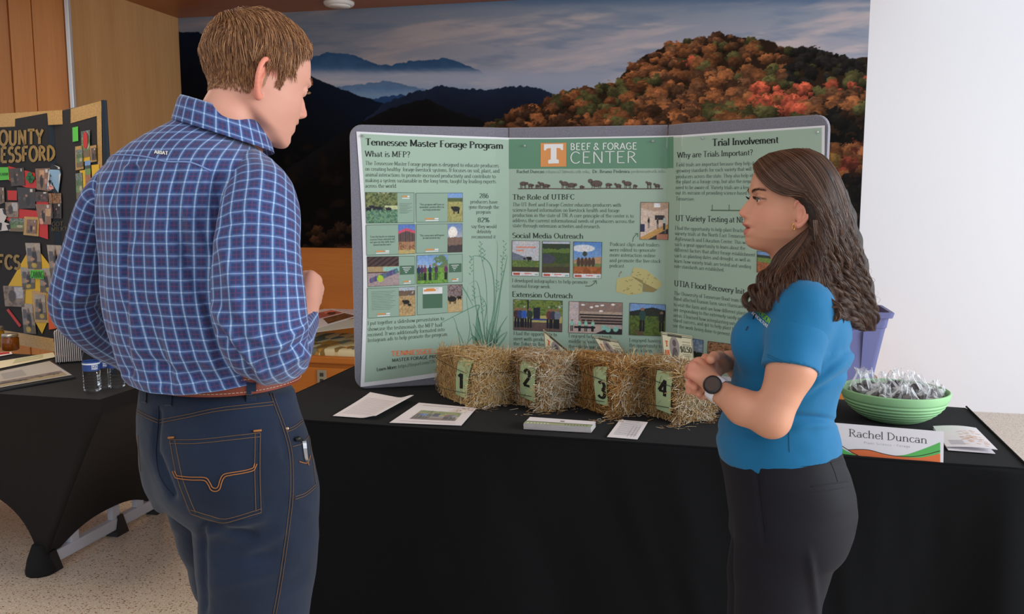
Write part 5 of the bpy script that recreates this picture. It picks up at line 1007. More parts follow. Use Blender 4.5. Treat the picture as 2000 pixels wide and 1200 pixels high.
gl = MB().box((xr - .28, 5.62, zb1 - .05), (.44, .26, .07), bev=.02).build('packed_contents', mat('grey_cloth', (130, 126, 128), .9, bump=(60, .6)), smooth=True); adopt(binr, gl)
# ================================================================== LEAFLETS ON THE LEDGE
o, f = sheet_on('leaflet', [(590, 612), (668, 597), (720, 612), (604, 646)], ZL + .004, 'open leaflet with a red and purple photo on the wooden ledge', PAPER, group='leaflets on the wooden ledge')
img_on(o, f, pic('barn', 30, 20, 2) * np.array([1.2, .8, .9]) + 20, .25, .2, .95, .55); img_on(o, f, pic('soil', 30, 16, 6) * .7, .3, .6, .95, .95)
o, f = sheet_on('leaflet', [(560, 640), (700, 622), (720, 636), (600, 652)], ZL + .002, 'pale leaflet half hidden under the open leaflet on the ledge', mat('pale_green_paper', (206, 214, 204), .6), group='leaflets on the wooden ledge')
o, f = sheet_on('leaflet', [(640, 604), (690, 598), (730, 604), (690, 616)], ZL + .0065, 'white leaflet with text lines at the back of the ledge', PAPER, group='leaflets on the wooden ledge')
text_lines(o, f, [(.1, .9, .2 + .15 * i, .03) for i in range(5)], INKG)
# ================================================================== LEFT TABLE WITH STRETCH COVER
lt = thing('side_table', 'folding table with grey steel feet under a black stretch cover', 'table', (-3.2, 3.15, 0))
tl, tr_, ty0, ty1 = -4.05, -2.225, 2.765, 3.53
M_BAR = mat('grey_painted_steel', (196, 200, 210), .4, spec=.4)
lp = [MB().box(((tl + tr_) / 2, (ty0 + ty1) / 2, ZT - .028), (tr_ - tl - .01, ty1 - ty0 - .01, .045), bev=.006).build('tabletop', mat('table_plastic'))]
for xf in (-2.60, -3.66):
    fb_ = MB(); fb_.box((xf, 3.235, .055), (.036, .70, .05), bev=.004); lp.append(fb_.build('foot_bar', M_BAR))
    for y in (3.02, 3.28, 3.45): lp.append(MB().box((xf, y, .37), (.028, .05, .62), bev=.004).build('upright', M_BAR))
    for y in (2.885, 3.30, 3.585):
        lp.append(MB().add(np.array([(xf - .03, y - .04, .0), (xf + .03, y - .04, 0), (xf + .03, y + .04, 0), (xf - .03, y + .04, 0), (xf - .022, y - .015, .09), (xf + .022, y - .015, .09), (xf + .022, y + .015, .09), (xf - .022, y + .015, .09)]), [[3, 2, 1, 0], [4, 5, 6, 7], [0, 1, 5, 4], [1, 2, 6, 5], [2, 3, 7, 6], [3, 0, 4, 7]]).build('foot_cap', mat('black_plastic', (24, 24, 26), .5)))
adopt(lt, *lp)
def arch(t, h): return .012 + h * (1 - np.abs(2 * t - 1) ** 2.6)
def stretch_cover():
    V = []; Fc = []; nt_, ns = 36, 26; zt = ZT + .001
    corners_t = [(tr_, ty0), (tr_, ty1), (tl, ty1), (tl, ty0)]; corners_b = [(-2.625, 2.865), (-2.625, 3.60), (-3.64, 3.60), (-3.64, 2.865)]; hs = [.135, .3, .135, .34]
    n0 = 0; cols = []
    for k in range(4):
        a, b = np.array(corners_t[k]), np.array(corners_t[(k + 1) % 4]); c, d = np.array(corners_b[k]), np.array(corners_b[(k + 1) % 4])
        for i in range(nt_):
            t = i / nt_; A = a * (1 - t) + b * t; Bf = c * (1 - t) + d * t; zb = arch(t, hs[k]); zlow = zb; col = []
            n = b - a; n = np.array([n[1], -n[0]]) / np.hypot(*n)
            for j in range(ns):
                s = j / (ns - 1); z = (zt - .05) * (1 - s) + zlow * s; w = (zt - .05 - z) / (zt - .05 - .012); sag = -.05 * math.sin(math.pi * min(1, w)) * math.sin(math.pi * t) ** .7
                P = A * (1 - w) + Bf * w + (-n) * 0 + n * sag * (-1 if k in () else 1); col.append((P[0], P[1], z))
            cols.append(col)
    C = np.array(cols); m = len(C)
    for i in range(m):
        for j in range(ns - 1): Fc.append([i * ns + j, ((i + 1) % m) * ns + j, ((i + 1) % m) * ns + j + 1, i * ns + j + 1])
    V = C.reshape(-1, 3); rim = []; n0 = len(V)
    topr = C[:, 0].copy(); topr[:, 2] = zt; Vt = topr; V = np.concatenate([V, Vt]); Fc += [[n0 + i, n0 + (i + 1) % m, ((i + 1) % m) * ns, i * ns] for i in range(m)]; Fc.append([n0 + i for i in range(m)])
    o = mesh('stretch_cover', V, Fc, M_STRETCH, smooth=False); me = o.data
    sm = [len(p.vertices) == 4 and p.index < m * (ns - 1) for p in me.polygons]; me.polygons.foreach_set('use_smooth', sm)
    origin(o, (-3.2, 3.15, 0)); tag(o, 'black stretch cover pulled down to the feet of the left table', 'table cover')
    # sewn pockets over the feet
    for x, y in corners_b[:1] + corners_b[3:]:
        mb = MB().tube([(x, y, 0.0), (x, y, .012), (x, y, .06), (x, y, .12)], [.056, .060, .050, .028], 12).build('foot_pocket', mat('pocket_fabric', (16, 16, 18), .9), smooth=True); attach(o, mb)
stretch_cover()
# ---- trifold display on it
TP = [np.asarray(onz(-30, 648, ZT + .002))[:2], np.asarray(onz(121, 694, ZT + .002))[:2]]
zt3 = float(np.asarray(onplane(np.float64(124.), np.float64(214.), np.append(TP[1], 0), np.array([TP[1][1] - TP[0][1], -(TP[1][0] - TP[0][0]), 0])))[2])
TP.append(TP[1] + np.array([.045, -.012])); TP.append(np.asarray(onz(203, 196, zt3))[:2]); TP = np.array(TP)
M_BLK = mat('black_board', (30, 26, 28), .8); M_SPN = mat('navy_spine', (20, 36, 50), .7); M_GOLD = mat('gold_glitter_tape', (206, 156, 70), .32, metal=.2, bump=(500, .6), vary=(160, .35))
tri = thing('trifold_display', 'black folding project display with gold glitter border on the left table', 'board', (TP[1][0], TP[1][1], ZT))
pp = []
for i, (nm, m_) in enumerate((('panel', M_BLK), ('spine', M_SPN), ('panel', M_BLK))):
    V, Fc = panel_mesh(TP[i], TP[i + 1], ZT + .003, zt3, .008 if nm == 'panel' else .012); pp.append(mesh(nm, V, Fc, m_))
e = TP[3] - TP[2]; e /= np.hypot(*e); pp.append(mesh('edge_binding', *tube([(TP[3][0], TP[3][1], ZT + .01), (TP[3][0], TP[3][1], zt3)], .011, 8), M_SPN)); adopt(tri, *pp)
f3 = lambda x, y: strip_hit(x, y, TP, .0015); f3b = lambda x, y: strip_hit(x, y, TP, .0035); f3c = lambda x, y: strip_hit(x, y, TP, .0055); f3d = lambda x, y: strip_hit(x, y, TP, .0075)
def onboard(name, polys, m, f): 
    for q in polys: p = Print(); p.poly(q); o = p.build(name, m, f); adopt(tri, o)
    return o
onboard('gold_border', [[(-30, 224), (121.5, 215), (122.5, 243), (-30, 250)], [(-30, 640), (36, 650), (106, 662), (108, 688), (36, 674), (-30, 658)]], M_GOLD, f3)
onboard('gold_border', [[(138, 213), (198, 197), (198, 224), (138, 241)], [(189, 226), (198, 223), (201, 420), (193, 420)]], M_GOLD, f3)
B5 = lambda a, b: (a / 5, 210 + b / 5); B3 = lambda a, b: (a / 3.87, 450 + b / 3.87); B1 = lambda a, b: (a / 3., b / 3.)
pt = Print(); pt.text('COUNTY', (-19, 284.5), (85.5, 281), 28, serif=False, thin=.19, thick=.23, tracking=.03); pt.text('GESSFORD', (-17, 317.5), (108, 313), 28, serif=False, thin=.19, thick=.23, tracking=.03); pt.text('FCS', (-6, 524.5), (41, 526), 26, serif=False, thin=.2, thick=.24, tracking=.05)
pt.text('AN', (147, 443), (158, 440), 32, serif=False, thin=.2, thick=.24)
o = pt.build('gold_lettering', mat('gold_letters', (158, 124, 54), .5), f3b); adopt(tri, o)
pt = Print(); pt.text('GOT', (101, 442), (124, 441), 8, serif=False, thin=.1, thick=.12); pt.text('MILK?', (100, 452), (130, 451), 8, serif=False, thin=.1, thick=.12); o = pt.build('dull_gold_lettering', mat('dull_gold', (92, 76, 34), .5), f3b); adopt(tri, o)
M_R3 = mat('red_card', (206, 42, 40), .6); M_Y3 = mat('yellow_card', (232, 184, 34), .6); M_G3 = mat('green_note', (92, 206, 70), .6); M_O3 = mat('orange_card', (226, 90, 30), .6)
onboard('red_card', [[B5(80, 572), B5(340, 640), B5(355, 790), B5(250, 782), B5(60, 700)], [B5(70, 810), B5(165, 812), B5(165, 908), B5(75, 905)], [B5(185, 990), B5(370, 1010), B5(465, 1100), B5(470, 1290), B5(190, 1195), B5(60, 1090)], [B5(355, 900), B5(475, 925), B5(470, 955), B5(355, 945)]], M_R3, f3b)
onboard('red_strip', [[B3(48, 604), B3(64, 592), B3(162, 720), B3(146, 734)]], M_R3, f3b)
onboard('yellow_card', [[B3(200, 180), B3(310, 175), B3(372, 255), B3(448, 360), B3(430, 480), B3(380, 640), B3(318, 784), B3(270, 700), B3(160, 500), B3(62, 420)]], M_Y3, f3b)
onboard('orange_card', [[B3(362, 590), B3(420, 600), B3(440, 740), B3(370, 752)]], M_O3, f3c)
onboard('green_note', [[B5(-60, 585), B5(80, 583), B5(90, 705), B5(-60, 716)]], M_G3, f3c); onboard('green_note', [[B3(228, 300), B3(328, 302), B3(330, 370), B3(230, 362)]], M_G3, f3d); onboard('green_note', [[B1(424, 748), B1(457, 741), B1(459, 826), B1(426, 832)]], M_G3, f3b)
pt = Print(); pt.text('CANNING', B3(233, 360), B3(325, 362), 13, serif=False, thin=.1, thick=.12); pt.text('FARM', B5(0, 668), B5(76, 664), 5.5, serif=False, thin=.12, thick=.14); o = pt.build('note_lettering', mat('note_ink', (20, 60, 24), .6), lambda x, y: strip_hit(x, y, TP, .0085)); adopt(tri, o)
clover = Print(); [ellp(clover, *B5(a, b), 5.2, 5.0, 10) for a, b in ((290, 655), (275, 690), (312, 690), (298, 715))]; clover.line([B5(296, 700), B5(290, 740)], 2); o = clover.build('clover_cutout', mat('clover_green', (30, 110, 60), .6), f3d); adopt(tri, o)
rb = Print(); ellp(rb, 166.5, 274, 4.8, 17, 14); o = rb.build('red_ribbon', M_R3, f3d); adopt(tri, o)
onboard('yellow_card', [[B1(466, 1000), B1(500, 995), B1(503, 1112), B1(490, 1116)], [B1(488, 915), B1(527, 912), B1(527, 945), B1(488, 948)], [B1(535, 968), B1(580, 962), B1(583, 1040), B1(540, 1048)]], M_Y3, f3b)
onboard('gold_frame', [[B1(440, 860), B1(488, 852), B1(490, 990), B1(443, 998)], [B1(528, 856), B1(564, 850), B1(567, 946), B1(531, 952)], [B3(238, 458), B3(350, 464), B3(370, 700), B3(252, 696)], [B5(236, 1066), B5(384, 1072), B5(376, 1260), B5(228, 1245)]], M_GOLD, f3c)
for q, kind, sd in ([[B5(85, 600), B5(232, 588), B5(245, 760), B5(110, 770)], 'barn', 1], [[B5(345, 598), B5(488, 592), B5(486, 820), B5(355, 800)], 'barn', 2], [[B5(165, 780), B5(345, 790), B5(345, 985), B5(180, 990)], 'barn', 3], [[B5(340, 825), B5(470, 822), B5(470, 920), B5(345, 920)], 'barn', 6], [[B5(472, 838), B5(596, 836), B5(600, 935), B5(480, 940)], 'soil', 2],
                    [[B5(50, 925), B5(180, 925), B5(180, 1075), B5(55, 1070)], 'stonewall', 1], [[B5(345, 945), B5(500, 945), B5(500, 1145), B5(385, 1140)], 'barn', 7], [[B5(500, 940), B5(600, 935), B5(600, 1085), B5(500, 1085)], 'barn', 8], [[B5(95, 1080), B5(235, 1085), B5(235, 1215), B5(90, 1210)], 'yard', 2], [[B5(-10, 780), B5(40, 780), B5(45, 930), B5(-10, 950)], 'barn', 9],
                    [[B3(190, 95), B3(302, 97), B3(315, 295), B3(212, 292)], 'kitchen', 1], [[B3(353, 110), B3(462, 114), B3(470, 350), B3(384, 356)], 'kitchen', 2], [[B3(155, 278), B3(265, 290), B3(262, 440), B3(170, 450)], 'kitchen', 3], [[B3(298, 290), B3(372, 285), B3(405, 480), B3(305, 470)], 'kitchen', 4], [[B3(22, 420), B3(190, 425), B3(185, 580), B3(38, 575)], 'stonewall', 3],
                    [[B3(160, 550), B3(250, 560), B3(275, 785), B3(180, 780)], 'kitchen', 5], [[B1(475, 770), B1(527, 762), B1(527, 915), B1(478, 925)], 'yard', 5], [[B1(496, 945), B1(530, 940), B1(532, 1100), B1(502, 1108)], 'plots', 5], [[B1(442, 1018), B1(482, 1012), B1(486, 1165), B1(448, 1168)], 'yard', 7]):
    o = picture('pasted_photo', pic(kind, 30, 34, sd), f3c if B5(0, 0) else f3c, q, None); adopt(tri, o)
for q, kind, sd in ([[B1(445, 880), B1(483, 874), B1(485, 975), B1(448, 982)], 'yard', 9], [[B1(533, 870), B1(560, 865), B1(562, 935), B1(536, 940)], 'barn', 5], [[B3(258, 484), B3(338, 488), B3(352, 678), B3(268, 674)], 'kitchen', 8], [[B5(262, 1095), B5(358, 1098), B5(352, 1235), B5(256, 1228)], 'barn', 12]):
    o = picture('framed_photo', pic(kind, 24, 30, sd), f3d, q, None); adopt(tri, o)
# milk carton and cow cut-outs
ct = lambda n, polys, m, e_: (lambda p: ([p.poly(q) for q in polys], adopt(tri, p.build(n, m, lambda x, y: strip_hit(x, y, TP, e_))))) (Print())
M_CW = mat('cutout_white', (226, 218, 216), .6); M_CB = mat('cutout_blue', (146, 184, 216), .6); M_CI = mat('cutout_ink', (26, 22, 30), .6)
ct('carton_outline', [[B5(508, 548), B5(587, 580), B5(600, 648), B5(574, 842), B5(452, 806), B5(472, 610)]], M_CI, .0060)
ct('carton_blue', [[B5(492, 590), B5(580, 612), B5(594, 650), B5(582, 742), B5(568, 836), B5(534, 832), B5(456, 800), B5(474, 618)]], M_CB, .0068)
ct('carton_white', [[B5(513, 556), B5(584, 584), B5(582, 604), B5(510, 578)], [B5(475, 622), B5(552, 652), B5(544, 790), B5(512, 800), B5(462, 760)], [B5(560, 652), B5(592, 652), B5(582, 742), B5(552, 748)]], M_CW, .0076)
pt = Print(); pt.text('MILK', B5(483, 676), B5(542, 702), 6, serif=False, thin=.1, thick=.12); ellp(pt, *B5(486, 724), 3.0, 3.4, 8); ellp(pt, *B5(520, 744), 2.8, 3.4, 8); o = pt.build('carton_marks', M_CI, lambda x, y: strip_hit(x, y, TP, .0084)); adopt(tri, o)
pt = Print(); ellp(pt, *B5(495, 784), 4.6, 4.2, 12); o = pt.build('carton_muzzle', mat('cutout_pink', (226, 150, 140), .6), lambda x, y: strip_hit(x, y, TP, .0084)); adopt(tri, o)
ct('cow_cutout', [[B5(-20, 990), B5(30, 985), B5(62, 1020), B5(60, 1080), B5(40, 1120), B5(95, 1140), B5(100, 1200), B5(-20, 1210)]], M_CW, .006); ct('cow_patches', [[B5(20, 985), B5(58, 1010), B5(60, 1055), B5(36, 1040)], [B5(60, 1150), B5(98, 1140), B5(98, 1190), B5(80, 1200)], [B5(-10, 1120), B5(20, 1130), B5(10, 1200), B5(-10, 1200)]], M_CI, .0068)
# ---- jars
def jar(px, py, hgt, rad, fill, label):
    b = np.asarray(onz(px, py, ZT + .003)).reshape(3); r = thing('honey_jar', label, 'jar', tuple(b), 'glass jars by the trifold display')
    g = MB().lathe([(0, 0), (rad * .9, 0), (rad, .006), (rad, hgt * .72), (rad * .86, hgt * .82), (rad * .86, hgt * .84)], tuple(b), 28, cap=False).build('glass_body', mat('jar_' + fill[0], fill[1], .08, trans=.35, spec=.7, ior=1.4), smooth=True)
    l = MB().lathe([(0, hgt), (rad * .88, hgt), (rad * .93, hgt - .004), (rad * .93, hgt * .83), (rad * .88, hgt * .82)][::-1], tuple(b), 28, cap=False).build('lid', mat('jar_lid_metal', (196, 190, 178), .3, metal=.8), smooth=True)
    bd = MB().lathe([(rad * .96, hgt * .86), (rad * .97, hgt * .87), (rad * .96, hgt * .89)], tuple(b), 28, cap=False).build('lid_band', mat('jar_lid_metal'), smooth=True); adopt(r, g, l, bd)
jar(21, 684, .082, .040, ('amber', (150, 84, 26)), 'short jar of amber preserve with a silver lid, on the left table'); jar(-8, 678, .105, .042, ('yellow', (190, 140, 30)), 'jar of yellow preserve cut by the photo edge, behind the amber one')
# ---- brochure holder
b = np.asarray(onz(126, 709, ZT + .003)).reshape(3); bh = thing('brochure_holder', 'clear holder packed with upright brochures on the left table', 'brochures', tuple(b))
wv = np.array([.62, -.78, 0]); wv /= np.linalg.norm(wv); dv = np.array([.78, .62, 0]); br_ = []
for k in range(13):
    o_ = b + dv * (k * .0085 - .035); zz = [.006, .145 + .004 * (k % 3) + .0045 * k * .3]; A = o_ - wv * .05; B = o_ + wv * .012; t_ = dv * .0045
    P = [A + upz * zz[0], B + upz * zz[0], B + upz * zz[1], A + upz * zz[1]]; P = np.array(P + [p + t_ for p in P]); br_.append(mesh('brochure', P, [[0, 1, 2, 3], [7, 6, 5, 4], [0, 4, 5, 1], [1, 5, 6, 2], [2, 6, 7, 3], [3, 7, 4, 0]], mat('brochure_paper', (206, 198, 196), .5)))
A = b - dv * .037 - wv * .05; B = b - dv * .037 + wv * .012
LBq = lambda s, z, e_: A * (1 - s) + B * s + upz * z - dv * e_
im = pic('stonewall', 20, 20, 4) * 1.2; h_, w_ = im.shape[:2]; v, u = np.meshgrid(np.linspace(.14, .095, h_), np.linspace(.05, .95, w_), indexing='ij'); br_.append(mesh('cover_photo', np.array([LBq(a, z, .0008) for a, z in zip(u.ravel(), v.ravel())]), gridF(h_, w_), M_PRINT, col=lin(np.clip(im, 0, 255)).reshape(-1, 3)))
mb = MB(); [mb.quad(LBq(.12, z, .001), LBq(.12 + w, z, .001), LBq(.12 + w, z + .004, .001), LBq(.12, z + .004, .001)) for z, w in ((.08, .6), (.07, .66), (.06, .5), (.05, .6), (.028, .7))]; br_.append(mb.build('cover_text', mat('body_ink')))
c = b + dv * .02 - wv * .019; mb = MB(); 
for off, sz, hh_ in ((-.04, 1, .05), (.055, 1, .11)): p0 = c + dv * off; P = [p0 - wv * .036, p0 + wv * .036, p0 + wv * .036 + upz * hh_, p0 - wv * .036 + upz * hh_]; P = np.array(P + [q_ + dv * .002 for q_ in P]); mb.add(P, [[0, 1, 2, 3], [7, 6, 5, 4], [0, 4, 5, 1], [1, 5, 6, 2], [2, 6, 7, 3], [3, 7, 4, 0]])
M_ACR = mat('clear_acrylic', (240, 244, 246), .05, spec=.8, alpha=.18); br_.append(mb.build('acrylic_holder', M_ACR)); adopt(bh, *br_)
# ---- papers and binder
o, f = sheet_on('flyer', [(0, 706), (104, 689), (108, 698), (-20, 724)], ZT + .0045, 'cream flyer with small coloured drawings at the foot of the trifold', mat('cream_paper', (226, 216, 184), .6))
img_on(o, f, (lambda a: 255 - (255 - a) * .35)(pic('yard', 30, 20, 14)) * np.array([.95, .92, .78]), .3, .1, .8, .7)
o, f = sheet_on('photo_leaflet', [(-20, 690), (22, 688), (24, 692), (-20, 700)], ZT + .005, 'small leaflet with a red photo in front of the jars', PAPER); img_on(o, f, pic('soil', 12, 8, 3) * [1.3, .4, .4], .1, .1, .9, .7)
o, f = sheet_on('folder', [(-60, 745), (100, 706), (148, 739), (-60, 775)], ZT + .004, 'black clear-cover folder lying open near the corner of the left table', mat('black_folder', (24, 26, 32), .35), th=.006)
o2, f2 = sheet_on('page', [(-60, 738), (97, 706), (140, 733), (-60, 768)], ZT + .012, None, mat('grey_page', (186, 180, 172), .35), cat=None); adopt(o, o2); o2.matrix_parent_inverse = Matrix.Translation(-Vector(o.location))
x_ = img_on(o, f2, pic('cowtrees', 40, 12, 4) * .6 + 40, .1, .68, .96, .96); text_lines(o, f2, [(.35, .6, .2 + .05 * i, .012) for i in range(8)], INKG)
# ---- water bottles
M_PET = mat('clear_bottle', (248, 252, 255), .03, trans=1.0, ior=1.12, spec=.9); M_LBL = mat('bottle_label', (44, 74, 140), .4); M_CAP = mat('bottle_cap', (236, 238, 240), .4)
def bottle(px, py, label, up_to=.200):
    b = np.asarray(onz(px, py, ZT + .003)).reshape(3); R_ = .0315; r = thing('water_bottle', label, 'bottle', tuple(b), 'clear water bottles on the left table')
    pf = [(0, .006), (.012, .006), (R_ * .75, 0), (R_ * .92, .004)]
    for i in range(44): z = .006 + i * .0025; pf.append((R_ * (1 if z < .06 else 1.0) + (-.0022 if z < .068 else -.0006) * (0.5 + .5 * math.cos(z / .0115 * 2 * math.pi)), z))
    pf += [(R_, .12), (R_ * .98, .135), (R_ * .85, .152), (R_ * .62, .168), (R_ * .42, .179), (.0128, .184), (.0128, .192)]
    body = MB().lathe(pf, tuple(b), 40, cap=False).build('bottle_body', M_PET, smooth=True)
    capm = MB().lathe([(0, .203), (.0135, .203), (.0145, .200), (.0145, .188), (.013, .187)][::-1], tuple(b), 24, cap=False).build('cap', M_CAP, smooth=True)
    lb = MB().lathe([(R_ + .0006, .083), (R_ + .0008, .120)], tuple(b), 40, cap=False).build('paper_label', M_LBL, smooth=True)
    top = MB().lathe([(R_ + .0009, .108), (R_ + .0010, .114)], tuple(b), 40, cap=False).build('label_band', mat('label_white', (220, 226, 236), .4), smooth=True)
    adopt(r, body, capm, lb, top)
    V, Fc, w = text2d('DEER PARK', thin=.16, thick=.22, serif=False); a0 = math.atan2(-b[1], -b[0]) ; 
    P = []
    V1, F1, w1 = text2d('DEER', thin=.16, thick=.22, serif=False); V2, F2, w2 = text2d('PARK', thin=.16, thick=.22, serif=False)
    for VV, FF, ww, z0 in ((V1, F1, w1, .0985), (V2, F2, w2, .0885)):
        ang = a0 + .75 * (VV[:, 0] / ww) + .02; P = np.stack([b[0] + (R_ + .0014) * np.cos(ang), b[1] + (R_ + .0014) * np.sin(ang), b[2] + z0 + VV[:, 1] * .008], 1); t = mesh('label_lettering', P, FF, mat('label_white')); adopt(r, t)
bottle(181, 764, 'front water bottle with blue label, left of the man in plaid'); bottle(228, 757, 'water bottle nearest the man in plaid, behind his elbow'); bottle(203, 757, 'water bottle standing between two others, mostly hidden')
# ================================================================== IMPLICIT SURFACES FOR THE FIGURES
def _sub(org, h, shape, lo, hi):
    a = np.maximum(0, np.floor((lo - org) / h).astype(int)); b = np.minimum(shape, np.ceil((hi - org) / h).astype(int) + 1); return a, b
class Field:
    def __init__(s, lo, hi, h):
        s.org = np.array(lo, float); s.h = h; s.shape = np.ceil((np.array(hi) - s.org) / h).astype(int) + 1; s.D = np.full(s.shape, 0.06, np.float32)
    def pts(s, a, b):
        ax = [s.org[i] + s.h * np.arange(a[i], b[i]) for i in range(3)]; return np.stack(np.meshgrid(*ax, indexing='ij'), -1)
    def add(s, fn, lo, hi, k=.01, op='u'):
        m = k + .012; a, b = _sub(s.org, s.h, s.shape, np.array(lo) - m, np.array(hi) + m)
        if (b <= a).any(): return s
        sl = tuple(slice(i, j) for i, j in zip(a, b)); d = fn(s.pts(a, b)).astype(np.float32); o = s.D[sl]
        if op == 'u': hh = np.clip(.5 + .5 * (o - d) / k, 0, 1); s.D[sl] = o * (1 - hh) + d * hh - k * hh * (1 - hh)
        elif op == 's': d = -d; hh = np.clip(.5 - .5 * (o - d) / k, 0, 1); s.D[sl] = o * (1 - hh) + d * hh + k * hh * (1 - hh)
        elif op == 'i': hh = np.clip(.5 - .5 * (o - d) / k, 0, 1); s.D[sl] = o * (1 - hh) + d * hh + k * hh * (1 - hh)
        return s
    def cone(s, a, b, ra, rb, k=.01, op='u', flat=None):
        """rounded cone; flat = (unit direction, factor) squashes it along a direction"""
        a = np.array(a, float); b = np.array(b, float); r = max(ra, rb) * (1.3 if flat is None else 1.6)
        def fn(P):
            A = P - a; ab = b - a
            t = np.clip((A @ ab) / (ab @ ab + 1e-12), 0, 1); v = A - t[..., None] * ab
            if flat is not None: u = np.asarray(flat[0]); q = v @ u; v = v + u * (q * (1 / flat[1] - 1))[..., None]
            L = np.sqrt((v * v).sum(-1)); d = L - (ra * (1 - t) + rb * t); return d * (min(1, flat[1]) if flat is not None else 1)
        return s.add(fn, np.minimum(a, b) - r, np.maximum(a, b) + r, k, op)
    def chain(s, P, R, k=.01, flat=None):
        for i in range(len(P) - 1): s.cone(P[i], P[i + 1], R[i], R[i + 1], k, flat=flat)
        return s
    def ell(s, c, r, M=None, k=.01, op='u'):
        c = np.array(c, float); r = np.array(r, float); M = np.eye(3) if M is None else np.asarray(M)
        def fn(P): q = (P - c) @ M; k0 = np.sqrt(((q / r) ** 2).sum(-1)); k1 = np.sqrt(((q / r ** 2) ** 2).sum(-1)) + 1e-9; return k0 * (k0 - 1) / k1
        e = np.abs(M) @ r; return s.add(fn, c - e, c + e, k, op)
    def column(s, o, yaw, tab, k=.01, n=2.2, op='u', cap=.02):
        """upright body of elliptic sections: tab rows = z, cx, cy, rx, ry (local x forward)"""
        T = np.array(tab, float); T = T[np.argsort(T[:, 0])]; c, sn = math.cos(yaw), math.sin(yaw); o = np.array(o, float)
        zz = np.linspace(T[0, 0], T[-1, 0], 120); TT = np.stack([np.interp(zz, T[:, 0], T[:, i]) for i in range(1, 5)], 1); kern = np.hanning(11); kern /= kern.sum()
        TT = np.stack([np.convolve(np.pad(TT[:, i], 5, 'edge'), kern, 'valid') for i in range(4)], 1)
        def fn(P):
            q = P - o; x = q[..., 0] * c + q[..., 1] * sn; y = -q[..., 0] * sn + q[..., 1] * c; z = q[..., 2]
            cx, cy, rx, ry = [np.interp(z, zz, TT[:, i]) for i in range(4)]
            kk = (np.abs((x - cx) / rx) ** n + np.abs((y - cy) / ry) ** n) ** (1 / n); d = (kk - 1) * np.minimum(rx, ry)
            e = np.maximum(z - T[-1, 0], T[0, 0] - z); hh = np.clip(.5 - .5 * (d - e) / cap, 0, 1); return d * (1 - hh) * 1.0 + e * hh + cap * hh * (1 - hh)
        R = max(np.abs(T[:, 1]).max() + T[:, 3].max(), np.abs(T[:, 2]).max() + T[:, 4].max()) * 1.15
        return s.add(fn, o + [-R, -R, T[0, 0]], o + [R, R, T[-1, 0]], k, op)
    def cut(s, p, n, k=.004):
        p = np.array(p, float); n = np.array(n, float); n /= np.linalg.norm(n); P = s.pts((0, 0, 0), s.shape); d = (P - p) @ n
        o = s.D; hh = np.clip(.5 - .5 * (o - d) / k, 0, 1); s.D = (o * (1 - hh) + d * hh + k * hh * (1 - hh)).astype(np.float32); return s
    def mesh(s):
        D = s.D; h = s.h; S = D < 0; nx, ny, nz = D.shape
        c = S[:-1, :-1, :-1].astype(np.int8); tot = sum(S[i:nx - 1 + i, j:ny - 1 + j, k:nz - 1 + k].astype(np.int8) for i in (0, 1) for j in (0, 1) for k in (0, 1))
        I = np.argwhere((tot > 0) & (tot < 8)); ids = np.full((nx - 1, ny - 1, nz - 1), -1, np.int32); ids[tuple(I.T)] = np.arange(len(I))
        acc = np.zeros((len(I), 3)); cnt = np.zeros(len(I)); cor = [(i, j, k) for i in (0, 1) for j in (0, 1) for k in (0, 1)]
        val = {q: D[I[:, 0] + q[0], I[:, 1] + q[1], I[:, 2] + q[2]] for q in cor}
        for q in cor:
            for ax in range(3):
                if q[ax]: continue
                r = list(q); r[ax] = 1; r = tuple(r); a, b = val[q], val[r]; m = (a < 0) != (b < 0); t = np.where(m, a / (a - b + 1e-12), 0)
                p = np.array(q, float)[None] + 0 * acc; p[:, ax] += t; acc[m] += p[m]; cnt[m] += 1
        V = s.org + h * (I + acc / cnt[:, None]); F = []
        for ax in range(3):
            sa = [slice(None)] * 3; sb = [slice(None)] * 3; sa[ax] = slice(0, -1); sb[ax] = slice(1, None); A = S[tuple(sa)]; B = S[tuple(sb)]
            E = np.argwhere(A != B); o1, o2 = [(1, 2), (2, 0), (0, 1)][ax]; ok = (E[:, o1] > 0) & (E[:, o2] > 0) & (E[:, o1] < D.shape[o1] - 1) & (E[:, o2] < D.shape[o2] - 1); E = E[ok]
            if not len(E): continue
            def cid(d1, d2): q = E.copy(); q[:, o1] -= d1; q[:, o2] -= d2; return ids[q[:, 0], q[:, 1], q[:, 2]]
            Q = np.stack([cid(1, 1), cid(0, 1), cid(0, 0), cid(1, 0)], 1); fl = ~A[tuple(E.T)]; Q[fl] = Q[fl][:, ::-1]; F.append(Q)
        F = np.concatenate(F); F = F[(F >= 0).all(1)]; return V, F
def vnormals(V, F):
    n = np.cross(V[F[:, 2]] - V[F[:, 0]], V[F[:, 3]] - V[F[:, 1]]); N = np.zeros_like(V)
    for i in range(4): np.add.at(N, F[:, i], n)
    return N / (np.linalg.norm(N, axis=1)[:, None] + 1e-12)
def n3(P, f, s=0, oct=3):
    """smooth 3-d noise -1..1 from layered 2-d noise"""
    t = 0; a = 1; w = 0
    for k in range(oct): q = P * f * 2 ** k; t = t + a * (vnoise(q[:, 0] + q[:, 2] * .7, q[:, 1] - q[:, 2] * .6, s + k) + vnoise(q[:, 2] + 5, q[:, 0] * .8 + q[:, 1] * .6, s + k + 31) - 1); w += a; a *= .5
    return t / w
def join(parts):
    V = []; F = []; n = 0
    for v, f in parts: V.append(v); F.append(np.asarray(f) + n); n += len(v)
    return np.concatenate(V), np.concatenate(F)
def K(x, y, d): return np.asarray(atd(np.float64(x), np.float64(y), d)).reshape(3)
def px2m(x, y, d): p = K(x, y, d); return float(((p - C0) @ Fw) / F_PX)
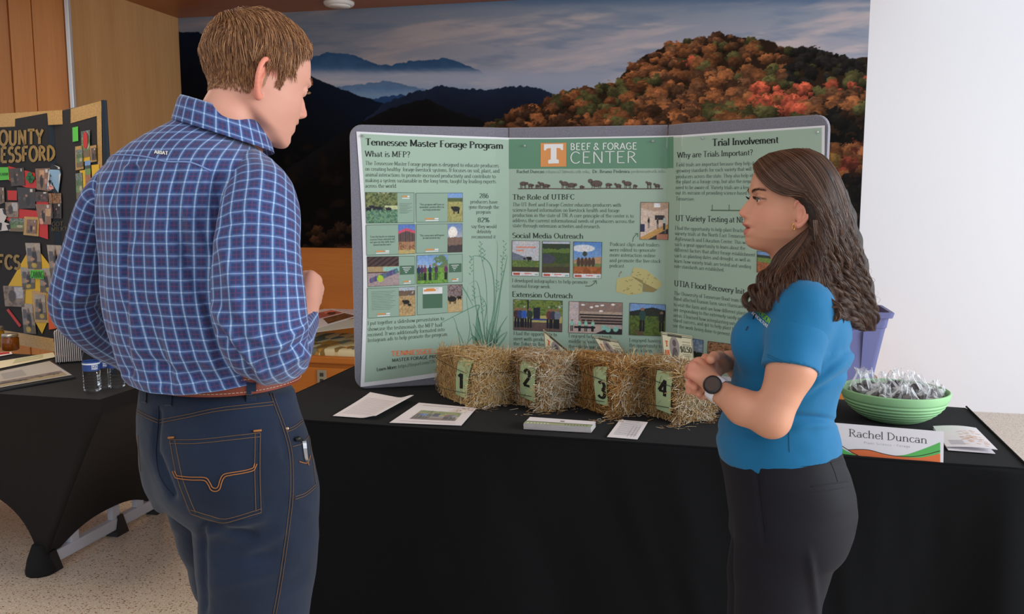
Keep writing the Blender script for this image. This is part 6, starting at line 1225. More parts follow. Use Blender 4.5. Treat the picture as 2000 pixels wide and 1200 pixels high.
def bvh_of(V, F): return BVHTree.FromPolygons([tuple(v) for v in V], [tuple(int(i) for i in f) for f in F])
def cast(b, x, y, e=.001):
    d = np.asarray(ray(np.float64(x), np.float64(y))).reshape(3); d = d / np.linalg.norm(d); h = b.ray_cast(Vector(C0), Vector(d))
    if h[0] is None: return None
    n = np.array(h[1]); n = -n if n @ d > 0 else n; return np.array(h[0]) + n * e
def surf_line(b, pts, n, e=.001):
    out = [cast(b, *p, e) for p in cr(np.array(pts, float), n)]; return [p for p in out if p is not None]
def stitch(mb, P, r=.0007, dash=None):
    P = np.array(P)
    if dash is None: mb.tube(P, r, 5); return
    for i in range(0, len(P) - 1, 2): mb.tube(P[i:i + 2], r, 5)

def head_fn(prof, nose, nw, back, wid, chin, M, O, men=0.0):
    """implicit head; returns fn(P) in world space. M columns = forward, left, up"""
    zt = lambda t: np.array(t, float).T / 1000.0
    pz, pxx = zt(sorted(prof)); nz_, nh = zt(sorted(nose)); wz, ww = zt(sorted(nw)); bz, bx = zt(sorted(back)); hz, hw = zt(sorted(wid))
    def smt(z, a, b):
        zz = np.linspace(-.14, .14, 281); v = np.interp(zz, a, b); k_ = np.hanning(7); k_ /= k_.sum(); v = np.convolve(np.pad(v, 3, 'edge'), k_, 'valid'); return np.interp(z, zz, v)
    zsm = np.linspace(-.14, .14, 281); psm = np.interp(zsm, pz, pxx); kq = np.hanning(41); kq /= kq.sum(); psm = np.convolve(np.pad(psm, 20, 'edge'), kq, 'valid') - .001
    def fn(P):
        q = (P - O) @ M; x, y, z = q[..., 0], q[..., 1], q[..., 2]; ay = np.abs(y)
        xf = smt(z, pz, pxx); xs0 = np.interp(z, zsm, psm); mid = np.exp(-(ay / .026) ** 4); xf = xs0 + (xf - xs0) * mid; w = smt(z, hz, hw); xb = smt(z, bz, bx)
        feat = smt(z, nz_, nh) * np.exp(-(ay / smt(z, wz, ww)) ** 2.4)
        feat = feat + .0065 * np.exp(-((ay - .0135) / .0052) ** 2 - ((z + .020) / .0065) ** 2)                         # nostril wings
        feat = feat - .0095 * np.exp(-((ay - .030) / .0135) ** 2 - ((z - .015) / .0095) ** 2)                         # eye sockets
        feat = feat + .0035 * np.exp(-((ay - .028) / .020) ** 2 - ((z - .034) / .007) ** 2) * (1 + men)                # brow
        feat = feat + .0045 * np.exp(-((ay - .046) / .018) ** 2 - ((z + .012) / .018) ** 2)                            # cheek bone
        feat = feat - .003 * np.exp(-((ay - .044) / .014) ** 2 - ((z + .048) / .018) ** 2)
        feat = feat + .0035 * np.exp(-(ay / .020) ** 2 - ((z + .0405) / .0055) ** 2) * np.exp(-(ay / .024) ** 6)
        xs = x - feat * sstep(.0, .05, x)
        wj = w; nf = 2.25 - .45 * sstep(-.035, -.09, z)
        fr = ((np.abs(xs) / np.where(xs > 0, xf, xb)) ** nf + (ay / wj) ** nf) ** (1 / nf)
        d = (fr - 1) * np.minimum(np.minimum(xf, xb), w) * .95
        cpl = (chin[1] / 1000 + (chin[0] / 1000 - x) * chin[2]) - z                                                    # underside of the jaw
        cpl = cpl / math.hypot(1, chin[2]); kk = .012; h = np.clip(.5 - .5 * (d - cpl) / kk, 0, 1); d = d * (1 - h) + cpl * h + kk * h * (1 - h)
        tp = z - .124; h = np.clip(.5 - .5 * (d - tp) / kk, 0, 1); return d * (1 - h) + tp * h + kk * h * (1 - h)
    return fn
def add_ear(Fd, loc, side_, sz=1.0, flare=.35, ex=-.014):
    """loc(x,y,z)->world in head space; ear on side_ (+1 left)"""
    L = lambda x, y, z: loc(ex + x * sz, side_ * (.068 + y * sz), -.012 + z * sz)
    rim = [(-.002, .004, .026), (-.010, .010, .030), (-.018, .014, .024), (-.022, .016, .010), (-.020, .014, -.006), (-.013, .010, -.020), (-.004, .005, -.029), (.003, .002, -.024)]
    rim = cr(np.array([(.006, .003, .012), (.004, .005, .024)] + rim[1:], float), 22); rim[:, 1] += flare * (-rim[:, 0]) * .5
    P = [L(*p) for p in rim]; R = np.interp(np.linspace(0, 1, 22), [0, .2, .7, .88, 1], [.0022, .0033, .0036, .0058, .0040]) * sz; Fd.chain(P, R, .003)
    Mh = np.stack([(loc(1, 0, 0) - loc(0, 0, 0)), (loc(0, 1, 0) - loc(0, 0, 0)), (loc(0, 0, 1) - loc(0, 0, 0))], 1)
    ax = np.array([1, -side_ * -.55 * (1 + flare), 0]); ax /= np.linalg.norm(ax); ax = np.array([ax[0], -side_ * abs(ax[1]), 0]); nm = np.array([-ax[1], ax[0], 0]); Me = Mh @ np.stack([ax, nm, [0, 0, 1]], 1)
    Fd.ell(L(-.008, .0065, .002), (.015 * sz, .0035 * sz, .026 * sz), Me, .003)
    Fd.ell(L(-.005, .011, -.001), (.007 * sz, .006 * sz, .011 * sz), Me, .002, 's')
    Fd.chain([L(-.010, .013, .018), L(-.014, .0145, .004), L(-.010, .011, -.012)], [.0018, .0022, .0018], .002)
def skin_mat(name, base):
    if name in MATS: return MATS[name]
    m = mat(name, base, .48, spec=.35, sss=.12, vcol='Col', bump=(700, .12)); return m
LOCAL = lambda M, O: (lambda x, y, z: O + M @ np.array([x, y, z], float))
def headframe(fwd, roll=0.0):
    f = np.array(fwd, float); f /= np.linalg.norm(f); l = np.cross([0, 0, 1.0], f); l /= np.linalg.norm(l); u = np.cross(f, l)
    if roll: l, u = l * math.cos(roll) + u * math.sin(roll), u * math.cos(roll) - l * math.sin(roll)
    return np.stack([f, l, u], 1)
RH = np.array([math.cos(YAW), math.sin(YAW), 0])     # picture right on the floor plane

# ================================================================== THE WOMAN
def woman():
    D0 = 2.0; O = K(1545, 405, D0); s = px2m(1500, 420, D0)
    fw = -RH * math.cos(math.radians(4)) - HF * math.sin(math.radians(4)); a = math.radians(-13); fw = -np.array([math.cos(a), 0 - math.sin(a) * -1, 0]) if False else fw
    # facing left, a little toward the lens: the sight line leans 16 degrees here
    ang = math.radians(180 + 13); fw = np.array([math.cos(ang), math.sin(ang), 0.0]); fw[2] = .02
    M = headframe(fw); loc = LOCAL(M, O)
    pf = [(-116, 62), (-104, 76), (-97, 86), (-88, 97), (-78, 100.5), (-70, 100), (-64, 104), (-58, 105), (-52, 101), (-48.5, 97.5), (-45, 102), (-40.5, 106), (-35, 103.5), (-28, 101), (-20, 96), (0, 90), (15, 89), (25, 92), (34, 94.5), (45, 93.5), (60, 91.5), (75, 87), (95, 72), (110, 54), (122, 24)]
    ns = [(-34, 0), (-28, 4), (-24, 14), (-19, 21.5), (-13.5, 24.5), (-8, 22.5), (0, 19.5), (10, 12.5), (18, 5.5), (26, 1), (32, 0)]
    nw = [(-40, 12), (-26, 11.5), (-14, 10), (0, 7.5), (15, 7), (30, 9)]
    bk = [(-120, 50), (-60, 62), (-40, 72), (-10, 86), (20, 92), (50, 92), (80, 84), (100, 66), (120, 30)]
    wd = [(-112, 20), (-98, 29), (-86, 40), (-70, 52), (-50, 61), (-20, 67), (10, 71), (40, 73), (70, 70), (95, 58), (110, 42), (122, 16)]
    Fd = Field(O + [-.16, -.12, -.30], O + [.16, .13, .15], .0019)
    Fd.add(head_fn(pf, ns, nw, bk, wd, (86, -101, -.04), M, O), O - .15, O + .15, .004)
    Fd.ell(loc(.102, 0, -.0485), (.013, .0185, .0016), M, .0015, 's')
    for sg in (1, -1):
        e = loc(.0765, sg * .031, .0155); Fd.ell(e, (.0132, .0136, .0132), M, .003); Fd.ell(loc(.0905, sg * .0320, .0150), (.0085, .0135, .0050), M, .0012, 's')
        Fd.ell(loc(.112, sg * .0075, -.0245), (.006, .0030, .0022), M, .001, 's')
        add_ear(Fd, loc, sg, 1.0, .5, .009)
    Fd.chain([loc(-.02, 0, -.04), loc(-.028, 0, -.10), loc(-.038, 0, -.19)], [.054, .048, .056], .02); Fd.cone(loc(.02, 0, -.075), loc(-.01, 0, -.13), .03, .04, .02)
    Fd.chain([loc(-.04, .14, -.235), loc(-.04, -.14, -.235)], [.045, .045], .03); Fd.ell(loc(-.03, 0, -.24), (.085, .12, .06), M, .03)
    hV, hF = Fd.mesh()
    # colours
    q = (hV - O) @ M; N = len(hV); base = lin((206, 148, 120)); col = np.tile(base, (N, 1))
    def tint(w, c): nonlocal col; w = np.clip(w, 0, 1)[:, None]; col = col * (1 - w) + lin(c) * w
    ay = np.abs(q[:, 1]); lipw = np.exp(-((ay) / .021) ** 6); lip = lipw * ((q[:, 2] < -.0365 - .0045 * (ay / .02)) & (q[:, 2] > -.0655 + .010 * (ay / .02) ** 2)) * (q[:, 0] > .078)
    tint(lip * .75, (188, 98, 92)); tint(np.exp(-((ay - .045) / .022) ** 2 - ((q[:, 2] + .022) / .02) ** 2) * (q[:, 0] > .02) * .28, (222, 140, 124)); tint(np.exp(-(ay / .018) ** 2 - ((q[:, 2] + .016) / .012) ** 2) * (q[:, 0] > .1) * .3, (224, 136, 120))
    bz = .0355 + .0035 * np.cos((ay - .036) / .016 * 1.4); tint(np.exp(-((q[:, 2] - bz) / .0030) ** 4) * sstep(.010, .016, ay) * (1 - sstep(.044, .054, ay)) * (q[:, 0] > .04) * .72, (96, 62, 48))
    er = np.hypot(ay - .0315, (q[:, 2] - .0150) * 2.1); tint(np.exp(-((er - .0140) / .0022) ** 2) * (q[:, 0] > .07) * (q[:, 2] > .0155) * .85, (52, 36, 34)); tint(np.exp(-((er - .0145) / .0026) ** 2) * (q[:, 0] > .07) * (q[:, 2] <= .0155) * .35, (150, 96, 84))
    tint(sstep(.030, .044, -q[:, 0] * 0 + np.where(q[:, 0] < .0, .05, 0)) * (q[:, 2] > -.02) * (ay < .066) * .9, (60, 42, 34))
    hair_zone = sstep(.0, .012, q[:, 2] - (.078 - .9 * np.maximum(0, .075 - q[:, 0]) - 0)) ; tint(hair_zone * (ay < .075) * .95, (58, 38, 30))
    earz = (ay > .072) * (q[:, 0] < .022) * (q[:, 0] > -.03) * (q[:, 2] > -.05) * (q[:, 2] < .025); col = np.where(earz[:, None] > 0, lin((222, 152, 130)), col)
    # ---- arms and hands
    Fa = Field([-.17, 1.55, .84], [.62, 2.35, 1.30], .0024)
    sh = K(1572, 592, 1.86); ms = K(1546, 722, 1.815); el = K(1506, 818, 1.80); fm = K(1452, 796, 1.835); wr = K(1399, 761, 1.885)
    Fa.chain([sh, ms, el], [.054, .0475, .0385], .02); Fa.chain([el, fm, wr], [.0375, .0355, .0245], .02); Fa.cone(el + [.004, 0, -.004], el, .034, .036, .01)
    # near (left) hand laid over the other: back of the hand toward us
    kn = [K(1377, 704, 1.945), K(1364, 708, 1.925), K(1354, 717, 1.905), K(1350, 731, 1.893)]; wk = K(1392, 750, 1.895)
    for i, p in enumerate(kn):
        Fa.cone(wk + (p - wk) * .06, p, .0175, .0118 if i < 3 else .0112, .012)
    d_ = HF * .030; dn = np.array([0, 0, -1.0])
    for i, p in enumerate(kn):
        L1, L2, L3 = (.036, .024, .018) if i < 3 else (.030, .018, .015); p1 = p + (-RH * .05 + HF * .95 + dn * (.25)) * L1; p2 = p1 + (RH * .55 + HF * .35 + dn * .75) * L2; p3 = p2 + (RH * .95 + dn * .2 - HF * .1) * L3
        Fa.chain([p, p1, p2, p3], [.0112, .0096, .0086, .0074] if i < 3 else [.0098, .0086, .0078, .0068], .003)
    th0 = K(1390, 735, 1.92); Fa.chain([th0, K(1392, 715, 1.955), K(1386, 703, 1.985), K(1378, 698, 2.005)], [.016, .0125, .0105, .009], .006)
    # far (right) arm and hand coming from behind, thumb on top, finger ends curled under
    esh = K(1560, 600, 2.20); fel = K(1490, 770, 2.22); fwr = K(1424, 706, 2.09)
    Fa.chain([fel, fwr], [.036, .0235], .02)
    fp = K(1392, 722, 2.0); Fa.cone(fwr, fp, .022, .021, .015, flat=None); Fa.chain([K(1418, 706, 2.06), K(1406, 696, 1.985), K(1395, 697, 1.93), K(1388, 703, 1.905)], [.015, .0122, .0115, .0100], .004)
    for (a, b, c, d__) in (((1372, 726, 1.975), (1352, 733, 1.93), (1346, 751, 1.915), (1345, 765, 1.925)), ((1378, 732, 1.97), (1362, 741, 1.92), (1355, 756, 1.91), (1356, 767, 1.925)), ((1386, 742, 1.97), (1372, 757, 1.93), (1364, 768, 1.925), (1368, 775, 1.945)), ((1392, 750, 1.97), (1384, 766, 1.94), (1376, 773, 1.94), (1380, 777, 1.96))):
        Fa.chain([K(*a), K(*b), K(*c), K(*d__)], [.0105, .0092, .0080, .0070], .0028)
    Fa.cone(K(1392, 728, 2.0), K(1376, 742, 1.965), .02, .017, .01)
    aV, aF = Fa.mesh(); aq = np.tile(base, (len(aV), 1)); kd = np.min([np.linalg.norm(aV - p, axis=1) for p in kn], 0); w = np.exp(-(kd / .014) ** 2)[:, None] * .25; aq = aq * (1 - w) + lin((218, 138, 122)) * w
    px_, py_ = proj(aV); w = (sstep(1375, 1350, px_) * .3)[:, None]; aq = aq * (1 - w) + lin((220, 138, 124)) * w
    # coarse trunk and legs beneath the clothes keep the figure one body
    yaw = math.radians(180 + 8); TO = K(1532, 760, 1.99); TO = np.array([TO[0], TO[1], 0])
    Fb = Field([-.08, 1.55, 0.0], [.62, 2.55, 1.42], .012)
    Fb.column(TO, yaw, [(.80, 0, 0, .06, .10), (1.0, .0, 0, .085, .12), (1.25, 0, 0, .08, .14), (1.34, 0, 0, .05, .08)], .02)
    Fb.chain([TO + [0, 0, 1.2], np.array([*(O[:2]), O[2] - .2])], [.06, .05], .02); Fb.chain([TO + [0, 0, 1.28], sh + [0, 0, -.01]], [.05, .048], .02); Fb.chain([TO + [0, 0, 1.28], esh, fel], [.05, .045, .036], .02)
    for d in (1.905, 2.07): a3 = K(1512, 1200, d); Fb.chain([[a3[0], a3[1], .86], [a3[0], a3[1], .5], [a3[0], a3[1], .08]], [.055, .05, .04], .02)
    bV, bF = Fb.mesh(); V, F = join([(hV, hF), (aV, aF), (bV, bF)]); C = np.concatenate([col, aq, np.tile(base, (len(bV), 1))])
    root = thing('person', 'woman with long wavy brown hair in a teal polo shirt, hands clasped in profile', 'person', (float(TO[0]), float(TO[1]), 0))
    SK = skin_mat('skin_warm', (226, 170, 146)); body = mesh('body', V, F, SK, smooth=True, col=C); adopt(root, body)
    # eyes
    for sg in (1, -1):
        e = loc(.0762, sg * .031, .0155); mb = MB(); n1, n2 = 16, 24; Vs = []
        gz = np.array([.985, sg * .10, -.02]); gz /= np.linalg.norm(gz); t1 = np.cross([0, 0, 1.0], gz); t1 /= np.linalg.norm(t1); t2 = np.cross(gz, t1); cc = []
        for i in range(n1 + 1):
            ph = math.pi * (i / n1) ** 1.4
            for j in range(n2): a_ = 2 * math.pi * j / n2; d = gz * math.cos(ph) + (t1 * math.cos(a_) + t2 * math.sin(a_)) * math.sin(ph); Vs.append(e + M @ d * (.0122 + .0006 * (ph < .4))); cc.append(lin((16, 12, 12)) if ph < .17 else (lin((92, 72, 48)) if ph < .46 else lin((226, 216, 212))))
        o = mesh('eyeball', np.array(Vs), gridF(n1 + 1, n2, True), mat('eye', (230, 225, 220), .08, spec=.8, vcol='Col'), smooth=True, col=np.array(cc)); adopt(root, o)
    # lashes and brow hairs
    rs = np.random.RandomState(2); P = []
    for sg in (1, -1):
        for t in np.linspace(-1, 1, 46):
            b0 = loc(.0892 - .0035 * abs(t) ** 2 - .003 * (t > 0) * t, sg * (.0315 + t * .0130), .0150 + .0052 * (1 - t * t) ** .6); P.append([b0 + M @ np.array([.0075 * u, sg * t * .002 * u, .0035 * u * u - .0005]) for u in np.linspace(0, 1, 5)])
    ls = strands('eyelashes', np.array(P), .00022, strand_mat('lash', [(0, (26, 18, 18)), (1, (40, 26, 24))]), tip=.2); adopt(root, ls)
    bvhb = bvh_of(hV, hF); P = []
    for sg in (1, -1):
        for k in range(230):
            yy = rs.uniform(.013, .050); zz = .0340 + .0040 * math.cos((yy - .036) / .016 * 1.4) + rs.normal(0, .0013) * (1.2 if yy < .03 else .7); h = bvhb.ray_cast(Vector(loc(.16, sg * yy, zz)), Vector(-M[:, 0]))
            if h[0] is None: continue
            p = np.array(h[0]); P.append([p + M @ np.array([.0008 - .0002 * u, sg * .0052 * u, (.0018 - .0006 * (yy > .036) * 3) * u]) for u in np.linspace(0, 1, 4)])
    ls = strands('eyebrows', np.array(P), .00022, strand_mat('brow_hair', [(0, (78, 50, 38)), (1, (104, 70, 54))]), tip=.2); adopt(root, ls)
    # earring
    c = K(1546.5, 437, 1.915); t = np.linspace(0, 2 * math.pi, 25)
    ec = loc(.017, .0800, -.0425); adopt(root, mesh('hoop_earring', *tube(np.array([ec + M @ np.array([math.cos(x) * .0035 , math.sin(x) * .0015, math.sin(x) * .0068]) for x in t]), .0012, 8, False), mat('gold', (240, 190, 110), .2, metal=1.0), smooth=True))
    # watch
    wc = K(1395, 756, 1.885); ax = (wr - fm) / np.linalg.norm(wr - fm); side_ = K(1391, 745, 1.86) - K(1399, 763, 1.885); side_ -= ax * (side_ @ ax); nrm = K(1391, 744, 1.80) - K(1397, 757, 1.886); nrm -= ax * (nrm @ ax); nrm /= np.linalg.norm(nrm); tn = np.cross(ax, nrm)
    wc = K(1397.5, 759, 1.886) - ax * .004; rr = .0262; band = []; nb = 48
    for i in range(nb):
        a_ = 2 * math.pi * i / nb; wdt = .0095 + .002 * math.cos(a_); r_ = rr * (1 + .04 * math.cos(a_)); 
        for dx, dr in ((-wdt, 0), (-wdt * .9, .0022), (wdt * .9, .0022), (wdt, 0)): band.append(wc + ax * dx * (1 if a_ > 0 else 1) + (nrm * math.cos(a_) + tn * math.sin(a_)) * (r_ + dr + (.0009 if i % 4 == 0 else 0)))
    wb_ = mesh('watch_strap', np.array(band), gridF(nb + 1, 4).tolist()[:0] + [[i * 4 + j, i * 4 + j + 1, ((i + 1) % nb) * 4 + j + 1, ((i + 1) % nb) * 4 + j] for i in range(nb) for j in range(3)], mat('white_silicone', (226, 224, 232), .5), smooth=True); adopt(root, wb_)
    wR = np.stack([ax, tn, nrm], 1); cf = wc + nrm * (rr + .001)
    def disc(prof, n=36): V = []; [V.append(cf + wR @ np.array([r * math.cos(a_), r * math.sin(a_), z])) for r, z in prof for a_ in np.arange(n) * 2 * math.pi / n]; return np.array(V), gridF(len(prof), n, True)
    cs = mesh('watch_case', *disc([(.0, 0), (.0195, 0), (.0205, .002), (.0205, .0085), (.019, .010), (.0155, .0102)]), mat('watch_black', (26, 22, 24), .35, spec=.5), smooth=True); adopt(root, cs)
    sc_ = mesh('watch_face', *disc([(.0, .0103), (.0152, .0103)]), mat('watch_glass', (64, 46, 38), .3, spec=.3), smooth=False); adopt(root, sc_)
    # ---- polo shirt
    Fs = Field([-.10, 1.55, .86], [.66, 2.50, 1.42], .0042)
    def row(y, xl, xr, ry): c = K((xl + xr) / 2, y, 1.99); c2 = (c[:2] - TO[:2]); ca, sa = math.cos(yaw), math.sin(yaw); return (c[2], c2[0] * ca + c2[1] * sa, -c2[0] * sa + c2[1] * ca, (xr - xl) / 2 * px2m(1530, y, 1.99) * .985, ry)
    rows = [row(898, 1404, 1637, .150), row(866, 1400, 1637, .152), row(840, 1404, 1630, .150), row(812, 1412, 1624, .146), row(770, 1424, 1637, .146), row(720, 1437, 1650, .150), row(680, 1443, 1654, .155), row(640, 1452, 1655, .158), row(610, 1468, 1650, .155), row(585, 1490, 1640, .13), row(562, 1505, 1628, .09), row(540, 1515, 1612, .07)]
    Fs.column(TO, yaw, rows, .02, n=2.15, cap=.012)
    far = np.cross([0, 0, 1.0], [math.cos(yaw), math.sin(yaw), 0]) * -1
    Fs.ell(K(1482, 668, 1.93), (.062, .05, .07), None, .035); 
    nsh = K(1566, 606, 1.865); Fs.chain([K(1562, 582, 1.92), nsh, K(1553, 665, 1.84)], [.052, .062, .0600], .03)
    Fs2 = Field([.0, 1.55, .95], [.66, 2.1, 1.42], .0042)
    Fs.chain([K(1550, 590, 2.10), K(1540, 620, 2.16), K(1515, 700, 2.19)], [.055, .058, .056], .03)
    # sleeve with a clean cut hem
    hem = K(1544, 723, 1.815); sa_ = hem - K(1556, 655, 1.845); sa_ /= np.linalg.norm(sa_)
    Fs2.chain([K(1560, 600, 1.885), K(1556, 655, 1.845), hem + sa_ * .05], [.060, .0600, .0615], .02); Fs2.cut(hem, (K(1592, 741, 1.81) - K(1497, 706, 1.82))[[0, 1, 2]] * 0 + sa_ * 1.0, .003)
    hn = np.cross(K(1592, 741, 1.83) - K(1497, 706, 1.83), HF); 
    def fold(V, F, fn): n = vnormals(V, F); return V + n * fn(V)[:, None]
    def wf(V):
        x, y = proj(V); d = .0040 * n3(V, 9, 3, 3) + .0016 * n3(V, 26, 5, 2)
        d += .010 * np.exp(-((y - 815 - .12 * (x - 1560)) / 6.5) ** 2) * sstep(1500, 1560, x) * -1 + .006 * np.exp(-((y - 832 + .18 * (x - 1590)) / 9) ** 2) * sstep(1520, 1570, x)
        d += -.005 * np.exp(-((y - 700 + .9 * (x - 1640)) / 9) ** 2) * sstep(1580, 1620, x) + .004 * np.sin((y + .5 * x) / 26.) * sstep(1570, 1640, x) * (y > 690) * .6
        d += .0045 * np.sin((x * .6 + y) / 24.) * np.exp(-((y - 790) / 60) ** 2) - .006 * np.exp(-((y - 760 + .55 * (x - 1600)) / 8) ** 2) * sstep(1560, 1600, x) + .005 * np.exp(-((y - 735 + .7 * (x - 1610)) / 10) ** 2) * sstep(1570, 1600, x) - .004 * np.exp(-((y - 846 - .1 * (x - 1450)) / 8) ** 2) * (1 - sstep(1470, 1520, x))
        return d
    sV, sF = Fs.mesh(); sV = fold(sV, sF, wf)
    TEAL = mat('teal_polo_fabric', (24, 106, 152), .75, sheen=.12, spec=.22, bump=(900, .12))
    # open hem: drop the faces of the flat underside
    shirt = mesh('polo_shirt', sV, sF, TEAL, smooth=True); adopt(root, shirt)
    s2V, s2F = Fs2.mesh(); s2V = fold(s2V, s2F, lambda V: .0016 * n3(V, 12, 8, 3) + .0040 * n3(V * [1, 1, .5], 14, 12, 2)); slv = mesh('sleeve', s2V, s2F, TEAL, smooth=True); slv.parent = shirt
    mb = MB(); bs = bvh_of(s2V, s2F); 
    for off in (0, 4): stitch(mb, surf_line(bs, [(1499, 697 - off), (1520, 706 - off), (1550, 717 - off), (1575, 727 - off), (1590, 732 - off)], 44, .0004), .0005)
    hs = mb.build('sleeve_stitching', mat('teal_thread', (16, 78, 112), .8)); hs.parent = slv
    bs = bvh_of(sV, sF); mb = MB(); mb.tube(surf_line(bs, [(1542, 884), (1541, 860), (1541, 838), (1541, 822)], 20, .0003), .0009, 5); sm = mb.build('side_seam', mat('teal_thread')); sm.parent = shirt
    # collar, placket, chest lettering
    cl_ = Field([.05, 1.75, 1.2], [.5, 2.3, 1.45], .003)
    cb = np.array([*(O[:2]), 0]) + M[:, 0] * -.028; 
    col_ = MB(); nn = 40; Vc = []
    for i in range(nn + 1):
        a_ = math.radians(40 + 280 * i / nn); dr = M[:, 0] * math.cos(a_) * .072 + M[:, 1] * math.sin(a_) * .062; zt_ = 1.365 - .030 * (math.cos(a_) + .2); 
        for r_, dz in ((1.0, .012), (1.06, .018), (1.22, -.006), (1.34, -.034)): Vc.append(np.array([*(cb[:2]), 0]) + dr * r_ + [0, 0, zt_ + dz - .02])
    collar = mesh('collar', np.array(Vc), gridF(nn + 1, 4), TEAL, smooth=True); collar.parent = shirt; collar.matrix_parent_inverse = shirt.matrix_parent_inverse.inverted() @ shirt.matrix_parent_inverse
    pr = Print(); fcast = lambda e: (lambda x, y: np.array([(lambda h: h if h is not None else K(a_, b_, 1.9))(cast(bs, a_, b_, e)) for a_, b_ in zip(np.atleast_1d(x), np.atleast_1d(y))]))
    pr.text('EXTENSION', (1471, 605), (1503, 633.5), 10.5, up=(.38, -.92), serif=False, thin=.14, thick=.2); lt_ = pr.build('chest_lettering', mat('lime_thread', (120, 200, 70), .6), fcast(.0012)); lt_.parent = shirt
    pr = Print(); pr.text('AGRICULTURE', (1468, 614), (1500, 641.5), 5.6, up=(.38, -.92), serif=False, thin=.14, thick=.18); lt_ = pr.build('small_chest_lettering', mat('white_thread', (226, 232, 234), .6), fcast(.0012)); lt_.parent = shirt
    for x, y in ((1459.5, 642), (1473, 620)):
        pr = Print(); pr.line([(x + 2, y - 4), (x - 2, y + 4)], 2.6); b_ = pr.build('button', mat('navy_button', (16, 34, 60), .4), fcast(.0016)); b_.parent = shirt
    # ---- trousers
    Ft = Field([-.10, 1.6, .0], [.66, 2.5, .97], .006)
    rowt = lambda y, xl, xr, ry: row(y, xl, xr, ry)
    rows = [rowt(858, 1408, 1632, .146), rowt(885, 1407, 1639, .152), rowt(915, 1411, 1652, .165), rowt(950, 1418, 1662, .175), rowt(985, 1423, 1665, .178), rowt(1020, 1427, 1658, .178), rowt(1060, 1430, 1640, .175)]
    Ft.column(TO, yaw, rows, .02, n=2.2)
    cy = lambda y, xl, xr, d: (K((xl + xr) / 2, y, d), (xr - xl) / 2 * px2m(1530, y, d))
    for sg, d, dx in ((1, 1.905, 0), (-1, 2.07, -14)):
        a1, r1 = cy(1050, 1440 + dx, 1640 + dx * .5, d); a2, r2 = cy(1120, 1440 + dx, 1612 + dx * .5, d); a3, r3 = cy(1200, 1440 + dx, 1592 + dx * .5, d); a4 = a3 + [-.005, 0, -.25]; a5 = a3 + [.0, 0, -.52]
        Ft.chain([a1, a2, a3, a4, a5 - [0, 0, a5[2] - .06]], [r1 * .98, r2 * .98, r3 * .97, .088, .098], .03, flat=(HF, .85))
    tV, tF = Ft.mesh()
    def wt(V): x, y = proj(V); d = .0022 * n3(V, 8, 13, 3); d += -.006 * np.exp(-((x - 1478 - (y - 920) * .10) / 5) ** 2) * sstep(900, 930, y) * (1 - sstep(1030, 1080, y)) + .006 * np.exp(-((x - 1583 - (y - 1100) * .12) / 8) ** 2) * sstep(1060, 1110, y) + .0015 * (y < 905); return d
    tV = fold(tV, tF, wt); NAV = mat('black_trouser_fabric', (24, 23, 30), .68, sheen=.03, spec=.2, bump=(800, .1)); tr_ = mesh('trousers', tV, tF, NAV, smooth=True); adopt(root, tr_)
    bt = bvh_of(tV, tF); mb = MB(); mb.tube(surf_line(bt, [(1585, 951), (1610, 947), (1640, 943), (1657, 940)], 16, .0004), .0011, 5); mb.tube(surf_line(bt, [(1585, 962), (1620, 958), (1659, 951)], 16, .0002), .0006, 5); mb.tube(surf_line(bt, [(1622, 903), (1630, 922), (1636, 942)], 10, .0003), .0007, 5); mb.tube(surf_line(bt, [(1425, 898), (1500, 909), (1580, 911), (1645, 898)], 40, .0002), .0007, 5); mb.tube(surf_line(bt, [(1477, 922), (1483, 960), (1489, 1010), (1494, 1060)], 30, .0003), .0008, 5)
    sm = mb.build('seams', mat('dark_seam', (14, 14, 18), .8)); sm.parent = tr_
    for sg, d in ((1, 1.905), (-1, 2.07)):
        a3 = K(1512, 1200, d); Fh = Field([a3[0] - .26, a3[1] - .08, 0], [a3[0] + .12, a3[1] + .08, .12], .006); Fh.chain([[a3[0] + .06, a3[1], .045], [a3[0] - .08, a3[1], .04], [a3[0] - .15, a3[1], .032]], [.042, .042, .032], .02); Fh.ell([a3[0] - .04, a3[1], .012], (.15, .045, .012), None, .005)
        v, f = Fh.mesh(); v[:, 2] = np.maximum(v[:, 2], 0.001); adopt(root, mesh('shoe', v, f, mat('black_shoe', (24, 22, 22), .5), smooth=True))
    return root, M, O, loc, (hV, hF), (sV, sF), (s2V, s2F)
WR = woman()
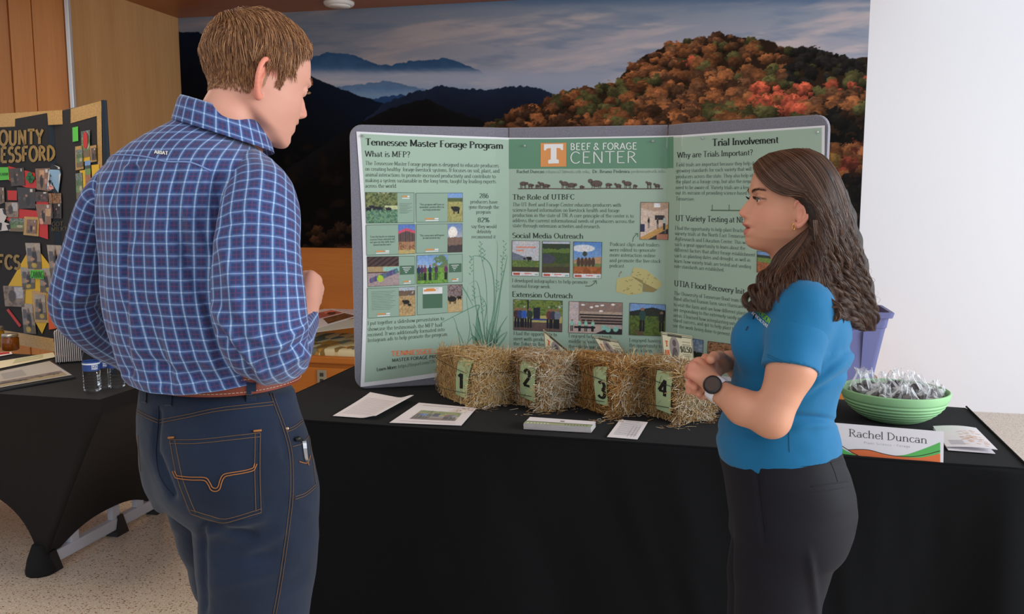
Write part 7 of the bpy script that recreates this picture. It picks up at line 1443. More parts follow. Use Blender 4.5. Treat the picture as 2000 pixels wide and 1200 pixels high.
# ================================================================== HAIR
def interp_guides(Gd, s):
    """Gd (n,k,3) guides, s (m,) in 0..n-1 -> (m,k,3)"""
    n = len(Gd); i = np.clip(s.astype(int), 0, n - 2); f = (s - i)[:, None, None]; return Gd[i] * (1 - f) + Gd[i + 1] * f
def guides(rows, k): return np.array([cr(np.array([K(*p) for p in r]), k) for r in rows])
def wavy(G0, m, rs, k, amp, wl, clump, spread, thick, nc):
    s = rs.uniform(0, len(G0) - 1.001, m); cc = np.sort(rs.uniform(0, len(G0) - 1.001, nc)); ci = np.abs(s[:, None] - cc[None]).argmin(1); sc = cc[ci]
    P = interp_guides(G0, s); Pc = interp_guides(G0, sc); t = np.linspace(0, 1, k)[None, :, None]
    cl = clump * sstep(.25, .9, t); P = P * (1 - cl) + Pc * cl
    T = np.gradient(P, axis=1); L = np.cumsum(np.linalg.norm(T, axis=2), axis=1)[..., None]; T = T / (np.linalg.norm(T, axis=2, keepdims=True) + 1e-9)
    V = (P - C0); V = V / np.linalg.norm(V, axis=2, keepdims=True); S_ = np.cross(T, V); S_ /= np.linalg.norm(S_, axis=2, keepdims=True) + 1e-9
    cr1 = np.random.RandomState(99 + nc); ph = (cc * 2.4 + cr1.rand(nc) * 1.5)[ci][:, None, None]; wv = (wl * cr1.uniform(.9, 1.12, nc))[ci][:, None, None]; a_ = (amp * cr1.uniform(.5, 1.35, nc))[ci][:, None, None] * sstep(.30, .75, t)
    off = S_ * np.sin(L / wv * 6.28 + ph) * a_ - V * np.cos(L / wv * 6.28 + ph) * a_ * .8
    lay = rs.rand(m)[:, None, None] ** 1.5; off = off + V * (lay - .15) * thick * (.35 + .65 * t) + (S_ * rs.normal(0, 1, (m, 1, 1)) + V * rs.normal(0, 1, (m, 1, 1))) * spread * (.25 + t)
    return P + off * 1.0
HW = strand_mat('brown_hair', [(0, (38, 24, 19)), (.3, (60, 39, 29)), (.6, (80, 53, 40)), (.85, (108, 76, 57)), (1, (144, 108, 84))], .30, spec=.6)
def woman_hair():
    root, M, O, loc = WR[:4]
    near = guides([
        [(1471, 322, 1.985), (1478, 343, 1.952), (1502, 367, 1.926), (1530, 380, 1.916), (1558, 382, 1.912), (1584, 394, 1.915), (1592, 430, 1.918), (1580, 484, 1.90), (1550, 532, 1.868), (1516, 570, 1.855), (1482, 602, 1.875)],
        [(1482, 310, 1.988), (1497, 329, 1.947), (1522, 354, 1.921), (1554, 369, 1.908), (1584, 382, 1.900), (1602, 430, 1.897), (1597, 488, 1.885), (1566, 540, 1.86), (1530, 577, 1.845), (1500, 604, 1.855)],
        [(1500, 300, 1.99), (1520, 317, 1.945), (1548, 343, 1.920), (1574, 372, 1.905), (1596, 408, 1.895), (1604, 460, 1.887), (1600, 512, 1.875), (1592, 556, 1.85), (1608, 592, 1.825), (1630, 618, 1.822)],
        [(1525, 294, 1.99), (1548, 308, 1.948), (1576, 336, 1.922), (1600, 373, 1.905), (1617, 415, 1.898), (1624, 470, 1.895), (1624, 525, 1.90), (1632, 568, 1.90), (1652, 602, 1.90), (1668, 632, 1.91)],
        [(1552, 290.5, 1.995), (1580, 304, 1.958), (1608, 334, 1.938), (1627, 376, 1.928), (1641, 425, 1.928), (1652, 480, 1.93), (1662, 532, 1.935), (1674, 582, 1.94), (1683, 622, 1.95), (1681, 648, 1.96)],
        [(1580, 291, 2.0), (1612, 308, 1.985), (1635, 342, 1.975), (1652, 388, 1.972), (1664, 438, 1.972), (1676, 490, 1.975), (1688, 540, 1.98), (1698, 582, 1.985), (1708, 616, 1.99), (1702, 644, 2.0)]], 44)
    back = guides([
        [(1580, 291, 2.01), (1612, 308, 2.01), (1637, 342, 2.01), (1655, 388, 2.01), (1667, 438, 2.02), (1679, 490, 2.02), (1690, 540, 2.03), (1700, 582, 2.03), (1706, 616, 2.04), (1698, 640, 2.04)],
        [(1570, 292, 2.02), (1600, 304, 2.05), (1625, 338, 2.07), (1642, 385, 2.08), (1652, 438, 2.08), (1662, 490, 2.08), (1672, 540, 2.09), (1680, 582, 2.09), (1684, 616, 2.09), (1680, 640, 2.09)],
        [(1540, 294, 2.02), (1560, 304, 2.06), (1580, 338, 2.085), (1595, 385, 2.09), (1605, 438, 2.09), (1615, 490, 2.09), (1622, 540, 2.10), (1628, 582, 2.10), (1632, 616, 2.11), (1632, 630, 2.11)],
        [(1500, 302, 2.01), (1510, 316, 2.05), (1525, 345, 2.07), (1540, 385, 2.075), (1550, 438, 2.07), (1552, 490, 2.06), (1540, 540, 2.04), (1515, 572, 2.02), (1490, 596, 2.01), (1472, 606, 2.01)]], 40)
    front = guides([
        [(1578, 446, 1.935), (1550, 468, 1.93), (1522, 490, 1.922), (1504, 514, 1.91), (1486, 540, 1.90), (1468, 562, 1.895), (1460, 586, 1.895), (1468, 606, 1.90)],
        [(1588, 432, 1.925), (1568, 470, 1.91), (1542, 505, 1.90), (1518, 540, 1.882), (1500, 566, 1.876), (1486, 590, 1.876), (1482, 610, 1.88)],
        [(1596, 420, 1.91), (1586, 470, 1.896), (1564, 515, 1.88), (1545, 550, 1.862), (1528, 575, 1.85), (1512, 595, 1.85), (1502, 606, 1.86)]], 36)
    sh_lock = guides([[(1588, 430, 1.89), (1594, 490, 1.882), (1598, 540, 1.86), (1604, 575, 1.835), (1620, 600, 1.82), (1634, 604, 1.815), (1632, 620, 1.815), (1622, 622, 1.82)], [(1600, 430, 1.89), (1606, 490, 1.882), (1608, 540, 1.86), (1616, 572, 1.835), (1634, 592, 1.82), (1642, 606, 1.815), (1636, 622, 1.815), (1624, 624, 1.82)]], 36)
    rs = np.random.RandomState(12)
    A = wavy(near, 9000, rs, 44, .0105, .082, .55, .0019, .018, 120); B = wavy(back, 3600, rs, 40, .011, .08, .55, .0024, .010, 56); C = wavy(front, 2600, rs, 36, .009, .062, .6, .0017, .012, 40); D = wavy(sh_lock, 520, rs, 36, .005, .045, .75, .0012, .008, 6)
    o1 = strands('hair', A, .00036, HW, tip=.35); o2 = strands('hair', B, .0004, HW, tip=.35); o3 = strands('hair', C, .00036, HW, tip=.35); o4 = strands('hair', D, .00036, HW, tip=.35); fz = wavy(near, 260, rs, 44, .016, .05, .1, .005, .004, 130); o5 = strands('flyaway_hair', fz, .0002, HW, tip=.2)
    adopt(root, o1, o2, o3, o4, o5)
    # dark under-layer
    Fh = Field(O + [-.20, -.16, -.34], O + [.26, .20, .17], .004); hf = WR_HEAD
    def cap(P):
        q = (P - O) @ M; d = hf(P) - .0022; pl = (q[..., 0] * .9 - q[..., 2] + .002) / 1.35; d = np.maximum(d, pl); return np.maximum(d, np.minimum(q[..., 0] + .030, .026 - q[..., 2]))
    Fh.add(cap, O - .17, O + .17, .004)
    for g, r0, r1 in [(near[i], .008, .016) for i in (2, 3, 4, 5)] + [(back[i], .010, .020) for i in (0, 1, 2)] + [(near[1], .006, .010), (front[1], .006, .011), (front[2], .006, .009)]:
        p = g[::4] + HF * .022; n_ = len(p); Fh.chain(p[(3 if g is not front[1] and g is not front[2] else 1):-1], np.linspace(r0, r1, n_)[(3 if g is not front[1] and g is not front[2] else 1):-1], .02)
    v, f = Fh.mesh(); adopt(root, mesh('hair_underlayer', v, f, mat('dark_hair_base', (38, 25, 20), .6, bump=(160, .6, (1, 1, .15))), smooth=True))
pf_ = [(-116, 62), (-104, 76), (-97, 86), (-88, 97), (-78, 100.5), (-70, 100), (-64, 104), (-58, 105), (-52, 101), (-48.5, 97.5), (-45, 102), (-40.5, 106), (-35, 103.5), (-28, 101), (-20, 96), (0, 90), (15, 89), (25, 92), (34, 94.5), (45, 93.5), (60, 91.5), (75, 87), (95, 72), (110, 54), (122, 24)]
WR_HEAD = head_fn(pf_, [(-34, 0), (32, 0)], [(-40, 12), (30, 9)], [(-120, 50), (-60, 62), (-40, 72), (-10, 86), (20, 92), (50, 92), (80, 84), (100, 66), (120, 30)], [(-112, 20), (-98, 29), (-86, 40), (-70, 52), (-50, 61), (-20, 67), (10, 71), (40, 73), (70, 70), (95, 58), (110, 42), (122, 16)], (86, -101, -.04), WR[1], WR[2])
woman_hair()
# ================================================================== THE MAN
def plaid_mat():
    m = mat('plaid_cotton', (70, 96, 160), .8, sheen=.2, spec=.25); nt = m.node_tree; b = nt.nodes['Principled BSDF']; N = nt.nodes.new; Lk = nt.links.new
    uv = N('ShaderNodeUVMap'); uv.uv_map = 'UVMap'; sx = N('ShaderNodeSeparateXYZ'); Lk(uv.outputs[0], sx.inputs[0])
    def math_(op, a, b_=None, c=None):
        n = N('ShaderNodeMath'); n.operation = op
        for i, v in enumerate((a, b_, c)):
            if v is None: continue
            if isinstance(v, (int, float)): n.inputs[i].default_value = v
            else: Lk(v, n.inputs[i])
        return n.outputs[0]
    def tri_(o, sp): return math_('PINGPONG', math_('DIVIDE', o, sp), .5)
    def band_(t, a, soft):   # 1 near 0
        n = N('ShaderNodeMapRange'); n.interpolation_type = 'SMOOTHSTEP'; Lk(t, n.inputs[0]); n.inputs[1].default_value = a; n.inputs[2].default_value = a + soft; n.inputs[3].default_value = 1; n.inputs[4].default_value = 0; return n.outputs[0]
    tu, tv = tri_(sx.outputs[0], .0235), tri_(sx.outputs[1], .0215)
    lu, lv = band_(tu, .035, .05), band_(tv, .03, .05); hu, hv = band_(tu, .10, .16), band_(tv, .10, .16)
    ru, rv = band_(math_('SUBTRACT', .5, tu), .02, .03), band_(math_('SUBTRACT', .5, tv), .02, .03)
    def mx(a, c, f, k=1.0):
        n = N('ShaderNodeMix'); n.data_type = 'RGBA'
        if isinstance(a, tuple): n.inputs['A'].default_value = rgba(a)
        else: Lk(a, n.inputs['A'])
        n.inputs['B'].default_value = rgba(c); Lk(math_('MULTIPLY', f, k), n.inputs['Factor']); return n.outputs['Result']
    c = mx((47, 59, 102), (70, 96, 150), math_('MAXIMUM', hu, hv), .75); noi = N('ShaderNodeTexNoise'); noi.inputs['Scale'].default_value = 420; Lk(uv.outputs[0], noi.inputs['Vector'])
    c = mx(c, (128, 56, 92), math_('MULTIPLY', math_('MAXIMUM', ru, rv), noi.outputs[0]), .75)
    c = mx(c, (136, 162, 200), lv, .60); c = mx(c, (150, 178, 212), lu, .72); c = mx(c, (184, 206, 230), math_('MULTIPLY', lu, lv), .8)
    Lk(c, b.inputs['Base Color']); bp = N('ShaderNodeBump'); bp.inputs['Strength'].default_value = .15; bp.inputs['Distance'].default_value = .001; Lk(noi.outputs[0], bp.inputs['Height']); Lk(bp.outputs[0], b.inputs['Normal']); return m
def loft(C, E1, E2, A, B, n=2.2, nu=120, back0=True):
    """rings: centre C, axes E1 (right) E2 (toward back), radii A,B; u measured from the back centre"""
    th = np.linspace(-math.pi, math.pi, nu + 1); s, c = np.sin(th), np.cos(th); sx = np.sign(s) * np.abs(s) ** (2 / n); cx = np.sign(c) * np.abs(c) ** (2 / n)
    V = C[:, None] + E1[:, None] * (A[:, None] * sx)[..., None] + E2[:, None] * (B[:, None] * cx)[..., None]
    d = np.linalg.norm(np.diff(V, axis=1), axis=2); u = np.concatenate([np.zeros((len(C), 1)), np.cumsum(d, axis=1)], 1); u -= u[:, nu // 2][:, None]
    back = V[:, nu // 2]; v = np.concatenate([[0], np.cumsum(np.linalg.norm(np.diff(back, axis=0), axis=1))]); uv = np.stack([u, np.repeat(v[:, None], nu + 1, 1)], -1)
    return V, uv
def man():
    DM = 1.66; O = K(497, 160, 1.68); ang = math.radians(43); hf = RH * math.cos(ang) + HF * math.sin(ang); pt = math.radians(20); fw = hf * math.cos(pt) - np.array([0, 0, 1.0]) * math.sin(pt); M = headframe(fw); sc = 1.015; loc = lambda x, y, z: O + M @ (np.array([x, y, z], float) * sc)
    pf = [(-106, 74), (-99, 88), (-90, 98), (-80, 101), (-70, 97), (-64, 99), (-58, 101), (-52, 99), (-47, 96), (-44, 98), (-40, 101), (-35, 99), (-28, 98), (-20, 94), (0, 90), (15, 90), (25, 94), (34, 98), (45, 96), (60, 92), (75, 86), (95, 72), (110, 54), (122, 24)]
    ns = [(-34, 0), (-29, 6), (-24, 17), (-19, 25), (-13.5, 27), (-6, 24), (2, 20), (12, 13), (20, 5), (27, 1), (32, 0)]; nw = [(-40, 12), (-26, 12), (-14, 10), (0, 7.5), (15, 7), (30, 9)]
    bk = [(-120, 44), (-60, 50), (-40, 64), (-10, 86), (20, 98), (50, 98), (80, 88), (100, 68), (120, 30)]; wd = [(-106, 44), (-92, 50), (-75, 57), (-50, 64), (-20, 70), (10, 74), (40, 77), (70, 74), (95, 60), (110, 44), (122, 16)]
    h0 = head_fn(pf, ns, nw, bk, wd, (86, -101, .34), M, O * 0, .6); hfn = lambda P: h0((P - O) / sc) * sc
    Fd = Field(O + [-.20, -.20, -.26], O + [.20, .20, .19], .0024); Fd.add(hfn, O - .18, O + .18, .004)
    for sg in (1, -1):
        e = loc(.0765, sg * .032, .0155); Fd.ell(e, (.0138, .014, .0138), M, .003); Fd.ell(loc(.092, sg * .033, .0140), (.0085, .0135, .0038), M, .0012, 's'); add_ear(Fd, loc, sg, 1.12, .75)
    Fd.ell(loc(.103, 0, -.047), (.012, .022, .0012), M, .0015, 's')
    nb = K(450, 262, 1.675); Fd.chain([loc(-.026, 0, -.035), loc(-.030, 0, -.080), nb, nb - [0, 0, .06]], [.046, .045, .050, .056], .014); Fd.cone(loc(.03, 0, -.085), nb + HF * .02 + RH * .01, .03, .034, .02)
    hV, hF = Fd.mesh(); q = (hV - O) @ M / sc; base = lin((206, 150, 130)); col = np.tile(base, (len(hV), 1)); ay = np.abs(q[:, 1])
    def tint(w, c): nonlocal col; w = np.clip(w, 0, 1)[:, None]; col = col * (1 - w) + lin(c) * w
    hz = sstep(0, .012, q[:, 2] - (.070 - .62 * np.maximum(0, .07 - q[:, 0]))) * (q[:, 0] > -.01) + sstep(-.046, -.036, q[:, 2] - .25 * (q[:, 0] + .08)) * (q[:, 0] <= -.01)
    tint(hz * (ay < .078) * .8, (126, 92, 62)); ear = (ay > .073) * (q[:, 0] < .004) * (q[:, 0] > -.05) * (q[:, 2] > -.055) * (q[:, 2] < .03); tint(ear * .75, (222, 134, 112)); tint(np.exp(-(ay / .018) ** 2 - ((q[:, 2] + .016) / .012) ** 2) * (q[:, 0] > .1) * .4, (222, 132, 116))
    tint((q[:, 2] < -.045) * (q[:, 0] > -.02) * (q[:, 2] > -.12) * .16 * sstep(.2, .6, n3(hV, 30, 4)), (150, 112, 96)); tint(np.exp(-(ay / .026) ** 4) * (q[:, 0] > .085) * (np.abs(q[:, 2] + .048) < .010) * .5, (190, 106, 98))
    # arms, fist
    Fa = Field([-.95, 1.4, .9], [-.45, 2.1, 1.5], .0028) if False else None
    el = K(535, 700, 1.56); wr = K(590, 612, 1.80); lo = np.minimum(el, wr) - .14; hi = np.maximum(el, wr) + .17; Fa = Field(lo, hi, .0026)
    Fa.chain([el, wr], [.045, .029], .02); kn = [K(606, 541, 1.85), K(616, 549, 1.865), K(620, 564, 1.88), K(616, 582, 1.885)]
    for p in kn: Fa.cone(wr, p, .024, .0145, .014)
    for i, p in enumerate(kn):
        p1 = p + HF * .034 - np.array([0, 0, 1.0]) * .012 - RH * .006; p2 = p1 - RH * .024 - np.array([0, 0, 1.0]) * .014 - HF * .004; p3 = p2 - HF * .018 - RH * .004; Fa.chain([p, p1, p2, p3], [.0135, .0112, .010, .0085], .003)
    Fa.chain([wr + RH * -.006 + HF * .01, K(592, 560, 1.86), K(598, 540, 1.885), K(608, 541, 1.90)], [.018, .0140, .012, .010], .006)
    aV, aF = Fa.mesh(); ac = np.tile(base, (len(aV), 1))
    yaw = math.atan2(*( (HF * math.cos(math.radians(30)) + RH * math.sin(math.radians(30)))[[1, 0]])); TO = K(418, 770, 1.68); TO = np.array([TO[0], TO[1], 0]); fwd = np.array([math.cos(yaw), math.sin(yaw), 0]); rgt = np.array([math.sin(yaw), -math.cos(yaw), 0])
    Fb = Field([TO[0] - .45, TO[1] - .4, 0], [TO[0] + .45, TO[1] + .5, 1.64], .014); Fb.column(TO, yaw, [(1.0, 0, 0, .09, .13), (1.2, 0, 0, .09, .14), (1.42, 0, 0, .09, .17), (1.52, .02, 0, .07, .10)], .03)
    ls = K(208, 395, 1.77); lel = K(150, 600, 1.80); lwr = K(275, 712, 2.0); rsd = K(500, 400, 1.60)
    Fb.chain([TO + [0, 0, 1.45], ls, lel, lwr, lwr + rgt * .07 + fwd * .03], [.05, .028, .02, .016, .02], .02); Fb.chain([TO + [0, 0, 1.45], rsd, el], [.05, .03, .035], .02); Fb.chain([TO + [0, 0, 1.5], nb - [0, 0, .03]], [.06, .06], .03)
    for c0, c1 in (((485, 930, 1.66), (497, 1180, 1.67)), ((420, 950, 1.78), (468, 1180, 1.92))): a = K(*c0); b0 = K(*c1); Fb.chain([a, b0, [b0[0], b0[1], .12]], [.045, .045, .04], .02)
    bV, bF = Fb.mesh(); V, F = join([(hV, hF), (aV, aF), (bV, bF)]); C = np.concatenate([col, ac, np.tile(base, (len(bV), 1))])
    root = thing('person', 'tall man from behind in blue plaid shirt and dark jeans, looking down at the table', 'person', (float(TO[0]), float(TO[1]), 0)); adopt(root, mesh('body', V, F, skin_mat('skin_fair', (218, 162, 142)), smooth=True, col=C))
    for sg in (1, -1):
        e = loc(.0768, sg * .032, .0150); th, ph = np.meshgrid(np.linspace(0, 2 * math.pi, 17)[:-1], np.linspace(0, math.pi, 10)); Vs = e + np.stack([np.cos(ph), np.sin(ph) * np.cos(th), np.sin(ph) * np.sin(th)], -1).reshape(-1, 3) @ M.T * .0128
        pc = ph.ravel(); cc = np.where((pc < .2)[:, None], lin((16, 14, 14)), np.where((pc < .5)[:, None], lin((84, 110, 130)), lin((226, 218, 214)))); adopt(root, mesh('eyeball', Vs, gridF(10, 16, True), mat('eye', (230, 225, 220), .08, spec=.8, vcol='Col'), smooth=True, col=cc))
    rs = np.random.RandomState(5); bv = bvh_of(hV, hF); P = []
    for k in range(50):
        yy = rs.uniform(.024, .050); h = bv.ray_cast(Vector(loc(.17, -yy, .038 + rs.normal(0, .0022))), Vector(-M[:, 0]))
        if h[0]: p = np.array(h[0]); P.append([p + M @ np.array([.0015 * (u > 0) , -.004 * u, .001 * u]) for u in np.linspace(0, 1, 4)])
    for t in np.linspace(-1, 1, 30): b0 = loc(.0905 - .004 * t * t, -(.0325 + t * .013), .0165); P.append([b0 + M @ np.array([.0045 * u, -t * .002 * u, -.001 * u]) for u in np.linspace(0, 1, 4)])
    adopt(root, strands('eyebrows_and_lashes', np.array(P), .00018, strand_mat('man_brow', [(0, (120, 84, 56)), (1, (150, 110, 76))]), tip=.3))
    # ---- short hair following a parting field
    fc = hF[rs.choice(len(hF), 90000)]; w = rs.dirichlet((1, 1, 1, 1), 90000); R0 = (hV[fc] * w[..., None]).sum(1); qq = (R0 - O) @ M / sc; x, y, z = qq.T; a2 = np.abs(y)
    front = np.interp(x, [-.012, .018, .034, .07], [.0, .018, .066, .084])
    okh = np.where(x > -.012, (z > front - .010 * (x < .03)) & (z > .005), (z > -.046 + .10 * (x + .08))) & (a2 < .079) & ~((a2 > .070) & (x > -.044) & (z < .024)) ; okh &= ~((x > -.03) & (x < .008) & (z < .030) & (a2 > .060)); sb = (x > .006) & (x < .020) & (z > -.012) & (z < .03) & (a2 > .05)
    okh |= sb; R0 = R0[okh][:21000]; qq = qq[okh][:21000]; x, y, z = qq.T; m = len(R0); N0 = np.array([(lambda h: h[1])(bv.find_nearest(Vector(p))) for p in R0[:]]); 
    sgn = np.where(((R0 - O) * N0).sum(1) < 0, -1, 1); N0 = N0 * sgn[:, None]
    crown = np.array([-.055, .005, .105]); dl = qq - crown; dl[:, 1] += 0; fl = dl / (np.linalg.norm(dl, axis=1)[:, None] + 1e-6); top_ = sstep(.06, .10, z)[:, None]; fl = fl * (1 - .55 * top_) + np.array([.35, -.9, 0]) * .55 * top_; frn = sstep(.045, .07, x)[:, None]; fl = fl * (1 - .8 * frn) + np.array([-.75, -.45, .55]) * .8 * frn; low = sstep(.05, -.04, z)[:, None]; fl = fl * (1 - .5 * low) + np.array([-.25, 0, -1.0]) * .5 * low
    sw = 1.7 * n3(qq, 26, 7, 2)[:, None]; fl = fl + np.stack([-fl[:, 2], fl[:, 1] * 0, fl[:, 0]], 1) * sw * 1.1 + np.array([0, 1.0, 0]) * n3(qq, 30, 19, 2)[:, None] * .6
    T0 = fl @ M.T; T0 -= N0 * (T0 * N0).sum(1)[:, None]; T0 /= np.linalg.norm(T0, axis=1)[:, None] + 1e-6; ln = (.014 + .030 * sstep(-.02, .07, z)) * rs.uniform(.65, 1.15, m) * np.where((x > .0) & (z < .035), .4, 1); ln *= (.35 + .65 * sstep(-.045, .0, z)) * (1 - .55 * sstep(.015, .045, x) * (1 - sstep(.09, .11, z)))
    k_ = 7; t = np.linspace(0, 1, k_); cl = 1.6 * n3(qq, 60, 23, 2); vol = .0025 + .015 * sstep(-.03, .06, z); P = np.zeros((m, k_, 3)); lay = rs.rand(m) ** 1.2
    for j in range(k_):
        p = R0 + T0 * (ln * t[j])[:, None]
        if j: 
            nn = [bv.find_nearest(Vector(a)) for a in p]; hp = np.array([a[0] for a in nn]); ok_ = np.linalg.norm(hp - p, axis=1) < .03; p = np.where(ok_[:, None], hp, p)
        up_ = (vol * (lay * .9 + .25 * cl)) * np.sin(np.minimum(1, t[j] * 1.5) * math.pi / 2) * (1 - .25 * t[j]) + .0008; P[:, j] = p + N0 * up_[:, None] + np.array([0, 0, 1.0]) * 0
    hm = strand_mat('light_brown_hair', [(0, (84, 52, 32)), (.35, (124, 82, 52)), (.65, (152, 106, 70)), (1, (194, 146, 102))], .42, spec=.45); adopt(root, strands('hair', P, .00042, hm, tip=.4))
    # ---- shirt torso
    PL = plaid_mat()
    rows = [(741, 256, 579, .131), (735, 252, 577, .132), (722, 247, 576, .134), (693, 231, 570, .136), (635, 212, 562, .140), (567, 199, 553, .142), (500, 196, 550, .142), (440, 190, 552, .140), (385, 187, 556, .134), (345, 192, 552, .124), (318, 202, 538, .113), (296, 226, 512, .100), (276, 262, 486, .088), (258, 300, 468, .076), (243, 338, 456, .066), (232, 358, 446, .060)]
    phi = math.radians(30); C_, A_, B_ = [], [], []
    for y, xl, xr, Bq in rows:
        c = K((xl + xr) / 2, y, 1.68 - .012 * sstep(600, 300, y)); s_ = (xr - xl) / 2 * px2m(420, y, 1.68) * .985; a_ = math.sqrt(max(1e-5, s_ ** 2 - (Bq * math.sin(phi)) ** 2)) / math.cos(phi); C_.append(c); A_.append(a_); B_.append(Bq)
    nr = 150; Z = cr(np.concatenate([np.array(C_), np.array(A_)[:, None], np.array(B_)[:, None]], 1), nr); C1, A1, B1 = Z[:, :3], Z[:, 3], Z[:, 4]; e1 = np.tile(rgt, (nr, 1)); e2 = np.tile(-fwd, (nr, 1)); V, uv = loft(C1, e1, e2, A1, B1, 2.25, 220)
    Vn = V.reshape(-1, 3); px_, py_ = proj(Vn); X = px_.reshape(V.shape[:2]); Y = py_.reshape(V.shape[:2]); Nn = (V - C1[:, None]); Nn[..., 2] = 0; Nn /= np.linalg.norm(Nn, axis=2, keepdims=True)
    uu, vv = uv[..., 0], uv[..., 1]; lowm = sstep(300, 360, Y)
    d = .009 * (fbm(uu * 16 + .7 * vv, vv * 3.2, 3, 3) - .5) * lowm * 2 + .006 * (fbm(uu * 34, vv * 6 + uu * 3, 8, 2) - .5) * lowm * 2
    pl = np.exp(-((uu - .008) / .006) ** 2) * sstep(.30, .36, vv / 1.0 * 0 + np.where(Y > 318, 1, 0)); d -= .010 * np.exp(-((uu + .010 * np.sin(vv * 6) - .004) / .0075) ** 2) * sstep(318, 330, Y) * (1 - sstep(470, 700, Y)) ; d += .007 * np.exp(-((uu + .022) / .010) ** 2) * sstep(318, 330, Y) * (1 - sstep(500, 700, Y)) + .005 * np.exp(-((uu - .03) / .012) ** 2) * sstep(318, 330, Y) * (1 - sstep(450, 600, Y))
    for (xa, ya, xb2, yb2, w_, am) in ((345, 330, 362, 520, 8, -.006), (290, 330, 268, 470, 8, -.005), (398, 350, 412, 470, 8, .006), (310, 640, 360, 775, 9, .005), (360, 620, 400, 770, 9, -.006), (240, 600, 262, 760, 8, -.005), (330, 420, 420, 640, 11, -.007), (355, 400, 470, 620, 12, .008), (300, 600, 330, 760, 12, -.005), (255, 480, 270, 700, 13, .006), (385, 560, 420, 740, 12, .006), (232, 420, 245, 600, 10, -.005), (440, 330, 470, 450, 12, .006), (425, 340, 440, 440, 8, -.006), (350, 690, 470, 745, 10, .006), (280, 700, 420, 760, 8, -.005), (250, 735, 330, 765, 8, .005), (205, 330, 215, 420, 10, .004)):
        ex, ey = xb2 - xa, yb2 - ya; L2 = math.hypot(ex, ey); tt_ = ((X - xa) * ex + (Y - ya) * ey) / L2 ** 2; ds = ((X - xa) * ey - (Y - ya) * ex) / L2; d += 1.5 * am * np.exp(-(ds / w_) ** 2) * sstep(-.15, .15, tt_) * (1 - sstep(.85, 1.15, tt_)) * (np.abs(uu) < .36)
    d = d * (1 - .7 * sstep(725, 765, Y)) + .004 * sstep(715, 750, Y) + .009 * sstep(745, 772, Y) * (0.3 + fbm(uu * 20, uu * 0, 4, 2)) ; V = V + Nn * d[..., None]; V[..., 2] += .030 * np.clip((X - 345) / 230, 0, 1) * sstep(660, 740, Y)
    yk = np.clip(np.abs(Y - (301 + 30 * sstep(400, 470, X) - 0)), 0, 9)
    uv2 = uv.copy(); shirt = mesh('plaid_shirt', V.reshape(-1, 3), gridF(nr, 221), PL, smooth=True, uv=uv2.reshape(-1, 2)); adopt(root, shirt)
    sV = V.reshape(-1, 3); sF = gridF(nr, 221); bs = bvh_of(sV, sF)
    # yoke seam
    mb = MB(); yo = surf_line(bs, [(206, 305), (235, 303), (280, 306), (325, 316), (372, 318), (412, 334)], 60, .0006)
    if len(yo) > 3: mb.tube(yo, .0016, 6); 
    ys = mb.build('yoke_seam', mat('seam_blue', (120, 146, 196), .8), smooth=True); ys.parent = shirt
    # ---- sleeves
    def sleeve(rows, ext, nm, fold, sd):
        Pc = np.array([K(x, y, d_) for x, y, d_, *_ in rows]); hw = np.array([r[3] * px2m(r[0], r[1], r[2]) for r in rows]); hd = np.array([r[4] for r in rows]); Z = cr(np.concatenate([Pc, hw[:, None], hd[:, None]], 1), 120); P = Z[:, :3]; T = np.gradient(P, axis=0); kk = np.hanning(15); kk /= kk.sum(); T = np.stack([np.convolve(np.pad(T[:, i], 7, 'edge'), kk, 'valid') for i in range(3)], 1); T /= np.linalg.norm(T, axis=1)[:, None]
        E1 = RH[None] - T * (T @ RH)[:, None]; E1 /= np.linalg.norm(E1, axis=1)[:, None]; E2 = np.cross(T, E1); E2 *= np.where((E2 @ HF) > 0, -1, 1)[:, None]
        V, uv = loft(P, E1, E2, Z[:, 3], Z[:, 4], 2.1, 130); N = V - P[:, None]; N /= np.linalg.norm(N, axis=2, keepdims=True); px_, py_ = proj(V.reshape(-1, 3)); X = px_.reshape(V.shape[:2]); Y = py_.reshape(V.shape[:2]); u_, v_ = uv[..., 0], uv[..., 1]
        d = .0060 * (fbm(u_ * 18, v_ * 8 + u_ * 5, sd, 3) - .5) * 2
        for (xa, ya, xb2, yb2, w_, am) in fold: ex, ey = xb2 - xa, yb2 - ya; L2 = math.hypot(ex, ey); tt_ = ((X - xa) * ex + (Y - ya) * ey) / L2 ** 2; ds = ((X - xa) * ey - (Y - ya) * ex) / L2; d += am * np.exp(-(ds / w_) ** 2) * sstep(-.1, .12, tt_) * (1 - sstep(.88, 1.1, tt_))
        V = V + N * d[..., None]; F = gridF(120, 131).tolist() + [list(range(131))[::-1][:130]]; o = mesh('sleeve', V.reshape(-1, 3), F, PL, smooth=True, uv=np.stack([u_ + .004, v_], -1).reshape(-1, 2)); o.parent = shirt; return V.reshape(-1, 3)
    sleeve([(462, 350, 1.67, 38, .05), (494, 354, 1.625, 48, .058), (503, 370, 1.60, 62, .066), (508, 402, 1.565, 71, .072), (505, 450, 1.535, 79, .070), (503, 520, 1.51, 85, .068), (505, 590, 1.50, 90, .066), (508, 634, 1.50, 92, .064), (522, 680, 1.515, 80, .060), (545, 690, 1.58, 60, .052), (568, 664, 1.68, 46, .044), (584, 634, 1.77, 36, .036), (590, 622, 1.80, 33, .033)], 0, 'sleeve',
           ((420, 640, 500, 740, 9, -.008), (415, 600, 520, 745, 10, .007), (500, 700, 590, 640, 8, .008), (490, 720, 600, 665, 7, -.008), (480, 650, 600, 700, 8, .006), (430, 460, 470, 620, 12, .006), (440, 440, 540, 420, 12, -.004), (520, 735, 600, 690, 7, .006), (560, 450, 580, 620, 10, -.003)), 14)
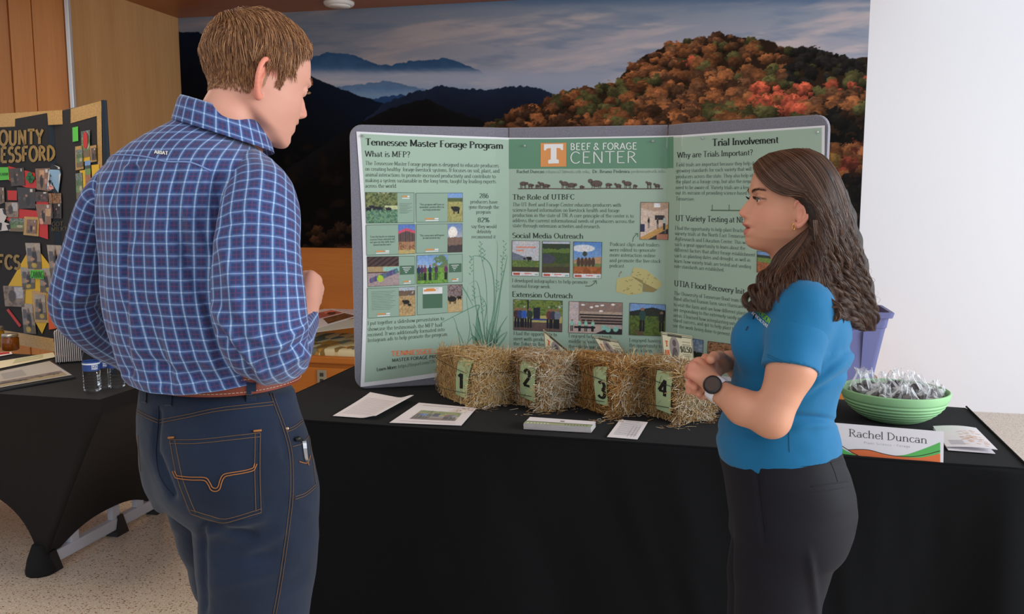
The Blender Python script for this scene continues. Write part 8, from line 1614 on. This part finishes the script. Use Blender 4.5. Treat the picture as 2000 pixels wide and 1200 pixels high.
    sleeve([(275, 372, 1.70, 30, .05), (236, 358, 1.75, 33, .056), (208, 370, 1.765, 36, .060), (190, 410, 1.775, 37, .062), (173, 471, 1.785, 38, .060), (158, 535, 1.795, 46, .058), (149, 585, 1.805, 46, .055), (158, 622, 1.825, 42, .050), (192, 655, 1.88, 38, .046), (236, 688, 1.95, 34, .040), (278, 714, 2.02, 31, .034)], 0, 'sleeve', ((110, 590, 215, 560, 7, .007), (118, 605, 215, 600, 6, -.007), (125, 560, 190, 520, 8, .005), (140, 640, 215, 630, 6, .006), (160, 470, 190, 440, 8, -.004)), 24)
    # ---- collar
    cc_ = K(436, 243, 1.668); a1 = RH * .088 - np.array([0, 0, 1.0]) * .028; a2_ = -HF * .084 + np.array([0, 0, 1.0]) * .004; nn = 90; Vc = []; U = []
    for i in range(nn + 1):
        a_ = math.radians(-62 + 304 * i / nn) ; dr = a1 * math.cos(a_) + a2_ * math.sin(a_); f = abs(i / nn - .5) * 2
        for j, (r_, dz) in enumerate(((.80, -.012), (.79, .012), (.80, .026), (.84, .029), (.90, .020), (.985, -.004), (1.04 + .05 * f ** 6, -.021 - .020 * f ** 6))): Vc.append(cc_ + dr * r_ + [0, 0, dz]); U.append((i / nn * .5, [0, .024, .038, .042, .052, .074, .094][j]))
    collar = mesh('collar', np.array(Vc), gridF(nn + 1, 7), PL, smooth=True, uv=np.array(U)); collar.parent = shirt
    sp = Print(); fc_ = lambda e: (lambda x, y: np.array([(lambda h: h if h is not None else K(a_, b_, 1.6))(cast(bs, a_, b_, e)) for a_, b_ in zip(np.atleast_1d(x), np.atleast_1d(y))])); sp.text('ARIAT', (302.5, 301), (329.5, 304), 6.6, serif=False, thin=.17, thick=.24); lt_ = sp.build('embroidered_lettering', mat('cream_thread', (226, 222, 214), .7), fc_(.0018)); lt_.parent = shirt
    # ---- jeans
    Fj = Field([TO[0] - .36, TO[1] - .34, 0.02], [TO[0] + .42, TO[1] + .5, 1.19], .0065)
    def jr(y, xl, xr, Bq): c = K((xl + xr) / 2, y, 1.68); s_ = (xr - xl) / 2 * px2m(430, y, 1.68) * .985; a_ = math.sqrt(s_ ** 2 - (Bq * math.sin(phi)) ** 2) / math.cos(phi); r2 = c[:2] - TO[:2]; return (c[2], r2 @ fwd[:2], r2 @ (-rgt[:2]), Bq, a_)
    Fj.column(TO, yaw, [jr(748, 268, 578, .112), jr(775, 266, 582, .115), jr(810, 263, 592, .122), (jr(850, 264, 605, .130)), jr(900, 276, 614, .136), jr(950, 296, 618, .135), jr(990, 318, 614, .12)], .03, n=2.3, cap=.02)
    Fj.ell(K(430, 935, 1.60), (.085, .070, .085), None, .06); Fj.ell(K(338, 925, 1.70), (.045, .055, .07), None, .04)
    pr_ = lambda x, y, d_, h: (K(x, y, d_), h * px2m(x, y, d_))
    L1 = [pr_(500, 985, 1.65, 112), pr_(502, 1050, 1.65, 111), pr_(501, 1120, 1.655, 105), pr_(497, 1200, 1.66, 97)]; P_ = [a for a, _ in L1]; R_ = [b_ for _, b_ in L1]; k4 = P_[-1]; P_ += [k4 + fwd * .02 - [0, 0, .18], k4 - fwd * .01 - [0, 0, k4[2] - .07]]; R_ += [.082, .078]; Fj.chain(P_, R_, .03, flat=(HF, .92))
    L1 = [pr_(392, 985, 1.80, 62), pr_(416, 1050, 1.84, 60), pr_(446, 1120, 1.88, 64), pr_(478, 1200, 1.92, 72)]; P_ = [a for a, _ in L1]; R_ = [b_ for _, b_ in L1]; k4 = P_[-1]; P_ += [k4 + fwd * .03 - [0, 0, .18], k4 + fwd * .02 - [0, 0, k4[2] - .07]]; R_ += [.078, .075]; Fj.chain(P_, R_, .035)
    jV, jF = Fj.mesh(); nj = vnormals(jV, jF); X, Y = proj(jV); d = .0016 * n3(jV, 12, 33, 3) + .0008 * n3(jV, 45, 9, 2)
    for (xa, ya, xb2, yb2, w_, am) in ((410, 1150, 580, 1110, 10, .003), (560, 960, 610, 1010, 9, .003), (420, 1060, 600, 1120, 14, -.003), (309, 800, 303, 885, 6, -.008), (303, 885, 338, 975, 7, -.012), (395, 1022, 500, 1045, 9, -.008), (400, 1040, 520, 1010, 10, .007), (470, 1085, 560, 1035, 12, .005), (395, 1020, 398, 1200, 7, -.010), (420, 1100, 540, 1080, 12, -.004), (300, 985, 340, 1040, 8, .004), (545, 830, 560, 900, 8, -.003)):
        ex, ey = xb2 - xa, yb2 - ya; L2 = math.hypot(ex, ey); tt_ = ((X - xa) * ex + (Y - ya) * ey) / L2 ** 2; ds = ((X - xa) * ey - (Y - ya) * ex) / L2; d += am * np.exp(-(ds / w_) ** 2) * sstep(-.1, .12, tt_) * (1 - sstep(.88, 1.1, tt_))
    jV = jV + nj * d[:, None]; DEN = mat('dark_denim', (25, 36, 55), .85, sheen=.15, spec=.2, bump=(1100, .35), vary=(7, .28)); jeans = mesh('jeans', jV, jF, DEN, smooth=True); adopt(root, jeans); bj = bvh_of(jV, jF)
    Q = lambda a, b_: (200 + a / 2.4, 700 + b_ / 2.4); OS = mat('orange_stitching', (158, 98, 48), .7); TH = mat('tan_stitching', (98, 74, 54), .8)
    def patch(nm, poly, e, m_=DEN, par=jeans):
        """denim patch laid on the jeans: poly = left and right edge control points in pixels"""
        Lp, Rp = cr(np.array(poly[0], float), 26), cr(np.array(poly[1], float), 26); Vp = []
        for j in range(26):
            for i in range(20): t_ = i / 19; x_, y_ = Lp[j] * (1 - t_) + Rp[j] * t_; h = cast(bj, x_, y_, e); Vp.append(h if h is not None else K(x_, y_, 1.6))
        Vp = np.array(Vp); rimn = gridF(26, 20); vn = vnormals(Vp, rimn); c0_ = (vn @ HF) > 0; vn[c0_] *= -1; ii, jj = np.meshgrid(np.arange(26), np.arange(20), indexing='ij'); ed = ((ii == 0) | (ii == 25) | (jj == 0) | (jj == 19)).ravel(); Vp = np.where(ed[:, None], Vp - vn * e * .95, Vp); o = mesh(nm, Vp, rimn, m_, smooth=True); o.parent = par; return o
    pk = patch('back_pocket', ([Q(315, 372), Q(330, 470), Q(352, 565), Q(385, 650), Q(415, 732), Q(575, 776)], [Q(745, 338), Q(744, 430), Q(744, 520), Q(746, 610), Q(750, 728), Q(578, 776)]), .0024)
    mb = MB(); E = .0030
    def st(pts, n, r=.0008): P = surf_line(bj, pts, n, E); (mb.tube(P, r, 5) if len(P) > 2 else None)
    for dx in (0, 24):
        st([Q(322 + dx, 385), Q(337 + dx, 470), Q(358 + dx, 565), Q(388 + dx, 650), Q(418 + dx, 722)], 40); st([Q(738 - dx, 350), Q(737 - dx, 430), Q(736 - dx, 520), Q(738 - dx, 610), Q(742 - dx, 722 - dx * .2)], 40)
    for dy in (0, 18): st([Q(322, 383 + dy), Q(450, 382 + dy), Q(600, 366 + dy), Q(738, 350 + dy)], 40)
    for dy in (0, -18): st([Q(418, 726 + dy), Q(500, 750 + dy), Q(575, 768 + dy), Q(660, 748 + dy), Q(744, 722 + dy)], 40)
    o = mb.build('pocket_stitching', TH, smooth=True); o.parent = pk
    mb = MB(); E = .0034
    for pts in ([(335, 530), (345, 552), (357, 562), (420, 570), (480, 572), (500, 592), (512, 615), (532, 622), (552, 612), (562, 580), (575, 556), (600, 548), (660, 538), (705, 526), (716, 510), (722, 495)], [(345, 528), (354, 546), (362, 551), (420, 557), (486, 559), (506, 580), (518, 602), (534, 608), (546, 598), (554, 570), (568, 546), (598, 537), (660, 527), (700, 516), (708, 506), (712, 492)]): st([Q(*p) for p in pts], 70, .0010)
    for a_, b_ in (((316, 374), (342, 372)), ((706, 342), (742, 338))): st([Q(*a_), Q(*b_)], 8, .0022)
    o = mb.build('pocket_design_stitching', OS, smooth=True); o.parent = pk
    mb = MB(); E = .0010
    for dy in (0, 14): st([Q(155, 235 + dy), Q(200, 262 + dy), Q(262, 290 + dy)], 24); st([Q(268, 290 + dy), Q(400, 264 + dy), Q(530, 236 + dy), Q(680, 218 + dy), Q(800, 205 + dy)], 50)
    for dx in (0, 13): st([Q(785 + dx, 165), Q(812 + dx, 240), Q(845 + dx, 330), Q(872 + dx, 430), Q(880 + dx, 540), Q(878 + dx, 660), Q(862 + dx, 800), Q(842 + dx, 950), Q(820 + dx, 1090), Q(800 + dx, 1200)], 110, .0007)
    for dy in (0, 12): st([Q(862, 335 + dy), Q(900, 318 + dy), Q(942, 286 + dy)], 16); st([Q(902, 650 + dy), Q(950, 632 + dy), Q(1000, 592 + dy)], 18)
    st([Q(968, 362), Q(978, 440), Q(990, 520), Q(1000, 590)], 26); st([Q(888, 415), Q(930, 402), Q(968, 365)], 14)
    for dx in (0, 12): st([Q(155 + dx, 360), Q(160 + dx, 440), Q(168 + dx, 530)], 20)
    o = mb.build('seam_stitching', TH, smooth=True); o.parent = jeans
    mb = MB(); E = .0014; st([Q(920, 485), Q(945, 492), Q(962, 488), Q(972, 455)], 16, .0010); st([Q(960, 488), Q(966, 503)], 6, .0010); o = mb.build('coin_pocket_mark', OS, smooth=True); o.parent = jeans
    mb = MB(); E = .0012; st([Q(265, 225), Q(262, 300), Q(252, 440), Q(266, 540), Q(300, 605), Q(335, 645)], 50, .0011); o = mb.build('centre_seam', mat('denim_seam', (26, 34, 54), .9), smooth=True); o.parent = jeans
    # belt, loops, knife clip, rivet
    def ring(y0, xl, xr, Bq, hgt, grow, nz=5):
        c = K((xl + xr) / 2, y0, 1.68); s_ = (xr - xl) / 2 * px2m(430, y0, 1.68); a_ = math.sqrt(s_ ** 2 - (Bq * math.sin(phi)) ** 2) / math.cos(phi); zs = np.linspace(-.5, .5, nz) * hgt; prof = grow + .0012 * (1 - (np.linspace(-1, 1, nz)) ** 4); return loft(np.tile(c, (nz, 1)) + zs[:, None] * [0, 0, 1], np.tile(rgt, (nz, 1)), np.tile(-fwd, (nz, 1)), a_ + prof, Bq + prof, 2.3, 120)
    bz = 731; V, uv = ring(bz, 265, 582, .117, .034, .0045, 7); V[..., 2] += .010 * np.clip((proj(V.reshape(-1, 3))[0].reshape(V.shape[:2]) - 345) / 230, 0, 1); LE = mat('brown_leather', (124, 54, 38), .42, spec=.5, bump=(160, .3)); belt = mesh('belt', V.reshape(-1, 3), gridF(7, 121), LE, smooth=True); adopt(root, belt); bbv = bvh_of(V.reshape(-1, 3), gridF(7, 121))
    mb = MB(); 
    for r_ in (5, 1):
        P = V[r_] + (V[r_] - V[r_].mean(0)) * .006; [mb.tube(P[i:i + 1].tolist() + (P[i] * .3 + P[i + 1] * .7)[None].tolist(), .0006, 4) for i in range(30, 120)]
    o = mb.build('belt_stitching', mat('pale_thread', (206, 180, 160), .7)); o.parent = belt
    for (x0, y0, y1, w_) in ((490, 748, 786, 9), (282, 766, 788, 6), (330, 770, 794, 7)):
        Vl = [];
        for j in range(8):
            for i in range(3): h = cast(bbv, x0 + (i - 1) * w_, y0 + (y1 - y0) * j / 7, .0028) if j < 6 else cast(bj, x0 + (i - 1) * w_, y0 + (y1 - y0) * j / 7, .0014 + .003 * (7 - j)); h = h if h is not None else cast(bj, x0 + (i - 1) * w_, y0 + (y1 - y0) * j / 7, .003); Vl.append(h if h is not None else K(x0, y0, 1.6))
        Vl = np.array(Vl); Vl = np.concatenate([Vl, Vl + HF * .0018]); g = gridF(8, 3); o = mesh('belt_loop', Vl, g.tolist() + (g + 24).tolist() + [[i * 3 + k, (i + 1) * 3 + k, (i + 1) * 3 + k + 24, i * 3 + k + 24] for i in range(7) for k in (0, 2)], DEN, smooth=False); o.parent = jeans
    kc = [cast(bj, x_, y_, .006) for x_, y_ in cr(np.array([Q(926, 388), Q(934, 394), Q(938, 430), Q(944, 470), Q(950, 486)]), 14)]; mb = MB()
    for i in range(13): a_, b_ = kc[i], kc[i + 1]; w_ = RH * .0040 * (1 - .35 * i / 13); mb.add(np.array([a_ - w_, a_ + w_, b_ + w_, b_ - w_, a_ - w_ + HF * .002, a_ + w_ + HF * .002, b_ + w_ + HF * .002, b_ - w_ + HF * .002]), [[0, 1, 2, 3], [7, 6, 5, 4], [0, 4, 5, 1], [1, 5, 6, 2], [2, 6, 7, 3], [3, 7, 4, 0]])
    kn_ = mb.build('pocket_clip', mat('steel_clip', (190, 192, 198), .25, metal=.9)); origin(kn_, kc[0]); tag(kn_, 'steel clip of a pocket knife hooked on the jeans coin pocket', 'knife')
    hd_ = mesh('knife_end', *tube([cast(bj, *Q(898, 384), .004), cast(bj, *Q(908, 378), .006), cast(bj, *Q(922, 386), .006)], .0042, 8), mat('black_plastic'), smooth=True); attach(kn_, hd_)
    rv = cast(bj, *Q(863, 330), .001); o = mesh('rivet', *tube([rv, rv - HF * .002, rv - HF * .003], [.0042, .0042, .001], 12), mat('copper_rivet', (176, 150, 130), .3, metal=.9), smooth=True); o.parent = jeans
    for c in ((497, 1200, 1.66), (468, 1200, 1.92)):
        a3 = K(*c); b0 = np.array([a3[0], a3[1], 0]); lo = b0 - [.2, .2, 0]; hi = b0 + [.3, .35, .14]; Fh = Field(lo, hi, .007); Fh.chain([b0 - fwd * .04 + [0, 0, .055], b0 + fwd * .10 + [0, 0, .045], b0 + fwd * .19 + [0, 0, .035]], [.05, .048, .038], .02); v, f = Fh.mesh(); v[:, 2] = np.maximum(v[:, 2], .001); adopt(root, mesh('boot', v, f, mat('brown_boot', (84, 54, 38), .5), smooth=True))
    return root
man()
